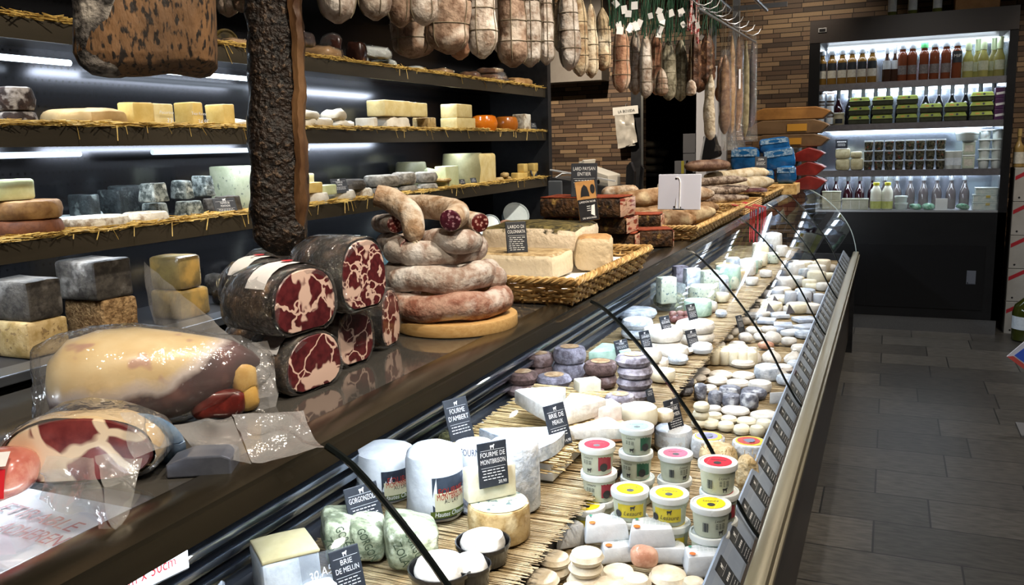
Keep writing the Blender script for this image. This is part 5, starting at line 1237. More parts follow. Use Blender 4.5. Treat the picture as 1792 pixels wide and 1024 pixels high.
# grey device and tape ring
p = at(350, 852, Z=CTOP) + Vector((-.02, .02, .001))
V, F = prism([(-.036, 0), (.036, 0), (.036, .02), (.026, .024), (-.012, .024), (-.036, .016)], .042, axis='y', b=.002)
o = ob('metal_block', (V, F), mat('block_steel', hx('7c8290'), hx('6a7080'), 20, rough=.3, metal=.5), loc=p, rot=(0, 0, R(28)), smooth=False); tag(o, 'grey angular metal block on the counter beside the ham bag', 'tool')
p = at(268, 818, Z=CTOP); o = ob('tape_roll', tube([(.028 * math.cos(2 * PI * i / 28), 0, .03 + .028 * math.sin(2 * PI * i / 28)) for i in range(29)], .007, 8, flat=2.2), mat('tape_blue', hx('6c8fb8'), hx('9fb6d0'), 20, rough=.2), loc=p + Vector((-.01, .015, .004)), rot=(R(25), 0, R(20))); tag(o, 'pale blue tape roll half hidden behind the ham bag', 'tape roll')
# --- wicker baskets
wick = mat('wicker', hx('d6b57a'), hx('a17c46'), 30, .38, .62, rough=.55)
def wicker(w, d, h, rows=7, flare=.02, amp=.0045, th=.0042, pitch=.03, seed=0):
    V, F = [], []; out = []
    def perim(k, t, off):
        W, D = w / 2 + flare * k + off, d / 2 + flare * k + off
        L = 2 * (W + D) * 2; s = t * L; c = .02
        for (x0, y0, x1, y1) in ((-W, -D, W, -D), (W, -D, W, D), (W, D, -W, D), (-W, D, -W, -D)):
            l = abs(x1 - x0) + abs(y1 - y0)
            if s <= l + 1e-9: f = s / l; return Vector((x0 + (x1 - x0) * f, y0 + (y1 - y0) * f, 0))
            s -= l
    per = 4 * (w / 2 + d / 2); n = int(per / pitch) // 2 * 2
    res = 4
    for r in range(rows):
        k = r / (rows - 1); P = []
        for i in range(n * res + 1):
            t = (i / (n * res)) % 1.0
            q = perim(k, t, amp * math.sin(PI * i / res + PI * r)); q.z = .006 + (h - .012) * k + .0015 * math.sin(i * .9 + r * 2 + seed); P.append(q)
        out.append(tube(P, th, 5, cap=False))
    for ph in (0, 2.1, 4.2):
        P = []
        for i in range(n * res + 1):
            t = (i / (n * res)) % 1.0; a = i * .9 + ph; q = perim(1.05, t, .006 * math.cos(a)); q.z = h + .006 * math.sin(a); P.append(q)
        out.append(tube(P, th * 1.05, 5, cap=False))
    for i in range(n):
        t = (i + .5) / n; a, b = perim(0, t, 0), perim(1, t, 0); b.z = h; out.append(tube([a, b], th * .8, 4, cap=False))
    return join(*out), join(box3(-w / 2, w / 2, -d / 2, d / 2, 0, .006))
def basket(x0, x1, y0, y1, h, label, seed=0, **k):
    w, d = x1 - x0, y1 - y0; a, b = wicker(w, d, h, seed=seed, **k)
    o = ob('wicker_basket', a, wick, loc=((x0 + x1) / 2, (y0 + y1) / 2, CT + .001)); ob('base', b, mat('wicker_base', hx('6d4f2a')), o, smooth=False)
    return tag(o, label, 'basket')
BX0, BX1, BY0, BY1 = -1.06, -.648, 1.80, 2.40
basket(BX0, BX1, BY0, BY1, .058, 'shallow wicker basket of lardo next to the sausage board', 1)
o = ob('paper_liner', rough_up(tf(sub(grid_box(BX1 - BX0 - .03, BY1 - BY0 - .03, .003), 8), ((BX0 + BX1) / 2, (BY0 + BY1) / 2, CT + .03)), .006, 12, 2, zmin=None), paper_white, smooth=True); tag(o, 'white paper liner in the lardo basket', 'paper')
def lardomat(name, white, herb, herb2, zt, k=20, fat=(.8, .74, .62)):
    m, nt, out = _nodes(name); L = nt.links
    b = _N(nt, 'BsdfPrincipled'); L.new(b.outputs[0], out.inputs[0]); b.inputs['Roughness'].default_value = .5
    tc = _N(nt, 'TexCoord'); ge = _N(nt, 'NewGeometry'); sp = _N(nt, 'SeparateXYZ'); L.new(ge.outputs['Normal'], sp.inputs[0])
    n = _N(nt, 'TexNoise'); n.inputs['Scale'].default_value = k; n.inputs['Detail'].default_value = 6; n.inputs['Roughness'].default_value = .7; L.new(tc.outputs['Object'], n.inputs['Vector'])
    q = _N(nt, 'Math', operation='MULTIPLY_ADD'); L.new(sp.outputs[2], q.inputs[0]); q.inputs[1].default_value = .55; L.new(n.outputs['Fac'], q.inputs[2])
    f = ramp(nt, q.outputs[0], [(zt, (0, 0, 0)), (zt + .12, (1, 1, 1))])
    n2 = _N(nt, 'TexNoise'); n2.inputs['Scale'].default_value = 70; n2.inputs['Detail'].default_value = 3; L.new(tc.outputs['Object'], n2.inputs['Vector'])
    hc = ramp(nt, n2.outputs['Fac'], [(.38, herb), (.62, herb2)])
    L.new(mixc(nt, f, white, hc), b.inputs['Base Color'])
    bp = _N(nt, 'Bump'); bp.inputs['Strength'].default_value = .5; bp.inputs['Distance'].default_value = .006; L.new(n2.outputs['Fac'], bp.inputs['Height']); L.new(bp.outputs[0], b.inputs['Normal'])
    return m
lard1 = lardomat('lardo_herbs', hx('ddcdb4'), hx('2e2a18'), hx('6d6138'), .75); lard2 = lardomat('lardo_pale', hx('e0d2b6'), hx('8d7550'), hx('b9a27a'), .8)
ZL = CT + .036
p = at(1040, 458, Z=ZL + .0)
o = ob('lardo_slab', rough_up(sub(grid_box(.28, .21, .108, r=.02), 2), .008, 12, 3), lard1, loc=(-.895, 2.24, ZL)); tag(o, 'big white lardo slab with dark herb crust at the back of the basket', 'lardo')
o = ob('lardo_slab', rough_up(sub(grid_box(.29, .15, .062, r=.014), 2), .007, 14, 5), lard2, loc=(-.875, 1.985, ZL)); tag(o, 'pale lardo slab at the front of the basket', 'lardo')
o = ob('lardo_slab', rough_up(sub(grid_box(.09, .13, .09, r=.016), 2), .006, 16, 6), lardomat('lardo_cut', hx('ddc9a6'), hx('a67c50'), hx('c39a68'), .8), loc=(-.70, 2.13, ZL), rot=(0, 0, R(14))); ob('cut_face', tf(grid_box(.002, .10, .062, r=0), (.0445, 0, .014)), meat('lardo_face', hx('8d6a52'), hx('a5866a'), hx('e2d2b4'), 9, .06, 14, .44, .5, (1, .5, 3), .1), o); tag(o, 'short cut lardo piece with streaked face at the right of the basket', 'lardo')
sign(.053, .078, ['LARDO DI', 'COLONNATA'], at(928, 470, X=-.80).copy() if 0 else (-.835, 1.935, ZL + .064), 36, 14, 'LARDO DI COLONNATA sign standing on the front lardo slab', 7, brand=False)
# kraft sign with pig shape on the big slab; LARD PAYSAN ENTIER behind
kraft = mat('kraft_card', hx('b0834c'), hx('a0743f'), 20, rough=.8)
p = at(1022, 405, X=-.79)
ks = ob('kraft_sign', tf(grid_box(.058, .003, .112, r=.001), (0, .0016, 0)), kraft, loc=(-.765, p.y - .02, ZL + .112), rot=(R(-8), R(-5), R(38)), smooth=False)
ob('black_panel', tf(quadp(.0565, .06), (0, -.0006, .001)), dark_panel, ks, smooth=False)
boar = [(-.5, 0), (-.46, .3), (-.3, .75), (0, 1.0), (.3, .8), (.45, .35), (.5, 0), (.2, .05), (-.2, .05)]
ob('dark_emblem', ([Vector((-.004 + x * .026, -.0008, .068 + z * .034)) for x, z in boar], [tuple(range(len(boar)))]), dark_panel, ks, smooth=False)
ob('oval_mark', tf(tf(disc(1, 18), (0, 0, 0), (R(90), 0, 0), (.007, .013, 1)), (.02, -.0008, .088)), dark_panel, ks, smooth=False)
ob('lettering', join(tf(text('LARDON NOIR', .0055, .048), (0, -.001, .051)), *[bars(-.004, .012, z, .0016, random.Random(2), -.001) for z in (.04, .034, .028)], tf(text('DE BIGORRE', .0045, .04), (0, -.001, .006)), ([Vector((.006, -.001, .018)), Vector((.017, -.001, .012)), Vector((.02, -.001, .044)), Vector((.01, -.001, .042))], [(0, 1, 2, 3)])), chalk, ks, smooth=False)
tag(ks, 'kraft brown and black sign with dark animal emblem on the lardo', 'sign')
p = at(1020, 346, Y=2.7)
sign(.088, .115, ['LARD PAYSAN', 'ENTIER'], (p.x - .01, 2.74, 1.428), 14, 16, 'LARD PAYSAN ENTIER sign standing behind the bacon slabs', 4, brand=False)
# --- paprika bacon slabs
crust = mat('bacon_crust', hx('5a3c20'), hx('241509'), 45, .4, .6, hx('93733a'), 40, .58, .66, rough=.7, bump=.8); papr = mat('paprika', hx('9a4526'), hx('702a12'), 40, .4, .6, rough=.75, bump=.4)
bacon = meat('bacon_face', hx('a4503f'), hx('8a3a30'), hx('e0b79c'), 16, .12, 18, .56, .6, (1, .6, 2.6), .12)
def slab(x1, y, z, L, d, h, yaw, label, seed=0):
    o = ob('bacon_slab', rough_up(sub(grid_box(L, d, h, r=.012), 2), .005, 16, seed), crust, loc=(x1 - L / 2, y, z), rot=(0, 0, R(yaw)))
    ob('paprika_top', tf(rough_up(sub(grid_box(L * .97, d * .93, .004, r=.001), 3), .0025, 16, seed), (0, .0, h - .0005)), papr, o)
    ob('cut_face', tf(rough_up(sub(grid_box(.003, d * .95, h * .93, r=.001), 2), .001, 30, seed), (L / 2 + .001, 0, h * .035)), bacon, o)
    return tag(o, label, 'bacon')
zb = CT + .002
slab(-.78, 2.86, zb, .26, .15, .055, 3, 'bottom paprika bacon slab, under the two others of the front stack', 1)
slab(-.645, 3.0 - .05, zb, .09, .13, .06, -10, 'red-topped bacon piece at the right foot of the stack', 2) if 0 else None
slab(-.795, 2.83, zb + .058, .30, .15, .055, 0, 'middle paprika bacon slab of the front stack', 3)
slab(-.80, 2.80, zb + .116, .29, .16, .065, -3, 'top bacon slab with herb-crusted side and red top', 4)
slab(-.70, 2.93, zb, .12, .11, .06, 24, 'short red-topped bacon piece at the right foot of the stack', 5).location.x += .012
slab(-.78, 3.12, zb + .0, .22, .14, .05, -4, 'bacon slab behind the front stack', 6)
slab(-.76, 3.10, zb + .053, .22, .13, .045, 8, 'upper bacon slab behind the front stack, below the white sign back', 7)
# white sign seen from behind, with wire clip
p = at(1140, 382, Y=3.25)
ws = tag(empty('price_board', (-.735, 3.27, zb + .101), (R(-6), 0, R(-4))), 'blank back of a white price board with a wire clip, behind the bacon', 'sign')
ob('board', tf(grid_box(.168, .004, .135, r=.003), (0, 0, 0)), mat('board_bluewhite', (.74, .78, .92), rough=.4), ws, smooth=False)
ob('wire_clip', tube([(-.01, -.005, .004), (-.01, -.005, .045), (-.01, -.005, .004), (.004, -.005, .004), (.004, -.005, .1), (.002, -.005, .115), (-.004, -.005, .122), (-.012, -.005, .122)], .0022, 6), white_plastic, ws)
ob('rivet', join(*[tf(disc(.004, 10), (x, -.0028, z), (R(90), 0, 0)) for x, z in ((-.014, .118), (-.018, .01), (.006, .008))]), dark_panel, ws, smooth=False)
ob('stand_foot', box3(-.02, .02, -.015, .015, -.001, .003), dark_panel, ws, smooth=False)
saus([(1062, 338, 3.6), (1085, 336, 3.6), (1108, 335, 3.6)], .028, rind3, 'thick pale sausage lying behind the bacon, tied with red string', seed=31)
# --- second basket with big sausages
basket(-1.1, -.655, 3.12, 4.2, .05, 'second wicker basket, full of long sausages', 4, rows=6)
bs2 = mat('sausage_brown_bloom', hx('a18362'), hx('74522f'), 26, .42, .6, hx('c9b795'), 10, .52, .66, rough=.75, bump=.5)
zz = CT + .01
def lay(x0, y0, x1, y1, z, r, m, label, seed=0, bend=.02, n=14, group=None, name='long_sausage'):
    P = []; a, b = Vector((x0, y0, z)), Vector((x1, y1, z)); s = (b - a).cross(Vector((0, 0, 1))).normalized()
    for i in range(13): t = i / 12; P.append(a + (b - a) * t + s * bend * math.sin(PI * t) + Vector((0, 0, .004 * math.sin(5 * t + seed))))
    rad = [r * (.35, .75, .93)[i] if i < 3 else r * (.35, .75, .93)[12 - i] if i > 9 else r * (1 + .06 * math.sin(i * 2.1 + seed)) for i in range(13)]
    c0 = (a + b) / 2; o = ob(name, tube([p_ - c0 for p_ in P], rad, n, .004, 18, seed), m, loc=c0)
    return tag(o, label, 'sausage', group)
lay(-1.04, 3.22, -.70, 3.40, zz + .045, .042, bs2, 'thick brown sausage nearest in the second basket', 1)
lay(-1.05, 3.36, -.69, 3.74, zz + .045, .042, bs2, 'thick pale-bloomed sausage with a dent in the second basket', 2)
lay(-1.06, 3.54, -.72, 3.98, zz + .045, .04, bs2, 'brown sausage in the middle of the second basket', 3)
lay(-1.05, 3.46, -.80, 3.66, zz + .122, .037, bs2, 'upper brown sausage on the second basket beside the white board', 4)
lay(-1.04, 3.76, -.76, 4.08, zz + .045, .036, rind3, 'pale sausage at the back of the second basket', 5)
lay(-1.02, 3.68, -.73, 3.94, zz + .118, .034, rind3, 'pale sausage resting high at the back of the second basket', 6)
# bundle of thin grey saucissons
thin = mat('thin_saucisson', hx('8d7f73'), hx('4f3f36'), 50, .42, .58, hx('b3a89c'), 18, .55, .68, rough=.8, bump=.6)
for i in range(7):
    zi = CT + .062 + (i // 3) * .046; yi = 4.42 + (i % 3) * .055 + (i // 3) * .02
    lay(-1.08, yi - .1, -.68, yi + .14, zi, .023, thin, 'thin grey saucisson in the tied bundle, %s from the front in its %s layer' % (ORD[i % 3], ('bottom', 'middle', 'top')[i // 3]), 10 + i, .006, 10, 'bundle of thin grey saucissons')
o = ob('paper_tie', tf(join(*[box3(-.012, .012, -.1, .1, z, z + .003) for z in (.0,)], box3(-.012, .012, -.1, -.097, -.1, .0)), (0, 0, 0)), mat('tie_grey', (.09, .08, .075), rough=.7), loc=(-1.0, 4.42, CT + .19), rot=(0, 0, R(20)), smooth=False); tag(o, 'dark grey paper band around the thin saucisson bundle', 'band')
tag(ob('string_loop', tube([(-.05 + .05 * math.cos(t * .35), 0, .05 + .028 * math.sin(t * .35)) for t in range(18)], .003, 6), mat('string_white', (.6, .58, .52), rough=.8), loc=(-1.0, 4.4, CT + .085)), 'white string loop at the left end of the saucisson bundle', 'string')
tag(ob('wicker_tray', join(*[tube([(-.24, y, .004 + .01 * k), (.24, y, .004 + .01 * k)], .006, 5) for y in (-.3, .3) for k in range(5)], *[tube([(x, -.3, .004 + .01 * k), (x, .3, .004 + .01 * k)], .006, 5) for x in (-.24, .24) for k in range(5)], box3(-.24, .24, -.3, .3, 0, .006)), wick, loc=(-.88, 4.56, CT)), 'low wicker tray under the thin saucissons', 'tray')
# flat white packets, far basket, small sausages
basket(-1.1, -.655, 5.0, 5.82, .05, 'far flat straw-coloured basket reaching the end of the counter', 8, rows=5, pitch=.05)
pw = mat('salami_white', hx('d5cab2'), hx('b39f7d'), 22, .42, .6, rough=.75, bump=.4)
lay(-1.0, 5.0, -.66, 5.5, CT + .10, .045, pw, 'big white-dusted salami lying on the far basket', 21, .01)
lay(-1.02, 5.25, -.72, 5.75, CT + .145, .04, pw, 'second white-dusted salami behind the first', 22, .01)
o = ob('salami_half', tf(lump(.3, .12, .07, 2.4, .006, 14, 3, 4), (0, 0, 0), (0, 0, R(40))), mat('salami_dark', hx('5c4034'), hx('8b6f5c'), 20, .42, .6, rough=.6), loc=(-1.0, 5.2, CT + .18)); tag(o, 'dark brown cured piece on top of the white salamis', 'cured meat')
o = ob('vacuum_pack', tf(grid_box(.28, .3, .02, r=.008), (0, 0, 0), (0, 0, R(20))), mat('pack_wine', hx('5b3436'), hx('9c8890'), 8, .45, .6, rough=.2, coat=.7), loc=(-.79, 4.97, CT + .075)); tag(o, 'flat clear pack of dark slices before the white salamis', 'vacuum pack')
# blue bags
bl = mat('bag_blue', hx('1d5c96'), hx('10406f'), 9, .4, .6, rough=.22, coat=.5); bls = mat('bag_silver_print', hx('9db6cc'), hx('4d7aa6'), 60, .45, .55, rough=.35)
def bluebag(x, y, z, w, h, rz, ry, label, seed):
    o = ob('pasta_bag', lump(w, .1, h, 5, .006, 22, seed, 4), bl, loc=(x, y, z), rot=(0, R(ry), R(rz)))
    ob('printed_band', tf(quadp(w * .9, h * .3), (0, -.0535, h * .62)), bls, o, smooth=False)
    ob('oval_mark', tf(tf(disc(1, 20), (0, 0, 0), (R(90), 0, 0), (w * .18, h * .08, 1)), (0, -.0545, h * .77)), bl, o, smooth=False)
    return tag(o, label, 'bag', 'blue bags on the counter end')
YB = 5.95
for i, (x0, x1, y0, y1, l) in enumerate(((1280, 1322, 300, 335, 'blue bag lowest at the left of the blue pile'), (1326, 1356, 296, 336, 'blue bag standing low in the middle of the blue pile'), (1358, 1394, 290, 336, 'blue bag standing low at the right of the blue pile'), (1279, 1330, 257, 300, 'blue bag at upper left of the blue pile'), (1338, 1394, 258, 297, 'tilted blue bag at upper right of the blue pile'), (1328, 1382, 240, 268, 'blue bag on the very top of the blue pile'))):
    a, b = at(x0, y1, Y=YB), at(x1, y0, Y=YB)
    if i == 0: zlow = a.z
    z0_ = CT + .06 if i < 3 else None
    z = a.z if i >= 3 else max(a.z, CT + .07)
    bluebag((a.x + b.x) / 2, YB + (.0 if i < 3 else .02 if i < 5 else .05), z, b.x - a.x, b.z - z, (-6, 0, 4, -4, 6, 8)[i], (0, 0, 0, 0, -8, -6)[i], l, i)
sgp = at(1332, 303, Y=YB - .12); sign(.075, .11, ['COPPA'], (sgp.x, YB - .14, sgp.z), 8, 15, 'black sign leaning on the blue bags', 3, brand=False)
o = ob('goods_tray', box3(-1.0, -.55, 5.86, 6.1, CT + .0, CT + .068, r=.004), wick, smooth=False); tag(o, 'wicker riser under the blue bags', 'tray')
# brown paper packs and red packs at the counter end
kr = mat('pack_kraft', hx('9a6b34'), hx('7d5426'), 6, rough=.5, bump=.1); kd = mat('pack_kraft_dark', hx('6e5438'), hx('5a432b'), 6, rough=.5, bump=.1); rp = mat('pack_red', hx('8a2a24'), hx('6d1d19'), 8, rough=.35, bump=.2); gd = mat('label_gold', hx('b5822f'), rough=.4); grn = mat('pack_green_dark', hx('3a4424'), rough=.4)
def longpack(x0, x1, y0, y1, m, label, Y=6.55, stripe=None, d=.2, name='paper_pack', z=None, h=None):
    a, b = at(x0, y1, Y=Y), at(x1, y0, Y=Y); h = h or b.z - a.z; w = b.x - a.x; z = a.z if z is None else z
    P = [(-w / 2, 0), (w / 2 - .06, 0), (w / 2, h * .55), (w / 2 - .03, h * .75), (w / 2 - .1, h), (-w / 2 + .08, h), (-w / 2, h * .6)]
    o = ob(name, tf(rough_up(prism(P, d, axis='y', b=.006), .003, 12, x0, None), (0, -d / 2, 0)), m, loc=((a.x + b.x) / 2, Y, z), smooth=False)
    if stripe: ob('gold_label', tf(quadp(stripe[1] * w, h * .5), (stripe[0] * w, -d / 2 - .004, h * .2)), gd, o, smooth=False)
    tag(o, label, 'pack'); return z + h + .001
z = CT + .002
for i, y in enumerate((0, 1, 2)):
    z = longpack(1392, 1447 - i * 2, 322, 345, rp, 'red pack at the counter end, %s from the bottom' % ORD[i], 6.5, name='red_pack', z=z, h=.097)
o = ob('support_crate', box3(-.98, -.60, 6.42, 6.72, CT + .001, CT + .294, r=.004), mat('crate_dark', (.03, .025, .02), rough=.6), smooth=False); tag(o, 'dark crate behind the blue bags carrying paper packs', 'crate')
z = longpack(1318, 1452, 266, 290, kd, 'lowest brown paper pack with gold label at the counter end', 6.56, (.05, .2), z=z + .005, h=.09)
z = longpack(1316, 1452, 240, 264, kd, 'middle dark brown paper pack at the counter end', 6.56, (.1, .25), z=z, h=.1)
z = longpack(1318, 1456, 216, 242, kr, 'topmost light brown paper pack at the counter end', 6.56, None, z=z, h=.085)
# red net strings hanging over the glass
rs = mat('string_red', hx('a8262a'), rough=.6)
def strings(px, py, l, seed, label):
    rng = random.Random(seed); out = []
    p0 = at(px, py, X=-.628)
    for k in range(4):
        w = rng.uniform(.006, .02); L = l * rng.uniform(.75, 1); yo = rng.uniform(-.03, .03)
        P = []
        for i in range(15):
            t = i / 14 * PI; P.append(Vector((.02 + .012 * k, yo + w * -math.cos(t), -L * math.sin(t) ** .6)))
        P = [Vector((-.06, yo - .03, .022))] + P + [Vector((-.06, yo + .03, .022))]
        out.append(tube(P, .0021, 5))
    o = ob('red_string', join(*out), rs, loc=p0); tag(o, label, 'string')
strings(1305, 365, .17, 1, 'left bunch of red strings hanging over the curved glass'); strings(1321, 362, .15, 2, 'right bunch of red strings hanging over the curved glass')
# scale display and till behind
o = tag(empty('scale_display', (-1.15, 6.15, CT)), 'black tilted scale display on a grey pole at the far counter end', 'scale')
ob('screen', tf(prism([(-.015, -.09), (-.01, .09), (.05, .12), (.075, .03), (.09, .02), (.10, -.03), (.09, -.05)], .12, axis='y', b=.003), (-.04, -.06, .30)), black_plastic, o, smooth=False)
ob('screen_rim', tf(prism([(-.025, -.095), (-.015, -.095), (.0, .1), (-.01, .1)], .125, axis='y'), (-.042, -.0625, .30), (0, R(6), 0)), mat('rim_white', (.55, .58, .62), rough=.3), o, smooth=False)
ob('pole', join(box3(-.035, -.005, -.02, .02, 0, .22), box3(-.005, .025, -.02, .02, 0, .22)), grey_plastic, o, smooth=False); ob('base', box3(-.08, .1, -.08, .08, 0, .012), grey_plastic, o, smooth=False)
o = tag(empty('till_desk', (-1.7, 5.0, 0)), 'dark desk behind the counter carrying the till', 'desk')
ob('desk_top', box3(-.32, .32, -.3, .3, 1.1, 1.13), dark_panel, o, smooth=False); ob('desk_body', box3(-.3, .3, -.28, .28, 0, 1.1), dark_matte, o, smooth=False)
o = tag(empty('till', (-1.66, 5.0, 1.131)), 'dark grey till with curved body and binders on top', 'till')
TP = [(-.21, 0), (.2, 0), (.215, .1), (.2, .2), (.19, .215), (-.21, .28)]
ob('body', tf(prism(TP, .3, axis='y', b=.006), (0, -.15, 0)), mat('till_grey', (.045, .045, .047), rough=.4), o, smooth=False)
ob('side_unit', box3(-.215, -.13, -.17, -.14, .14, .26, r=.004), mat('till_light', (.16, .17, .18), rough=.4), o, smooth=False); ob('side_unit', box3(-.215, -.13, -.17, -.14, .0, .13, r=.004), mat('till_light', 0), o, smooth=False)
ob('white_edge', tf(box3(-.21, .2, -.16, -.14, 0, .008), (0, 0, .285), (0, R(10), 0)), white_plastic, o, smooth=False)
for i, (x, r, hgt, l) in enumerate(((-.02, -12, .07, 'thin pale folder'), (.0, -10, .08, 'second thin pale folder'))):
    tag(ob('paper_folder', box3(-.006, .006, -.12, .1, 0, hgt + .04, r=.001), mat('folder_cream', (.6, .57, .5), rough=.6), loc=(-1.70 + x, 5.0, 1.131 + .262), rot=(0, R(16), 0), smooth=False), l + ' standing on the till', 'folder')
o = ob('ring_binder', tf(prism([(0, 0), (.17, -.03), (.17, .035), (.02, .085)], .25, axis='y', b=.003), (0, -.12, 0)), mat('binder_cream', (.62, .58, .5), rough=.5), loc=(-1.685, 5.0, 1.131 + .25), smooth=False); ob('finger_hole', tf(tf(disc(1, 14), (0, 0, 0), (R(90), 0, 0), (.009, .014, 1)), (.11, -.121, .0)), dark_panel, o, smooth=False); tag(o, 'cream ring binder with finger hole lying on the till', 'binder')
tag(ob('cable_sheet', tube([(-1.87, 4.92, 1.40), (-1.82, 4.93, 1.43), (-1.76, 4.94, 1.43), (-1.72, 4.95, 1.415)], .012, 8, flat=.4), white_plastic), 'white curled paper on the left corner of the till', 'paper')
o = tag(empty('card_terminal', (-1.45, 5.05, 1.131)), 'black upright holder right of the binders', 'holder')
ob('holder_panel', tf(prism([(-.02, 0), (.03, 0), (.045, .3), (.02, .36), (-.005, .33)], .05, axis='y', b=.003)), black_plastic, o, smooth=False); ob('holder_arm', tf(prism([(.05, 0), (.07, 0), (.1, .32), (.085, .34)], .03, axis='y')), black_plastic, o, smooth=False)
# ------------------------------------------------------------------ hanging meats
rack_m = mat('rack_steel', (.35, .35, .36), rough=.35, metal=.8)
o = tag(empty('hanging_rack', (-1.0, 3, 2.45)), 'steel rail rack hung from the ceiling over the counter with hooks', 'rack')
XH = -1.0
ob('rail', join(tube([(0, -2.4, 0), (0, 3.0, 0)], .012, 8), tube([(.22, -1.0, -.02), (.22, 3.0, -.02)], .012, 8), tube([(-.15, -2.4, 0), (-.15, 3.0, 0)], .012, 8)), rack_m, o)
for px in (1248, 1289):
    p = at(px, 40, Y=6.1); ob('suspension_bar', box3(p.x + 1.0 - .022, p.x + 1.0 + .022, 3.08, 3.11, -.32 if px > 1260 else -.30, .85), mat('bar_grey', (.30, .30, .30), rough=.5), o, smooth=False)
for yy in (2.98, -1.0): ob('cross_bar', box3(-.25, .35, yy, yy + .02, -.01, .02), rack_m, o, smooth=False)
ob('suspension_rod', join(tube([(0, -1, 0), (0, -1, .85)], .008, 6), tube([(0, 1.5, 0), (0, 1.5, .85)], .008, 6)), rack_m, o)
# the broad speck piece near the viewer
spk = mat('speck_rind', hx('54402f'), hx('7d5c3c'), 9, .34, .66, hx('1d1713'), 150, .52, .60, rough=.55, bump=.5, bs=60, st=(1, 1, .35))
spw = mat('speck_spice', hx('55504c'), hx('191614'), 60, .42, .56, hx('8d877f'), 24, .56, .66, rough=.8, bump=.6)
XS = -1.0
a, b, c = at(155, 122, X=XS), at(378, 118, X=XS), at(268, 132, X=XS)
w = (b - a).length * 1.0
V, F = lump(w, .10, .42, 5, .008, 14, 4, 5)
for v in V:
    k = v.z / .42; v.x *= .93 + .05 * k; v.z += .012 * math.cos(v.x / w * 5)
ps = (a + b) / 2; yaw = math.atan2((b - a).y, (b - a).x)
yw = R(40)
cs = at(268, 131, Y=.98)
wS = 224 * depth(cs) / FPX
V, F = sub(grid_box(wS, .11, .45, r=.03, k=3), 3)
V, F = rough_up((V, F), .012, 13, 4, None)
o = ob('speck_ham', (V, F), spk, loc=(cs.x, cs.y, cs.z), rot=(0, R(1), R(41)))
ob('spiced_edge', tf(rough_up(sub(grid_box(.075, .118, .44, r=.028, k=3), 3), .01, 16, 8, None), (-wS / 2 + .037, 0, -.003)), spw, o)
ob('hanging_string', tube([(0, 0, .44), (0, 0, .75)], .003, 6), mat('string_cream', 0), o)
tag(o, 'broad orange-brown speck ham hanging at upper left, black spice on its edge', 'cured ham')
# tall black peppered slab
pep = mat('pepper_crust', hx('2a1d14'), hx('0e0a08'), 70, .4, .6, hx('5c4a3a'), 90, .6, .66, rough=.45, bump=1.0, bs=90, coat=.3)
barkr = mat('bark_edge', hx('7d5c3c'), hx('4a301c'), 22, .35, .65, hx('3c1c12'), 14, .56, .66, rough=.5, bump=.4, st=(1, 1, .3))
Yp = 1.42
b0 = at(492, 447, Y=Yp); t0 = at(476, -20, Y=Yp)
L_ = (t0 - b0).length; wP = 92 * depth(b0) / FPX
secs = []
V, F = [], []
n = 20; m = 46
for j in range(m + 1):
    t = j / m; z = L_ * t
    s = (.28 + .72 * min(1, (t / .07)) ** .6) if t < .07 else 1.0
    s *= .98 + .10 * math.sin(t * 2.6 + 1.2) * .5
    for i in range(n):
        th = 2 * PI * i / n; c, q = math.cos(th), math.sin(th)
        x = wP / 2 * math.copysign(abs(c) ** .7, c) * s; y = .035 * math.copysign(abs(q) ** .7, q) * s
        p = Vector((x, y, z)); k = noise.noise(p * 26) * .007 + noise.noise(p * 9) * .008
        p += Vector((c, q, 0)) * k; V.append(p)
for j in range(m):
    for i in range(n): F.append((j * n + i, j * n + (i + 1) % n, (j + 1) * n + (i + 1) % n, (j + 1) * n + i))
F += [tuple(range(n - 1, -1, -1)), tuple(m * n + i for i in range(n))]
tilt = (t0 - b0); 
o = ob('pepper_slab', (V, F), pep, loc=b0, rot=tilt.to_track_quat('Z', 'Y').to_euler())
o.rotation_euler = Euler((math.asin(0), math.atan2((t0 - b0).dot(Vector((.77, .64, 0))), (t0 - b0).z), R(38)))
edge = []
V2, F2 = [], []
for j in range(m + 1):
    if j < 5: continue
    t = j / m; z = L_ * t
    for k, (xx, yy) in enumerate(((.26, -.034), (.36, -.040), (.46, -.036), (.505, -.012), (.50, .02))):
        p = Vector((wP * xx * (1 if t > .25 else .8 + .2 * t / .25), yy * (1 if t > .25 else .4 + .6 * t / .25), z)); p += Vector((1, -.3, 0)) * (noise.noise(p * 14) * .006 + noise.noise(p * 50) * .004 + .004); V2.append(p)
for j in range(m - 5):
    for k in range(4): F2.append((j * 5 + k, j * 5 + k + 1, (j + 1) * 5 + k + 1, (j + 1) * 5 + k))
ob('rind_edge', (V2, F2), barkr, o)
ob('hanging_string', tube([(0, 0, L_ - .01), (0, 0, L_ + .3)], .003, 6), mat('string_cream', 0), o)
tag(o, 'tall black peppered cured slab hanging with a brown bark edge, reaching the shelf foot', 'cured meat')
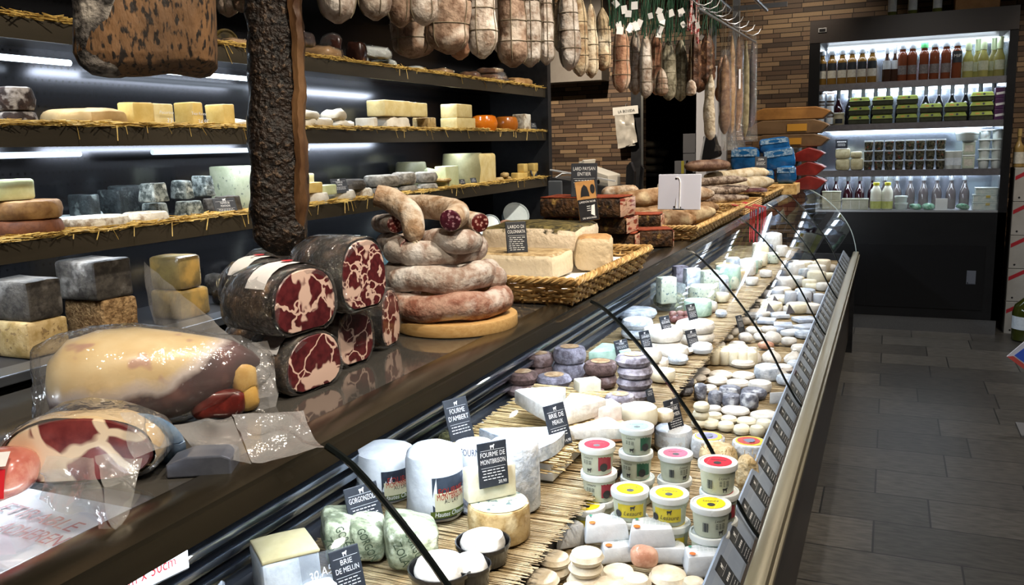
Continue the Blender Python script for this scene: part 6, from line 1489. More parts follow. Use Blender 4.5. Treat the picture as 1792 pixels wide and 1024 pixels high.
# white mould sausages in string, hanging in a long row
mould = [mat('mould_white', hx('c4b8ac'), hx('8d7868'), 34, .42, .6, hx('e2dad2'), 15, .5, .64, rough=.85, bump=.6, bs=60), mat('mould_cream', hx('c9b593'), hx('97795a'), 30, .42, .6, hx('ded2ba'), 12, .5, .64, rough=.85, bump=.6, bs=60), mat('mould_brown', hx('a38b78'), hx('745a49'), 34, .42, .6, hx('cbbfb2'), 14, .52, .66, rough=.85, bump=.6, bs=60), mat('mould_greygreen', hx('8f8a76'), hx('625c4a'), 40, .42, .6, hx('b1ab97'), 18, .54, .66, rough=.85, bump=.6, bs=60), mat('mould_pink', hx('b48a6e'), hx('8e5f49'), 26, .42, .6, hx('cbb6a2'), 13, .54, .66, rough=.8, bump=.5, bs=60)]
twine = mat('twine_dark', hx('7a705c'), rough=.9)
tagp = mat('paper_tag', (.75, .75, .75), rough=.7)
def hang(x0, x1, y0, y1, X, mi, label, seed=0, group=None, lobes=1, tie=True, top=None, bend=0, net=0, name='hanging_sausage', wid=1.0):
    """sausage hanging in the plane X, from photo box; top may lie above the frame"""
    xm = (x0 + x1) / 2; pbm = at(xm, y1, X=X)
    ptp = at(xm, y0, X=X); L = ptp.z - pbm.z if y0 > -200 else .3
    r = S(pbm, (x1 - x0) / 2) * wid; n = 16; m = 20; V, F = [], []
    for j in range(m + 1):
        t = j / m
        pr = math.sqrt(max(0, 1 - (1 - min(t, .16) / .16) ** 2)) if t < .16 else 1 if t < .66 else max(.12, math.cos((t - .66) / .34 * PI / 2) ** .6)
        pr = max(pr, .2); pr *= .9 + .14 * math.sin(PI * min(1, t * 1.3 + .1))
        pr *= 1 + .035 * math.sin(t * 16 + seed)
        for i in range(n):
            th = 2 * PI * i / n
            rr = r * pr * (1 - net * .12 * (abs(math.sin(th * 4)) < .25) - net * .1 * (abs(math.sin(t * 24)) < .3))
            if lobes > 1: rr *= 1 - .10 * (math.cos(th * lobes + seed) ** 8)
            p = Vector((rr * math.cos(th) + bend * math.sin(PI * t), rr * math.sin(th) * .9, L * t))
            k = noise.noise(p * 15 + Vector((seed * 3.1, seed, 0))) * r * .16
            V.append(p + Vector((math.cos(th), math.sin(th), 0)) * k)
    for j in range(m):
        for i in range(n): F.append((j * n + i, j * n + (i + 1) % n, (j + 1) * n + (i + 1) % n, (j + 1) * n + i))
    F += [tuple(range(n - 1, -1, -1)), tuple(m * n + i for i in range(n))]
    o = ob(name, (V, F), mould[mi] if isinstance(mi, int) else mi, loc=pbm, rot=(0, 0, seed * 1.7))
    top_z = 2.45 - pbm.z
    T = [tube([(0, 0, L - .01), (0, 0, max(top_z, L + .02))], .0016, 5)]
    if tie:
        for q in range(4):
            a = q * PI / 2 + .4; P = []
            for j in range(1, 20):
                v = V[j * n + int((a / (2 * PI)) * n) % n]; d = Vector((v.x, v.y, 0)).normalized(); P.append(v + d * .0012)
            T.append(tube(P, .0011, 4))
        for tt in (.25, .45, .65):
            j = int(tt * m); T.append(tube([V[j * n + i % n] * 1.0 + Vector((V[j * n + i % n].x, V[j * n + i % n].y, 0)).normalized() * .0012 for i in range(n + 1)], .0011, 4))
    ob('twine', join(*T), twine, o)
    return tag(o, label, 'sausage', group), L
G1 = 'white moulded sausages in the long hanging row'
row = [(380, 420, -90, 30, 2, -1.25), (410, 436, -60, 22, 2, -1.2), (556, 628, -150, 41, 0, -1.0), (630, 685, -150, 36, 0, -1.0), (676, 728, -150, 48, 2, -1.05), (718, 768, -140, 45, 0, -1.0), (685, 760, -30, 102, 2, -1.12), (748, 824, -110, 95, 2, -1.02), (784, 826, -40, 105, 4, -1.1), (818, 872, -90, 103, 0, -1.0), (860, 892, -80, 96, 0, -1.04), (872, 925, -60, 118, 2, -1.0), (908, 948, -60, 118, 0, -1.03), (940, 972, -50, 114, 0, -1.0), (968, 998, -40, 94, 1, -1.03), (976, 1016, -30, 124, 0, -1.0), (1000, 1030, -12, 134, 1, -1.02), (1022, 1048, 8, 137, 1, -1.0), (1040, 1070, 14, 124, 1, -1.0)]
for i, (x0, x1, y0, y1, mi, X) in enumerate(row):
    hang(x0, x1, y0, y1, X, mi, 'string-tied mould-covered sausage in the long hanging row, %s from the viewer' % ORD[i], i + 1, G1, lobes=3 if i > 8 else 1)
G2 = 'smaller hanging sausages beyond the long row'
row2 = [(1072, 1102, 38, 162, 4), (1100, 1124, 52, 166, 0), (1118, 1142, 58, 172, 0), (1136, 1162, 56, 166, 4), (1156, 1184, 68, 176, 3), (1178, 1203, 70, 177, 3), (1146, 1170, 120, 168, 2)]
for i, (x0, x1, y0, y1, mi) in enumerate(row2):
    hang(x0, x1, y0, y1, -1.0 - (.06 if i % 2 else 0), mi, 'smaller tied sausage hanging beyond the long row, %s from its near end' % ORD[i], 30 + i, G2, lobes=2)
net = mat('net_brown', hx('5d3c26'), hx('3a2316'), 40, .4, .6, hx('8b6a4a'), 24, .6, .68, rough=.6, bump=1, bs=30)
for i, (x0, x1, y0, y1) in enumerate(((1202, 1228, 60, 160), (1222, 1252, 58, 152), (1206, 1240, 64, 162))):
    hang(x0, x1, y0, y1, -.98 - .05 * i, net, 'dark brown netted sausage hanging beside the red and white twine, %s of three' % ORD[i], 40 + i, 'dark netted sausages', net=1, tie=False)
hang(1200, 1218, 140, 168, -.98, 0, 'small pale sausage tip hanging under the netted ones', 44, tie=False)
hang(1254, 1270, 100, 178, -.98, 4, 'slim tan sausage hanging just right of the netted ones', 45)
longw = mat('long_white', hx('c9bda6'), hx('9a8a74'), 40, .42, .6, hx('ddd6c8'), 16, .52, .64, rough=.85, bump=.5)
hang(1233, 1253, 130, 245, -.94, longw, 'long white saucisson hanging in front of the white door', 46, tie=False, bend=.01)
for i, (x0, x1, y0, y1, m_) in enumerate(((1258, 1277, 95, 235, 'brown'), (1272, 1286, 60, 235, 'tan'), (1282, 1298, 62, 230, 'brown'), (1296, 1310, 70, 240, 'grey'), (1308, 1322, 68, 222, 'dark'))):
    mm_ = {'brown': mat('long_brown', hx('8f6d4a'), hx('67472c'), 30, .4, .6, rough=.4, coat=.5), 'tan': mat('long_tan', hx('b08d5c'), hx('8d6b40'), 30, .4, .6, rough=.4, coat=.5), 'grey': mat('long_grey', hx('8d8468'), hx('6d6449'), 30, .4, .6, rough=.5), 'dark': mat('long_dark', hx('4a3530'), hx('33241f'), 30, .4, .6, rough=.4, coat=.5)}[m_]
    o, L = hang(x0, x1, y0, y1, -.94 + .015 * i, mm_, 'long thin sausage in clear plastic hanging by the rack end, %s from the left' % ORD[i], 50 + i, 'long thin bagged sausages', tie=False)
    if i != 3:
        r = S(o.location, (x1 - x0) / 2) * 1.25
        ob('clear_sleeve', rough_up(tube([(0, 0, -.10), (.0, 0, -.04), (0, 0, .02), (0, 0, L * .5), (0, 0, L * .95), (0, 0, L + .03)], [r * 1.5, r * 1.2, r, r, r * .9, r * .6], 10, cap=False), .006, 20, i, None), cling, o)
    if i == 2: ob('white_slip', tf(grid_box(.012, .002, .12), (0, -r * 1.05, L * .45)), tagp, o, smooth=False)
p = at(1264, 160, X=-.98); o = ob('salami_ball', lump(.1, .1, .12, 2.1, .004, 14, 3, 3), mat('ball_orange', hx('a5623a'), hx('8b4c2b'), 14, rough=.4), loc=(-.98, p.y + .02, p.z - .07)); ob('hanging_string', tube([(0, 0, .11), (0, 0, 2.43 - p.z)], .0016, 5), twine, o); tag(o, 'round orange-brown salami end hanging below the slim tan sausage', 'sausage')
# green twine bundles with white price tags above the small sausages
gt = mat('twine_green', hx('1d4a34'), hx('12321f'), 30, rough=.8); rw = mat('twine_red_white', hx('b03a3a'), hx('d8c8c4'), 90, .45, .55, rough=.7)
rng = random.Random(11)
def twines(x0, x1, y0, y1, n, m_, label, X=-.96, th=.0022):
    out = []
    for i in range(n):
        f = (i + rng.random()) / n; xm = x0 + (x1 - x0) * f
        p1 = at(xm, y1 + rng.uniform(-22, 6) + (f * 26), X=X + rng.uniform(-.06, .05)); p0 = p1.copy(); p0.z = 2.44; p0.y += rng.uniform(-.12, .12)
        mdl = (p0 + p1) / 2 + Vector((rng.uniform(-.02, .02), rng.uniform(-.05, .05), 0))
        out.append(tube([p0, mdl, p1], th, 4))
    o = ob('twine_bundle', join(*out), m_); tag(o, label, 'twine'); return o
twines(1066, 1200, 0, 52, 110, gt, 'dark green twine hanging in a curtain above the small sausages')
twines(1196, 1262, 0, 44, 40, gt, 'dark green twine further along the rack above the netted sausages')
twines(1202, 1224, 0, 50, 9, rw, 'red and white twisted twine above the netted sausages', -.93, .0045)
for i in range(26):
    xm = rng.uniform(1070, 1240); yy = rng.uniform(0, 50) + (xm - 1070) * .09
    if i < 6: xm, yy = ((1082, 40), (1076, 4), (1092, 14), (1100, 20), (1106, 44), (1120, 38))[i]
    p = at(xm, yy, X=-.88 - .05 * rng.random())
    o = ob('paper_tag', tf(grid_box(.018 + rng.random() * .01, .0012, .022 + rng.random() * .01), (0, 0, -.02)), tagp, loc=p, rot=(R(rng.uniform(-15, 15)), R(rng.uniform(-40, 40)), R(rng.uniform(0, 50))), smooth=False)
    tag(o, 'small white paper tag hanging among the green twine', 'paper tag', 'white tags among the green twine')
# butcher hooks at the rack end
for i in range(9):
    p = at(1226 + i * 11, 8 + i * 6.6, X=-.8)
    o = ob('meat_hook', tube([(-.0, -.05, .02), (0, -.02, .0), (0, .02, -.003), (.01, .05, .01), (.012, .065, .035)], .0028, 6), rack_m, loc=p, rot=(0, 0, R(-40)))
    tag(o, 'steel meat hook sticking out of the rack end, %s from the top' % ORD[i], 'hook', 'meat hooks at the rack end')
o = ob('hook_rail', tube([at(1222, 14, X=-.81), at(1322, 74, X=-.81)], .006, 8), rack_m); tag(o, 'slanted steel rail carrying the meat hooks', 'rail')
# bag dispenser LA BOVIDA on the door post
p = at(1095, 190, Y=WB - .1)
o = tag(empty('bag_dispenser', (p.x, WB - .1, p.z - .06)), 'white card of plastic bags hanging by the dark doorway post', 'bag holder')
ob('header_card', tf(grid_box(.26, .012, .08, r=.002), (0, 0, 0), (0, R(-3), 0)), mat('card_cream', (.6, .58, .54), rough=.6), o, smooth=False)
ob('lettering', tf(text('LA BOVIDA', .026, .17), (.01, -.0135, .024), (0, R(-3), 0)), mat('print_black', (.05, .05, .05)), o, smooth=False)
ob('hook', tube([(0, 0, .08), (.0, 0, .1), (.02, 0, .11)], .004, 5), rack_m, o)
ob('bag_sheet', rough_up(sheet((-.11, -.01, 0), (-.08, -.01, -.33), (.10, -.01, -.30), (.03, -.01, 0), n=12, amp=.02, fr=9, seed=3), .003, 30, 1, None), mat('bag_grey', (.42, .39, .34), (.5, .47, .42), 14, rough=.2, coat=.5), o)
ob('bag_sheet', sheet((-.0, -.02, 0), (.0, -.02, -.31), (.12, -.02, -.27), (.08, -.02, 0), n=12, amp=.02, fr=9, seed=5), mat('bag_grey', 0), o)
# ------------------------------------------------------------------ cheeses inside the glass case
ZF, ZB = .7015, .7965           # front deck, raised back deck
def cmat(*a, **k):
    k['spec'] = .12; return mat(*a, **k)
W = dict(
    bloom=cmat('case_bloom', hx('dedad2'), hx('c4beb4'), 30, .4, .62, rough=.75, bump=.3),
    goat=cmat('case_goat', hx('e0d6c2'), hx('cbbda2'), 26, .4, .62, rough=.7, bump=.35),
    bluew=cmat('case_bluewhite', hx('c9cfd6'), hx('9fa8b4'), 34, .42, .58, hx('dde0e4'), 14, .52, .64, rough=.75, bump=.5),
    ash=cmat('case_ash', hx('8b8d96'), hx('5f616c'), 40, .42, .58, hx('c3c6cc'), 26, .54, .64, rough=.85, bump=.7, bs=70),
    tomme=cmat('case_grey_tomme', hx('85808a'), hx('5b555c'), 44, .42, .6, hx('a39ea8'), 18, .54, .68, rough=.8, bump=.5),
    tommeb=cmat('case_brown_tomme', hx('6d5650'), hx('4a3833'), 44, .42, .6, hx('8d7a78'), 18, .56, .68, rough=.7, bump=.5),
    cream=cmat('case_cream', hx('e3ddc8'), hx('d2c9ae'), 20, .4, .62, rough=.6, bump=.2),
    beige=cmat('case_beige', hx('b9ad85'), hx('a89b72'), 10, rough=.35),
    tanr=cmat('case_tan_rind', hx('b39a6c'), hx('94794c'), 34, .42, .6, hx('c9b78f'), 16, .55, .66, rough=.5, bump=.4, coat=.3),
    foil=cmat('case_foil', hx('a8ad90'), hx('6f765e'), 36, .42, .58, hx('c9ccb6'), 22, .54, .62, rough=.35, bump=.9, bs=35),
    herb=cmat('case_herbs', hx('6d6a44'), hx('3f3d24'), 55, .42, .58, hx('a29a68'), 40, .55, .62, rough=.85, bump=1),
    wrap=cmat('case_paper', hx('d6d9dc'), hx('c2c6cb'), 12, rough=.55, bump=.35, bs=26),
    veg=cmat('case_bluevein', hx('c6cbb8'), hx('b3b9a4'), 20, .4, .6, hx('5f7478'), 70, .58, .64, rough=.5, bump=.2),
    mint=cmat('case_mint', hx('b8d2c4'), hx('8fb09c'), 14, rough=.4), pink=cmat('case_pink', hx('d3a78e'), hx('b67f66'), 26, .42, .6, rough=.45, bump=.4, coat=.4))
def cz(nm, x0, x1, y0, y1, Z, m, label, n=1, cat='cheese', b=.008, group=None, bulge=.002, amp=.002, film_=False, seg=26):
    """drum or stack of n drums from photo box; labels get the level in the stack"""
    c, r, h = cylfit(x0, x1, y0, y1, Z); h = max(h, .012); hh = h / n; o = None; out = []
    for k in range(n):
        o = ob(nm, drum(r * (1 - .01 * (k % 2)), hh - .0008, min(b, hh * .4), seg, bulge, amp, 30, x0 + k), W[m] if isinstance(m, str) else m, loc=(c.x + .003 * ((k * 7) % 3 - 1), c.y + .002 * (k % 2), Z + k * hh))
        tag(o, label if n == 1 else '%s, %s from the bottom' % (label, ORD[k]), cat, group); out.append(o)
    return out, c, r, hh
def cb(nm, px, py, Z, w, d, h, rz, m, label, cat='cheese', p=None, amp=.002, r=.005, group=None, seed=0, top=1):
    """block whose near foot is at a photo pixel; w, h in photo pixels, d in metres"""
    q = at(px, py, Z=Z); w = S(q, w); h = S(q, h)
    vf = lump(w, d, h, p, amp, 22, seed + px, 3) if p else rough_up(sub(grid_box(w, d, h, r=r), 2), amp, 22, seed + px)
    c = q + away(q) * d * .5
    o = ob(nm, vf, W[m] if isinstance(m, str) else m, loc=(c.x, c.y, Z), rot=(0, 0, R(rz))); return tag(o, label, cat, group)
def wedge(nm, px, py, Z, rad, ang, h, rz, m, label, side=None, cat='cheese'):
    q = at(px, py, Z=Z); P = [(0, 0)] + [(rad * math.cos(R(ang) * (i / 10 - .5)), rad * math.sin(R(ang) * (i / 10 - .5))) for i in range(11)]
    o = ob(nm, rough_up(sub(prism(P, h, b=.003), 1), .0015, 25, px), W[m], loc=(q.x, q.y, Z), rot=(0, 0, R(rz)))
    return tag(o, label, cat)
# straw mats: two decks, stalks running out to the aisle
def stalkmat(x0, x1, y0, y1, z, n, rng, th=.0016, drop=.0, lay=.006):
    V, F = [], []
    for i in range(n):
        y = y0 + (y1 - y0) * (i + rng.random()) / n; a = Vector((x0 + rng.uniform(0, .02), y + rng.gauss(0, .004), z + rng.uniform(0, lay))); b = Vector((x1 - rng.uniform(-.012, .02), y + rng.gauss(0, .012), z + rng.uniform(0, lay) - drop * rng.random()))
        d = (b - a).normalized(); r = th * rng.uniform(.7, 1.4); s = d.cross(Vector((0, .3, 1))).normalized() * r; u = d.cross(s).normalized() * r
        q = len(V); V += [a + s, a - s * .5 + u * .8, a - s * .5 - u * .8, b + s, b - s * .5 + u * .8, b - s * .5 - u * .8]
        F += [(q, q + 1, q + 4, q + 3), (q + 1, q + 2, q + 5, q + 4), (q + 2, q, q + 3, q + 5), (q + 3, q + 4, q + 5)]
    return V, F
rng = random.Random(21)
mat_straw = mat('mat_straw', hx('b09c78'), hx('8d7752'), 18, rough=.65); edge_dark = mat('mat_edge', hx('6f5426'), hx('3a2a12'), 30, rough=.8)
o = ob('straw_mat', join(stalkmat(-1.07, -.60, .9, 6.7, ZB - .001, 2600, rng, .0011, lay=.006), ), mat_straw, smooth=False)
ob('mat_base', box3(-1.07, -.61, .9, 6.7, ZB - .004, ZB - .0005), mat('mat_base_straw', hx('93805c'), hx('7a6644'), 60, rough=.8, st=(.05, 1, 1)), o, smooth=False)
ob('mat_edge', rough_up(sub(box3(-.645, -.615, .9, 6.7, ZB - .012, ZB - .001), 0), .004, 30, 3, None), edge_dark, o, smooth=False)
tag(o, 'straw stalk mat on the raised back deck of the case', 'mat')
o = ob('straw_mat', stalkmat(-.645, -.305, .9, 6.7, ZF - .001, 2600, rng, .0011, lay=.004), mat_straw, smooth=False); ob('mat_base', box3(-.645, -.305, .9, 6.7, ZF - .003, ZF - .0003), mat('mat_base_straw', 0), o, smooth=False); tag(o, 'straw stalk mat on the lower front deck of the case', 'mat')
ZF += .007; ZB += .008
# near end of the back deck
q = at(466, 1060, Z=ZB)
o = ob('cheese_block', tf(rough_up(sub(grid_box(.105, .105, .085, r=.008), 2), .0025, 18, 3), (0, 0, 0)), mat('case_melun_side', hx('d0d4d6'), hx('b4bac0'), 20, rough=.5, bump=.2), loc=(q.x - .0, q.y + .06, ZB), rot=(0, 0, R(52)))
V, F = grid_box(.104, .104, .008, n=6, r=.003)
for v in V: v.z += .012 * (1 - (v.x / .054) ** 2) * (1 - (v.y / .054) ** 2)
ob('beige_top', (V, F), W['beige'], o, loc=(0, 0, .082)); tag(o, 'tall white cheese block with domed beige top at the near end of the case', 'cheese')
cb('cheese_block', 362, 1050, ZB, 62, .05, 30, 40, 'bluew', 'low grey-blue block left of the domed white cheese', amp=.002)
cb('cheese_block', 352, 1015, ZB, 66, .06, 34, 38, 'tanr', 'tan block behind the low grey-blue one at the case end', amp=.002)
cb('soft_cheese', 560, 1062, ZB, 70, .06, 40, 30, 'wrap', 'white wrapped cheese under the handwritten plastic card', p=3, amp=.006)
# signs in the case: standing, facing the aisle, leaning back
def csign(px, py, Z, wpx, hpx, title, label, rz=62, tilt=18, X=None, **k):
    q = at(px, py, Z=Z) if X is None else at(px, py, X=X); w = S(q, wpx) * 1.25; h = S(q, hpx) * 1.0
    return sign(w, h, title, (q.x, q.y, q.z if X is not None else Z), rz, tilt, label, **k)
csign(618, 1045, ZB, 46, 86, ['BRIE', 'DE MELUN'], 'BRIE DE MELUN sign behind the handwritten plastic card', body=3)
q = at(575, 1040, Z=ZB)
pl = ob('plastic_card', tf(grid_box(.105, .0015, .085), (0, 0, 0)), film('card_plastic', clear=.86, rough=.05, milk=(.3, .32, .35), fres=1.3), loc=(q.x + .02, q.y - .01, ZB + .002), rot=(R(-18), 0, R(52)), smooth=False)
ob('handwriting', join(tf(text('30.A5 de g', .015, .085, shear=.35), (.0, -.002, .045), (0, R(-12), 0)), tf(text('60%', .013, .03, shear=.35), (.02, -.002, .012), (0, R(-12), 0))), chalk, pl, smooth=False)
tag(pl, 'clear plastic card with white handwriting at the near end of the case', 'sign')
csign(648, 936, ZB + .03, 52, 88, ['GORGONZOLA'], 'GORGONZOLA sign standing in the green foil cheeses', body=4, price_l='24 kg')
prt = mat('print_green', hx('2c3a26'), rough=.6)
def foilwedge(px, py, w, h, rz, label, seed):
    q = at(px, py, Z=ZB); w_ = S(q, w); h_ = S(q, h)
    vf = lump(w_, .13, h_, 5, .008, 16, seed, 4)
    for v in vf[0]: v.z *= 1 - .25 * (v.x / w_ + .5)
    o = ob('foil_cheese', vf, W['foil'], loc=q + away(q) * .06, rot=(0, 0, R(rz)))
    ob('lettering', tf(join(text('GORGON', .016, .07), tf(text('ZOLA', .016, .05), (.0, 0, -.028))), (-.005, -.0705, h_ * .55), (R(-2), R(70), 0)), prt, o, smooth=False)
    return tag(o, label, 'cheese')
foilwedge(604, 992, 70, 84, 38, 'green foil-wrapped blue cheese wedge left of the black glass seam', 1)
foilwedge(648, 990, 62, 74, 30, 'green foil-wrapped piece behind the GORGONZOLA sign', 2)
foilwedge(722, 1005, 92, 92, 36, 'big green foil-wrapped wedge crossing the black glass seam', 3)
# tall paper rolls
lbd = mat('label_navy', hx('20252e'), hx('39424f'), 14, rough=.4); lby = mat('label_cream_print', hx('c9c3a0'), rough=.5); lbg = mat('label_olive', hx('4d5a1e'), rough=.5); prr = mat('print_brick', hx('9c2a1e'), rough=.5); dkp = mat('print_dark', (.03, .03, .03), rough=.5)
def curved(vf, r):
    return [Vector(((r - v.y * -1 if 0 else r) * math.sin(v.x / r), -r * math.cos(v.x / r) + v.y, v.z)) for v in vf[0]], vf[1]
def roll(x0, x1, y0, y1, label, face, full=True):
    c, r, h = cylfit(x0, x1, y0, y1, ZB)
    V, F = lathe([(r * .9, 0), (r, .01), (r * 1.01, h * .3), (r, h * .86), (r * .97, h * .93), (r * .8, h * .985), (r * .4, h)], 30)
    V, F = rough_up((V, F), .0035, 30, x0)
    o = ob('paper_roll', (V, F), W['wrap'], loc=c, rot=(0, 0, R(face)))
    k = r * 1.02
    lw, lh = r * 1.35, h * .62
    bnd = curved(sub(tf(quadp(lw, lh), (0, 0, h * .06)), 6), k)
    L = ob('label', bnd, lbd, o, smooth=False)
    ob('label_panel', curved(sub(tf(quadp(lw * .9, lh * .46), (0, -.0012, h * .17)), 6), k), lby, L, smooth=False)
    ob('label_ribbon', curved(sub(tf(quadp(lw * 1.15, lh * .16), (0, -.002, h * .09)), 6), k), lbg, L, smooth=False)
    ob('lettering', curved(join(tf(text('FOURME', .016, lw * .72), (0, -.0022, h * .42)), tf(text('MONTBRISON', .0125, lw * .8), (0, -.0022, h * .355))), k), prr, L, smooth=False)
    ob('lettering', curved(tf(text('AU LAIT', .009, lw * .42), (0, -.0022, h * .3)), k), dkp, L, smooth=False)
    ob('lettering', curved(tf(text('Hautes Chaumes', .010, lw * .95, shear=.2), (0, -.003, h * .115)), k), chalk, L, smooth=False)
    return tag(o, label, 'cheese')
roll(628, 728, 764, 884, 'tall paper-wrapped cheese roll half hidden at the left', 62)
roll(714, 814, 764, 918, 'tall paper-wrapped cheese roll with coloured label in full view', 62)
o3, c3, r3, h3 = cz('paper_roll', 800, 868, 762, 880, ZB, 'wrap', 'third paper cheese roll behind the FOURME DE MONTBRISON sign')
ob('lettering', curved(tf(text("FOURME D'A", .016, r3 * 1.7), (0, -.001, h3 * .86)), r3 * 1.01), mat('print_navy', hx('26304f')), o3[0], rot=(0, 0, R(35)), smooth=False)
# cut drum, slice on top, sign, blue cylinder
od, cd, rd, hd_ = cz('cut_drum', 824, 931, 856, 962, ZB, 'tanr', 'cut tan-rinded drum with blue-veined top beside the paper rolls', b=.006)
ob('blue_top', tf(disc(rd * .93, 30), (0, 0, hd_ + .0002)), W['veg'], od[0], smooth=False)
o = ob('cheese_slice', rough_up(sub(grid_box(rd * 1.7, .034, .07, r=.004), 2), .001, 25, 1), W['cream'], loc=(cd.x - .028, cd.y + .012, ZB + hd_ + .001), rot=(0, 0, R(48))); tag(o, 'flat cream slice standing on the cut drum', 'cheese')
sign(.066, .094, ['FOURME DE', 'MONTBRISON'], (cd.x - .006, cd.y - .010, ZB + hd_ + .035), 50, 5, 'FOURME DE MONTBRISON sign leaning on the cream slice', 4, price='20,90')
cz('blue_cylinder', 862, 948, 757, 905, ZB, 'bluew', 'tall blue-white mouldy cheese cylinder', b=.008, amp=.0025)
cz('blue_cylinder', 806, 866, 812, 905, ZB, 'ash', 'grey mouldy cheese half hidden behind the cut drum', b=.008, amp=.0025)
for i, (x0, x1, y0, y1) in enumerate(((712, 772, 738, 784), (768, 862, 744, 800))):
    cz('herb_cheese', x0, x1, y0, y1, ZB, 'herb', 'herb-crusted round cheese behind the paper rolls, %s from the left' % ORD[i], amp=.005, b=.015)
csign(812, 776, ZB + .05, 40, 80, ['FOURME', "D'AMBERT"], "FOURME D'AMBERT sign standing in the herb-crusted cheeses", body=3)
# black bowls with white cheeses
bowlm = mat('bowl_black', (.012, .012, .013), rough=.15, coat=.5)
def bowl(x0, x1, y0, y1, label, l2, h=.042):
    c, r, hh = cylfit(x0, x1, y0, y1, ZB)
    o = ob('black_bowl', lathe([(r * .7, .0), (r * .86, .003), (r * .93, h * .8), (r * 1.0, h * .82), (r, h), (r * .95, h), (r * .9, h * .75), (r * .84, .012), (r * .4, .01)], 30), bowlm, loc=c); tag(o, label, 'bowl')
    o = ob('bowl_cheese', drum(r * .78, .045, .016, 28, .002, .003, 30, x0), W['bloom'], loc=(c.x, c.y, c.z + .0125)); tag(o, l2, 'cheese')
bowl(798, 896, 926, 1005, 'black plastic bowl below the cut drum', 'white cheese in the black bowl below the cut drum')
bowl(716, 832, 960, 1058, 'black plastic bowl nearest the glass seam', 'white cheese in the black bowl nearest the glass seam')
bowl(790, 862, 966, 1042, 'black plastic bowl half hidden between the two others', 'white cheese in the half hidden black bowl')
# raised straw platform with brie
ZP = ZB + .06; pc0 = at(960, 852, Z=ZB)
px0, px1, py0, py1 = -1.0, pc0.x - .0, pc0.y + .02, pc0.y + .62
o = ob('straw_platform', join(stalkmat(px0, px1 + .02, py0, py1, ZP - .010, 260, rng, .0019, .006, .01), stalkmat(px0, px1 + .015, py0, py1, ZB + .03, 160, rng, .0019, .006, .008)), mat('platform_straw', hx('c9b183'), hx('9c8252'), 18, rough=.65), smooth=False)
ob('tray', join(box3(px0, px1, py0 + .01, py1, ZB, ZB + .024, r=.003), box3(px0, px1 - .005, py0 + .01, py1, ZB + .026, ZP - .008, r=.003)), mat('tray_pale', (.55, .54, .5), rough=.6), o, smooth=False); tag(o, 'straw-topped platform carrying the brie wedges', 'platform')
brs = mat('brie_side', hx('ddd3b4'), hx('cfc3a0'), 18, rough=.5)
wedge('brie_wedge', 838, 772, ZP, .22, 50, .035, -2, 'bluew', 'wide flat brie piece at the left of the straw platform')
wedge('brie_wedge', 960, 742, ZP + .036, .20, 42, .04, 118, 'bloom', 'thick brie wedge left of the narrow gap')
wedge('brie_wedge', 968, 752, ZP + .0, .19, 36, .045, 78, 'bloom', 'thick brie wedge right of the narrow gap')
wedge('brie_wedge', 985, 770, ZP, .15, 40, .03, 40, 'bloom', 'low brie wedge behind the BRIE DE MEAUX sign')
csign(985, 780, ZP + .002, 38, 74, ['BRIE DE', 'MEAUX'], 'BRIE DE MEAUX sign on the straw platform', body=3, price='14,90')
cb('cheese_block', 1055, 747, ZB + .03, 56, .07, 36, 42, 'bloom', 'white square cheese with cut side right of the brie', amp=.0015)
cb('cheese_block', 1060, 776, ZB, 74, .08, 28, 42, 'pink', 'pinkish rinded block under the white square cheese', amp=.004)
cz('cream_drum', 1088, 1152, 700, 752, ZB, 'cream', 'big cream drum in clear film behind the pots', b=.008)
cz('goat_cheese', 1148, 1180, 712, 742, ZB, 'goat', 'small cream round right of the big cream drum')
# grey tommes with orange labels
lab_o = mat('tomme_label', hx('8d6a44'), hx('b59a78'), 60, .45, .6, rough=.5)
def tomme(x0, x1, y0, y1, m, label, n=1, sticker=True, Z=ZB):
    out, c, r, hh = cz('grey_tomme', x0, x1, y0, y1, Z, m, label, n, b=.012, bulge=.003, amp=.0025)
    if sticker: ob('round_label', tf(lathe([(r * .02, 0), (r * .56, 0), (r * .58, .0006)], 22), (0, 0, hh + .0006)), lab_o, out[-1])
tomme(919, 969, 612, 668, 'tommeb', 'dark tomme at the back left of the tomme pile', 2)
tomme(969, 1026, 600, 668, 'tomme', 'grey tomme of the back middle stack', 2)
tomme(1022, 1080, 625, 684, 'tommeb', 'brown tomme of the middle stack', 2)
tomme(1080, 1140, 613, 706, 'tomme', 'grey tomme of the tall right stack', 4)
tomme(888, 942, 643, 697, 'tommeb', 'dark tomme at the left front of the tomme pile', 2)
tomme(940, 1000, 648, 700, 'tomme', 'grey tomme at the front middle of the tomme pile', 2)
tomme(1061, 1113, 682, 738, 'tomme', 'single grey tomme in front of the tall stack')
tomme(1025, 1061, 676, 708, 'tommeb', 'small reddish brown tomme half behind the black sign', sticker=False)
cb('cheese_block', 1028, 700, ZB + .03, 42, .05, 34, 42, 'cream', 'cut cream block among the grey tommes', amp=.001)
wedge('cheese_wedge', 1030, 640, ZB, .16, 60, .05, 60, 'mint', 'pale green wrapped wedge behind the tommes')
csign(1016, 716, ZB, 26, 34, ['TOMME'], 'small black sign half hidden behind the brie and tommes', body=2)
csign(1092, 622, ZB + .03, 26, 28, ['MORBIER'], 'black sign behind the tall tomme stack', body=2)
csign(1142, 706, ZB, 14, 26, ['CHEVRE'], 'tiny black sign right of the tall tomme stack', body=2, brand=False)
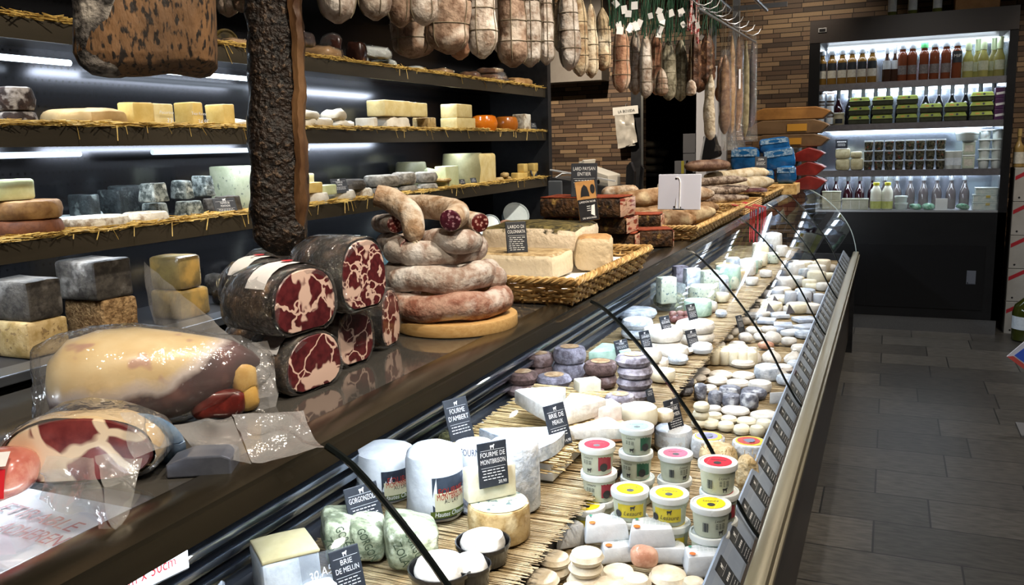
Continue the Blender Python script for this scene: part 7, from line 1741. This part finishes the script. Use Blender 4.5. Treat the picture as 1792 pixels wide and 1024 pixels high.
# white soft cheeses beyond the first seam
for a in (((1080, 1150, 534, 562), 'bluew', 'low bluish white wheel furthest left beyond the seam', 1), ((1088, 1142, 552, 596), 'bluew', 'bluish white wheel just beyond the glass seam', 2), ((1125, 1194, 565, 625), 'bloom', 'white wheel with a dented top', 2), ((1148, 1206, 598, 632), 'bloom', 'low white wheel before the dented one', 1), ((1182, 1250, 555, 606), 'bloom', 'big white round cheese under a black sign', 2), ((1120, 1158, 606, 662), 'bloom', 'white wheel half behind the black glass seam', 2), ((1210, 1248, 596, 622), 'wrap', 'small white wrapped round beside the sign', 1)):
    (x0, x1, y0, y1), m, l, n = a; cz('soft_cheese', x0, x1, y0, y1, ZB, m, l, n, b=.014, amp=.003)
for i, (px, py, w, h, z, t) in enumerate(((1136, 618, 20, 40, .05, 'CAMEMBERT'), (1172, 594, 20, 42, .06, 'NEUFCHATEL'), (1216, 566, 19, 35, .07, 'BRILLAT'), (1218, 618, 22, 42, .0, 'COULOMMIERS'), (1300, 582, 13, 31, .0, 'CHAOURCE'))):
    csign(px, py, ZB + z, w, h, [t], 'black cheese sign beyond the seam, %s from the left' % ORD[i], body=4)
o, c, r, h = cz('glass_bowl', 1140, 1200, 492, 545, ZB, film('bowl_glass', clear=.8, rough=.05, milk=(.6, .7, .7), fres=1.3), 'clear glass bowl of herbs in the back of the case', cat='bowl')
oo = ob('olive_salad', lump(r * 1.7, r * 1.7, h * .6, 3, .006, 40, 3, 4), W['herb'], loc=(c.x, c.y, ZB + .006)); tag(oo, 'green herb salad in the clear bowl', 'salad', kind='stuff')
cb('blue_cheese', 1166, 532, ZB + .05, 30, .06, 46, 40, 'veg', 'upright blue-veined cheese standing behind the glass bowl', amp=.002)
cb('blue_cheese', 1240, 524, ZB, 30, .06, 50, 40, 'veg', 'upright blue-veined cheese right of the glass bowl', amp=.002)
cb('blue_cheese', 1210, 524, ZB, 26, .05, 54, 40, 'bluew', 'pale wrapped tall cheese between the blue-veined ones', amp=.003)
cb('blue_cheese', 1190, 516, ZB, 24, .05, 50, 40, 'tomme', 'dark rinded tall cheese behind the bowl', amp=.003)
cz('glass_bowl', 1198, 1246, 520, 556, ZB, 'mint', 'round pale green tub beside the glass bowl', cat='tub')
for i in range(6):
    cb('dried_sausage', 1178 + (i % 3) * 12, 566 - (i // 3) * 9, ZB + (i // 3) * .02, 15, .035, 12, 30 * i, mat('nibble_red', hx('6b3630'), hx('8d6660'), 40, rough=.6), 'small dark red dried sausage piece under the black sign, %s of the heap' % ORD[i], 'sausage', p=2.4, amp=.002, group='little dried sausages', seed=i)
# --- front deck: goat cheeses near the viewer
for i, (x0, x1, y0, y1, n, l) in enumerate(((944, 998, 958, 1022, 2, 'left stack of two cream goat cheeses'), (996, 1054, 950, 1040, 3, 'tall stack of cream goat cheeses'), (919, 979, 992, 1056, 2, 'nearest left stack of cream goat cheeses'), (1056, 1115, 980, 1032, 1, 'flat cream goat cheese right of the tall stack'), (1040, 1096, 1004, 1050, 1, 'flat cream goat cheese low at the bottom edge'), (1140, 1206, 984, 1040, 1, 'big cream goat cheese below the wrapped triangle'), (1092, 1140, 996, 1046, 1, 'cream goat cheese below the pink lump'), (1196, 1236, 1004, 1050, 1, 'yellowish goat cheese nearest the price strip'), (985, 1030, 1012, 1060, 1, 'low goat cheese in front of the tall stack'))):
    cz('goat_cheese', x0, x1, y0, y1, ZF, 'goat', l, n, b=.012, amp=.0025)
cb('pink_cheese', 1128, 1000, ZF + .02, 48, .045, 36, 20, 'pink', 'pink-orange wrapped lump among the goat cheeses', p=2.6, amp=.004)
# white paper triangles with green and orange marks
gm = mat('mark_green', hx('2f8a6a'), rough=.5); om = mat('mark_orange', hx('d8702c'), rough=.5); pgrey = mat('print_grey', hx('7d9390'), rough=.6)
def triangle(px, py, Z, wpx, hpx, rz, label):
    q = at(px, py, Z=Z); w = S(q, wpx); h = S(q, hpx); d = w * .82
    P = [(-w / 2, -d * .32), (w / 2, -d * .42), (w * .5, d * .05), (w * .1, d * .5), (-w * .34, d * .42)]
    V, F = prism(P, h, b=.006)
    for v in V:
        if v.z > h * .5: v.x *= .9; v.y *= .9
    o = ob('wrapped_triangle', rough_up(sub((V, F), 1), .002, 26, px), W['wrap'], loc=q + away(q) * d * .4, rot=(0, 0, R(rz)))
    ob('orange_mark', tf(disc(w * .075, 16), (-w * .30, -d * .2, h + .0035)), om, o, smooth=False); ob('green_mark', tf(disc(w * .05, 4), (-w * .22, d * .22, h + .0035)), gm, o, smooth=False)
    ob('print_lines', tf(join(*[bars(-w * .2, w * .28, z, .0016, random.Random(px), 0) for z in (-.012, -.005, .002, .009)]), (w * .08, 0, h + .0038), (R(-90), 0, R(-18))), pgrey, o, smooth=False)
    return tag(o, label, 'cheese')
triangle(1085, 988, ZF, 84, 30, 36, 'white paper cheese triangle lying under the two upper ones, left')
triangle(1160, 990, ZF, 84, 30, 20, 'white paper cheese triangle lying under the two upper ones, right')
triangle(992, 962, ZF, 60, 40, 50, 'white paper cheese triangle leaning at the left of the group')
triangle(1056, 952, ZF + .034, 82, 34, 36, 'upper left white paper cheese triangle with orange mark')
triangle(1136, 962, ZF + .034, 84, 36, 28, 'upper right white paper cheese triangle with orange mark')
triangle(1228, 1014, ZF, 76, 42, 34, 'white paper cheese triangle nearest the price strip')
# pots
potw = mat('pot_white', (.66, .68, .66), rough=.5, spec=.15); potb = mat('pot_body', hx('c3c7b2'), hx('b7bba5'), 10, rough=.45, spec=.2)
lidc = {'yellow': hx('e0c92a'), 'red': hx('c23a48'), 'teal': hx('8fd2c4'), 'pink': hx('cc7088')}
bodyc = {'yellow': hx('c2b02e'), 'red': hx('8d2f3a'), 'teal': hx('2f5a44'), 'pink': hx('b0b49f')}
barm = mat('barcode', hx('2a3038'), rough=.6)
PR, PH = .0415, .0655
def potmesh(col, side):
    o = ob('cheese_pot', lathe([(PR * .80, 0), (PR * .83, .003), (PR * .94, PH - .012), (PR * .94, PH - .010)], 28), potb)
    ob('lid', tf(lathe([(PR * .96, PH - .014), (PR * 1.03, PH - .013), (PR * 1.05, PH - .004), (PR * 1.03, PH), (PR * .93, PH + .0005), (PR * .9, PH - .001), (PR * .3, PH - .001)], 30), (0, 0, 0)), potw, o)
    L = ob('lid_label', tf(lathe([(.001, 0), (PR * .72, 0), (PR * .73, .0004)], 26), (0, 0, PH - .0006)), mat('lid_' + col, lidc[col], rough=.8, spec=.05), o)
    ob('lid_mark', tf(join(tf(disc(PR * .2, 14), (0, -PR * .25, 0)), tf(text('Lesaure', .008, PR * .8, shear=.25), (0, PR * .12, 0), (R(-90), 0, 0))), (0, 0, PH + .0004)), dkp, L, smooth=False)
    k = PR * .90
    if side == 'front':
        b = ob('side_label', curved(sub(tf(quadp(PR * 1.5, PH * .46), (0, -.001, PH * .18)), 5), k), mat('side_' + col, bodyc[col], rough=.45), o, smooth=False)
        ob('lettering', curved(join(tf(text('Lesaure', .010, PR * 1.0, shear=.3), (.004, -.0022, PH * .27)), cowmark(.012, .004, PH * .53, -.0022)), k), dkp, b, smooth=False)
        ob('round_seal', curved(tf(tf(disc(.0085, 16), (0, 0, 0), (R(90), 0, 0)), (-PR * .72, -.0024, PH * .3)), k), dkp, b, smooth=False)
    elif side == 'bar':
        ob('barcode', curved(join(*[tf(quadp(.0012 + .0006 * (i % 3), .02), (-PR * .45 + i * .0026, -.0012, PH * .22)) for i in range(5)]), k), barm, o, smooth=False)
        ob('lettering', curved(join(tf(text('Lesaure', .006, PR * .6, shear=.3), (PR * .45, -.0012, PH * .56)), *[bars(PR * .2, PR * .75, z * PH, .0014, random.Random(4), -.0012) for z in (.48, .43, .38, .33)], cowmark(.012, PR * .5, PH * .2, -.0012)), k), dkp, o, smooth=False)
    else:
        b = ob('side_label', curved(sub(tf(quadp(PR * .85, PH * .5), (PR * .55, -.001, PH * .2)), 4), k), mat('side_' + col, bodyc[col], rough=.45), o, smooth=False)
        ob('round_seal', curved(tf(tf(disc(.010, 16), (0, 0, 0), (R(90), 0, 0)), (PR * .45, -.0024, PH * .32)), k), dkp, b, smooth=False)
        ob('lettering', curved(join(tf(text('Lesaure', .006, PR * .6, shear=.3), (-PR * .5, -.0012, PH * .62)), *[bars(-PR * .8, -PR * .2, z * PH, .0014, random.Random(4), -.0012) for z in (.52, .47, .42)], cowmark(.012, -PR * .4, PH * .2, -.0012)), k), dkp, o, smooth=False)
    return o
pots = {}
for i, (xc, ytop, n, col, side, l) in enumerate(((1028, 870, 1, 'yellow', 'front', 'yellow-topped pot alone at the left behind the triangles'), (1101, 842, 2, 'yellow', 'front', 'yellow-labelled pot of the left yellow stack'), (1173, 849, 2, 'yellow', 'front', 'yellow-labelled pot of the middle yellow stack'), (1244, 866, 2, 'yellow', 'bar', 'yellow-topped barcode pot of the stack nearest the price strip'), (1046, 767, 3, 'red', 'other', 'red-topped pot of the left back stack'), (1114, 736, 3, 'teal', 'other', 'teal-topped pot of the tallest back stack'), (1182, 782, 2, 'pink', 'bar', 'pink-topped barcode pot of the middle back stack'), (1258, 796, 3, 'red', 'bar', 'red-topped barcode pot of the right back stack'))):
    # the lid's far rim is seen at ytop: find the stack on the front deck
    top = ZF + n * PH; p = at(xc, ytop, Z=top); c = p - away(p) * PR * 1.05
    for k in range(n):
        sd = side if k == n - 1 else ('front' if col == 'yellow' and side == 'front' else 'bar' if k % 2 == 0 else 'other')
        cl = col
        key = (cl, sd)
        rz = math.degrees(math.atan2(c.y, c.x)) - 90 + (-4, 6, 2, -6, 4, 0)[(i + k) % 6]
        lab = l if n == 1 else '%s, %s from the bottom' % (l, ORD[k])
        loc = (c.x + .002 * ((i + k) % 3 - 1), c.y, ZF + k * (PH + .0006))
        if key not in pots: pots[key] = potmesh(cl, sd); o = pots[key]; o.location = loc; o.rotation_euler = (0, 0, R(rz)); tag(o, lab, 'pot', 'lidded cheese pots')
        else: dup(pots[key], loc, (0, 0, R(rz)), lab)
# wrapped drums and straw balls behind the pots
def wrapped(x0, x1, y0, y1, label, colr=None):
    out, c, r, h = cz('wrapped_drum', x0, x1, y0, y1, ZF, mat('drum_wrapped', hx('cfd3d6'), hx('b3b8bf'), 30, .42, .6, rough=.25, bump=.5), label, b=.006)
    if colr:
        L = ob('top_label', tf(lathe([(.001, 0), (r * .8, 0), (r * .82, .0005)], 26), (0, 0, h)), mat('top_yellow', hx('d6b93a')), out[0])
        ob('top_ring', tf(lathe([(.001, 0), (r * .62, 0), (r * .64, .0005)], 26), (-.004, 0, h + .0006)), mat('top_' + colr, hx({'red': 'b04038', 'violet': '8d86b5'}[colr])), L)
        ob('top_figure', tf(rough_up(disc(r * .34, 14), .006, 60, 2, None), (-.002, 0, h + .0013)), mat('top_grey', hx('6d7488')), L)
    else:
        ob('paper_label', wrapband(r + .002, h * .25, h * .8, -150, -40), lb_white, out[0])
wrapped(1148, 1212, 738, 796, 'clear-wrapped white cheese drum with paper label behind the pots'); wrapped(1212, 1270, 754, 808, 'clear-wrapped drum with violet and yellow top label', 'violet'); wrapped(1283, 1344, 762, 818, 'clear-wrapped drum with red and yellow top label', 'red')
strawb = mat('straw_ball', hx('d1bd97'), hx('b0976a'), 40, .4, .6, rough=.8, bump=1, bs=60)
for i, (x0, x1, y0, y1) in enumerate(((1224, 1290, 766, 830), (1286, 1326, 790, 866))):
    c, r, h = cylfit(x0, x1, y0, y1, ZF); rr = random.Random(i); V, F = lump(r * 2, r * 2, h, 2.2, .006, 30, i, 4); V2 = []
    o = ob('straw_ball', (V, F), strawb, loc=c); tt = []
    for k in range(60):
        a = rr.uniform(0, 2 * PI); z = rr.uniform(h * .3, h); q = Vector((math.cos(a) * r * .9, math.sin(a) * r * .9, z)) * .95; tt.append(tube([q, q * 1.06 + Vector((0, 0, rr.uniform(-.004, .012)))], .0009, 3))
    ob('straw_ends', join(*tt), straw_pale, o); tag(o, 'cheese ball wrapped in pale dry straw, %s' % ('left one behind the red-topped pots' if i == 0 else 'right one beside the price strip'), 'cheese')
csign(1188, 760, ZF + .045, 30, 62, ['CHEVRE', 'FERMIER'], 'brown-black sign behind the pink-topped pots', body=5)
# small goat rounds, ash logs, discs
def batch(nm, rows, m, label, group, Z=ZF, b=.01, amp=.0025, cat='cheese'):
    for i, r_ in enumerate(rows):
        n = r_[4] if len(r_) > 4 else 1
        cz(nm, r_[0], r_[1], r_[2], r_[3], Z, m, label % ORD[i], n, cat, b, group, .001, amp, seg=20)
batch('goat_button', [(1212, 1240, 700, 752, 3), (1230, 1260, 730, 754), (1258, 1286, 734, 758), (1285, 1314, 740, 764), (1314, 1339, 741, 768), (1236, 1265, 718, 740), (1263, 1292, 724, 744), (1291, 1326, 727, 748), (1325, 1354, 730, 760)], 'cream', 'small cream goat button behind the drums, %s of the cluster', 'small cream goat buttons')
batch('flat_round', [(1264, 1313, 708, 730), (1315, 1363, 716, 742), (1237, 1263, 707, 724)], 'bloom', 'flat white round with pale green label, %s of three', 'flat labelled rounds', b=.005)
for (x0, x1, y0, y1) in ((1264, 1313, 708, 730), (1315, 1363, 716, 742)):
    c, r, h = cylfit(x0, x1, y0, y1, ZF)
batch('ash_cheese', [(1216, 1238, 669, 702), (1240, 1265, 681, 713), (1264, 1296, 685, 715), (1297, 1328, 683, 719), (1260, 1298, 671, 698), (1298, 1342, 675, 702), (1184, 1214, 656, 694, 2)], 'ash', 'blue-grey ash-coated goat cheese beyond the buttons, %s from the left', 'ash-coated goat cheeses')
batch('white_disc', [(1208, 1245, 641, 660), (1242, 1283, 646, 666), (1203, 1238, 653, 670), (1238, 1275, 656, 676), (1274, 1312, 661, 682), (1311, 1351, 662, 690), (1283, 1322, 648, 668)], 'bloom', 'flat bright white disc cheese, %s in its group beyond the ash cheeses', 'flat white disc cheeses')
cb('blank_card', 1364, 706, ZF, 36, .004, 20, 30, 'wrap', 'white blank card lying by the price strip beyond the buttons', cat='card', amp=.0)
cz('speckled_cheese', 1321, 1368, 634, 668, ZF, 'bluew', 'speckled bluish cheese beside the white discs', amp=.004)
o = ob('fluted_block', join(*[tf(lathe([(.02, 0), (.022, .004), (.022, .05), (.018, .056)], 12), (x * .036, y * .036, 0)) for x in range(-3, 4) for y in range(-1, 2)]), W['cream'], loc=at(1263, 640, Z=ZF) + Vector((0, .06, 0)), rot=(0, 0, R(8))); tag(o, 'white fluted cheese block in the middle of the front deck', 'cheese')
garl = lambda r, h: lathe([(r * .6, 0), (r * .95, h * .1), (r, h * .3), (r * .8, h * .55), (r * .42, h * .75), (r * .2, h * .9), (r * .22, h)], 18)
for i, (x0, x1, y0, y1) in enumerate(((1309, 1332, 606, 638), (1332, 1367, 605, 638), (1372, 1407, 608, 640), (1352, 1380, 640, 668))):
    c, r, h = cylfit(x0, x1, y0, y1, ZF); o = ob('pear_cheese', rough_up(garl(r, h * 1.0), .003, 30, i), W['bloom'], loc=c); tag(o, 'white pear-shaped cheese gathered to a point, %s from the left' % ORD[i], 'cheese', 'pear-shaped cheeses')
for i, (px, py, w, h) in enumerate(((1281, 590, 24, 14), (1304, 602, 26, 18), (1330, 600, 20, 14), (1352, 606, 28, 22), (1380, 608, 22, 16), (1340, 614, 24, 14), (1290, 614, 30, 14), (1318, 590, 28, 16), (1345, 586, 30, 14), (1270, 600, 22, 12))):
    cb('fresh_cheese', px, py, ZF, w, .07, h, 15 * i, 'pink' if i == 5 else 'bloom', '%s fresh cheese lump, %s in its heap' % ('pinkish' if i == 5 else 'white', ORD[i]), p=2.4, amp=.006, group=None if i == 5 else 'white fresh cheese lumps', seed=i)
flat = mat('flat_pack', hx('cdd2d9'), hx('a7b2c6'), 16, .42, .6, rough=.25, bump=.3)
for i, (px, py, w) in enumerate(((1342, 568, 30), (1370, 576, 32), (1364, 558, 30), (1408, 566, 36), (1412, 580, 40), (1330, 552, 34), (1352, 584, 30))):
    cb('flat_pack', px, py, ZF, w, .09, 7, 10 * i, flat, 'flat bluish white cheese pack, %s in the spread beyond the lumps' % ORD[i], cat='cheese pack', amp=.002, group='flat bluish packs', seed=i)
batch('white_disc', [(1320, 1341, 522, 541, 3), (1310, 1349, 539, 556), (1342, 1364, 520, 536), (1340, 1370, 532, 548), (1371, 1400, 533, 549), (1404, 1436, 529, 550)], 'bloom', 'white disc cheese far back in the case, %s from the left', 'far white discs', b=.008)
dm = mat('drum_bluewhite', hx('c5c9d0'), hx('b3b8c2'), 14, rough=.4)
batch('far_drum', [(1374, 1394, 508, 536), (1398, 1420, 508, 538), (1424, 1444, 512, 538), (1350, 1372, 504, 522), (1330, 1350, 506, 522)], dm, 'tall pale drum at the far right of the front deck, %s of five', 'far pale drums')
dk3 = mat('triangle_grey', hx('5d5a5e'), rough=.6)
for i, (px, py) in enumerate(((1358, 536), (1348, 550), (1384, 552), (1416, 540), (1424, 530))):
    o = ob('price_triangle', prism([(-.03, 0), (.03, 0), (.0, .05)], .003, axis='y'), dk3, loc=at(px, py - 3, Z=ZF + .02), rot=(R(-15), 0, R(50)), smooth=False); tag(o, 'small grey triangular marker leaning on far white cheeses, %s from the left' % ORD[i], 'marker', 'grey triangular markers')
k = 0
rng = random.Random(77)
for j, Y in enumerate((4.55, 4.8, 5.05, 5.3, 5.55, 5.8, 6.05, 6.3)):
    for i, X in enumerate((-.40, -.53)):
        r = rng.uniform(.04, .06); o = ob('far_cheese', drum(r, rng.uniform(.03, .09), .01, 20, .002, .003, 30, k), W[rng.choice(('bloom', 'cream', 'bluew', 'goat'))], loc=(X + rng.uniform(-.02, .02), Y + .05, ZF))
        tag(o, 'pale round cheese in the far front deck, %s along the %s row' % (ORD[j], 'aisle' if i == 0 else 'inner'), 'cheese', 'far pale round cheeses'); k += 1
for j, Y in enumerate((4.2, 4.45, 4.7, 4.95, 5.2, 5.5, 5.8, 6.1, 6.4)):
    r = rng.uniform(.05, .075); o = ob('far_cheese', drum(r, rng.uniform(.06, .14), .012, 20, .002, .004, 30, j + 50), W[('veg', 'bluew', 'mint', 'tanr', 'bloom', 'veg', 'cream', 'ash', 'bloom')[j]], loc=(-.8 + rng.uniform(-.05, .05), Y, ZB))
    tag(o, 'cheese on the far raised back deck, %s from the near side' % ORD[j], 'cheese')
# more cheeses filling the decks
def fill(rows, Z, label, group, seed):
    rng = random.Random(seed)
    for i, (px, py, w, h, m) in enumerate(rows):
        q = at(px, py, Z=Z); r = S(q, w) / 2
        if m == 'wrap': cb('wrapped_cheese', px, py, Z, w, r * 1.6, h, rng.uniform(0, 60), 'wrap', label % ORD[i], p=4, amp=.004, group=group, seed=i); continue
        o = ob('soft_cheese', drum(r, S(q, h) * .95, .01, 22, .002, .0035, 28, px), W[m], loc=q + away(q) * r); o.location.z = Z; tag(o, label % ORD[i], 'cheese', group)
fill([(1120, 690, 40, 18, 'bloom'), (1160, 672, 44, 22, 'cream'), (1150, 650, 40, 20, 'bloom'), (1186, 640, 36, 16, 'bluew'), (1200, 622, 0 or 26, 12, 'bloom'), (1240, 548, 30, 18, 'bloom'), (1262, 530, 28, 16, 'cream'), (1262, 556, 20, 12, 'bluew')], ZB, 'pale soft cheese on the back deck straw, %s from the viewer', 'pale soft cheeses on the back deck straw', 5)
fill([(1240, 690, 30, 12, 'bloom'), (1206, 676, 26, 10, 'cream'), (1376, 676, 34, 16, 'bluew'), (1370, 656, 34, 14, 'bloom'), (1392, 650, 28, 16, 'bluew'), (1300, 646, 40, 12, 'bloom'), (1250, 622, 40, 20, 'bloom'), (1290, 626, 40, 18, 'cream'), (1400, 620, 30, 14, 'bloom'), (1408, 594, 34, 12, 'bluew'), (1384, 590, 34, 10, 'wrap'), (1300, 570, 30, 12, 'bloom'), (1320, 560, 28, 10, 'bluew')], ZF, 'pale cheese filling a gap on the front deck, %s from the viewer', 'gap-filling pale cheeses on the front deck', 6)
fill([(1440, 510, 24, 14, 'bloom'), (1416, 506, 24, 16, 'cream'), (1392, 502, 24, 16, 'bluew'), (1366, 500, 24, 14, 'bloom'), (1450, 492, 20, 14, 'cream'), (1428, 488, 22, 14, 'bloom'), (1404, 486, 22, 16, 'bluew'), (1380, 484, 22, 14, 'bloom'), (1454, 476, 18, 12, 'bloom'), (1432, 472, 20, 14, 'cream'), (1410, 470, 20, 12, 'bloom'), (1390, 468, 20, 12, 'bluew')], ZF, 'small pale cheese in the far front rows, %s counted towards the fridge', 'small pale cheeses in the far front rows', 7)
fill([(1278, 508, 30, 26, 'veg'), (1296, 494, 26, 22, 'tanr'), (1312, 480, 28, 26, 'mint'), (1282, 490, 24, 40, 'bluew'), (1330, 468, 24, 26, 'cream'), (1316, 500, 22, 14, 'bloom'), (1340, 486, 22, 12, 'bloom'), (1352, 462, 22, 20, 'veg'), (1368, 450, 20, 20, 'bloom')], ZB, 'cheese in the crowded far back deck, %s from the viewer', 'cheeses in the crowded far back deck', 8)
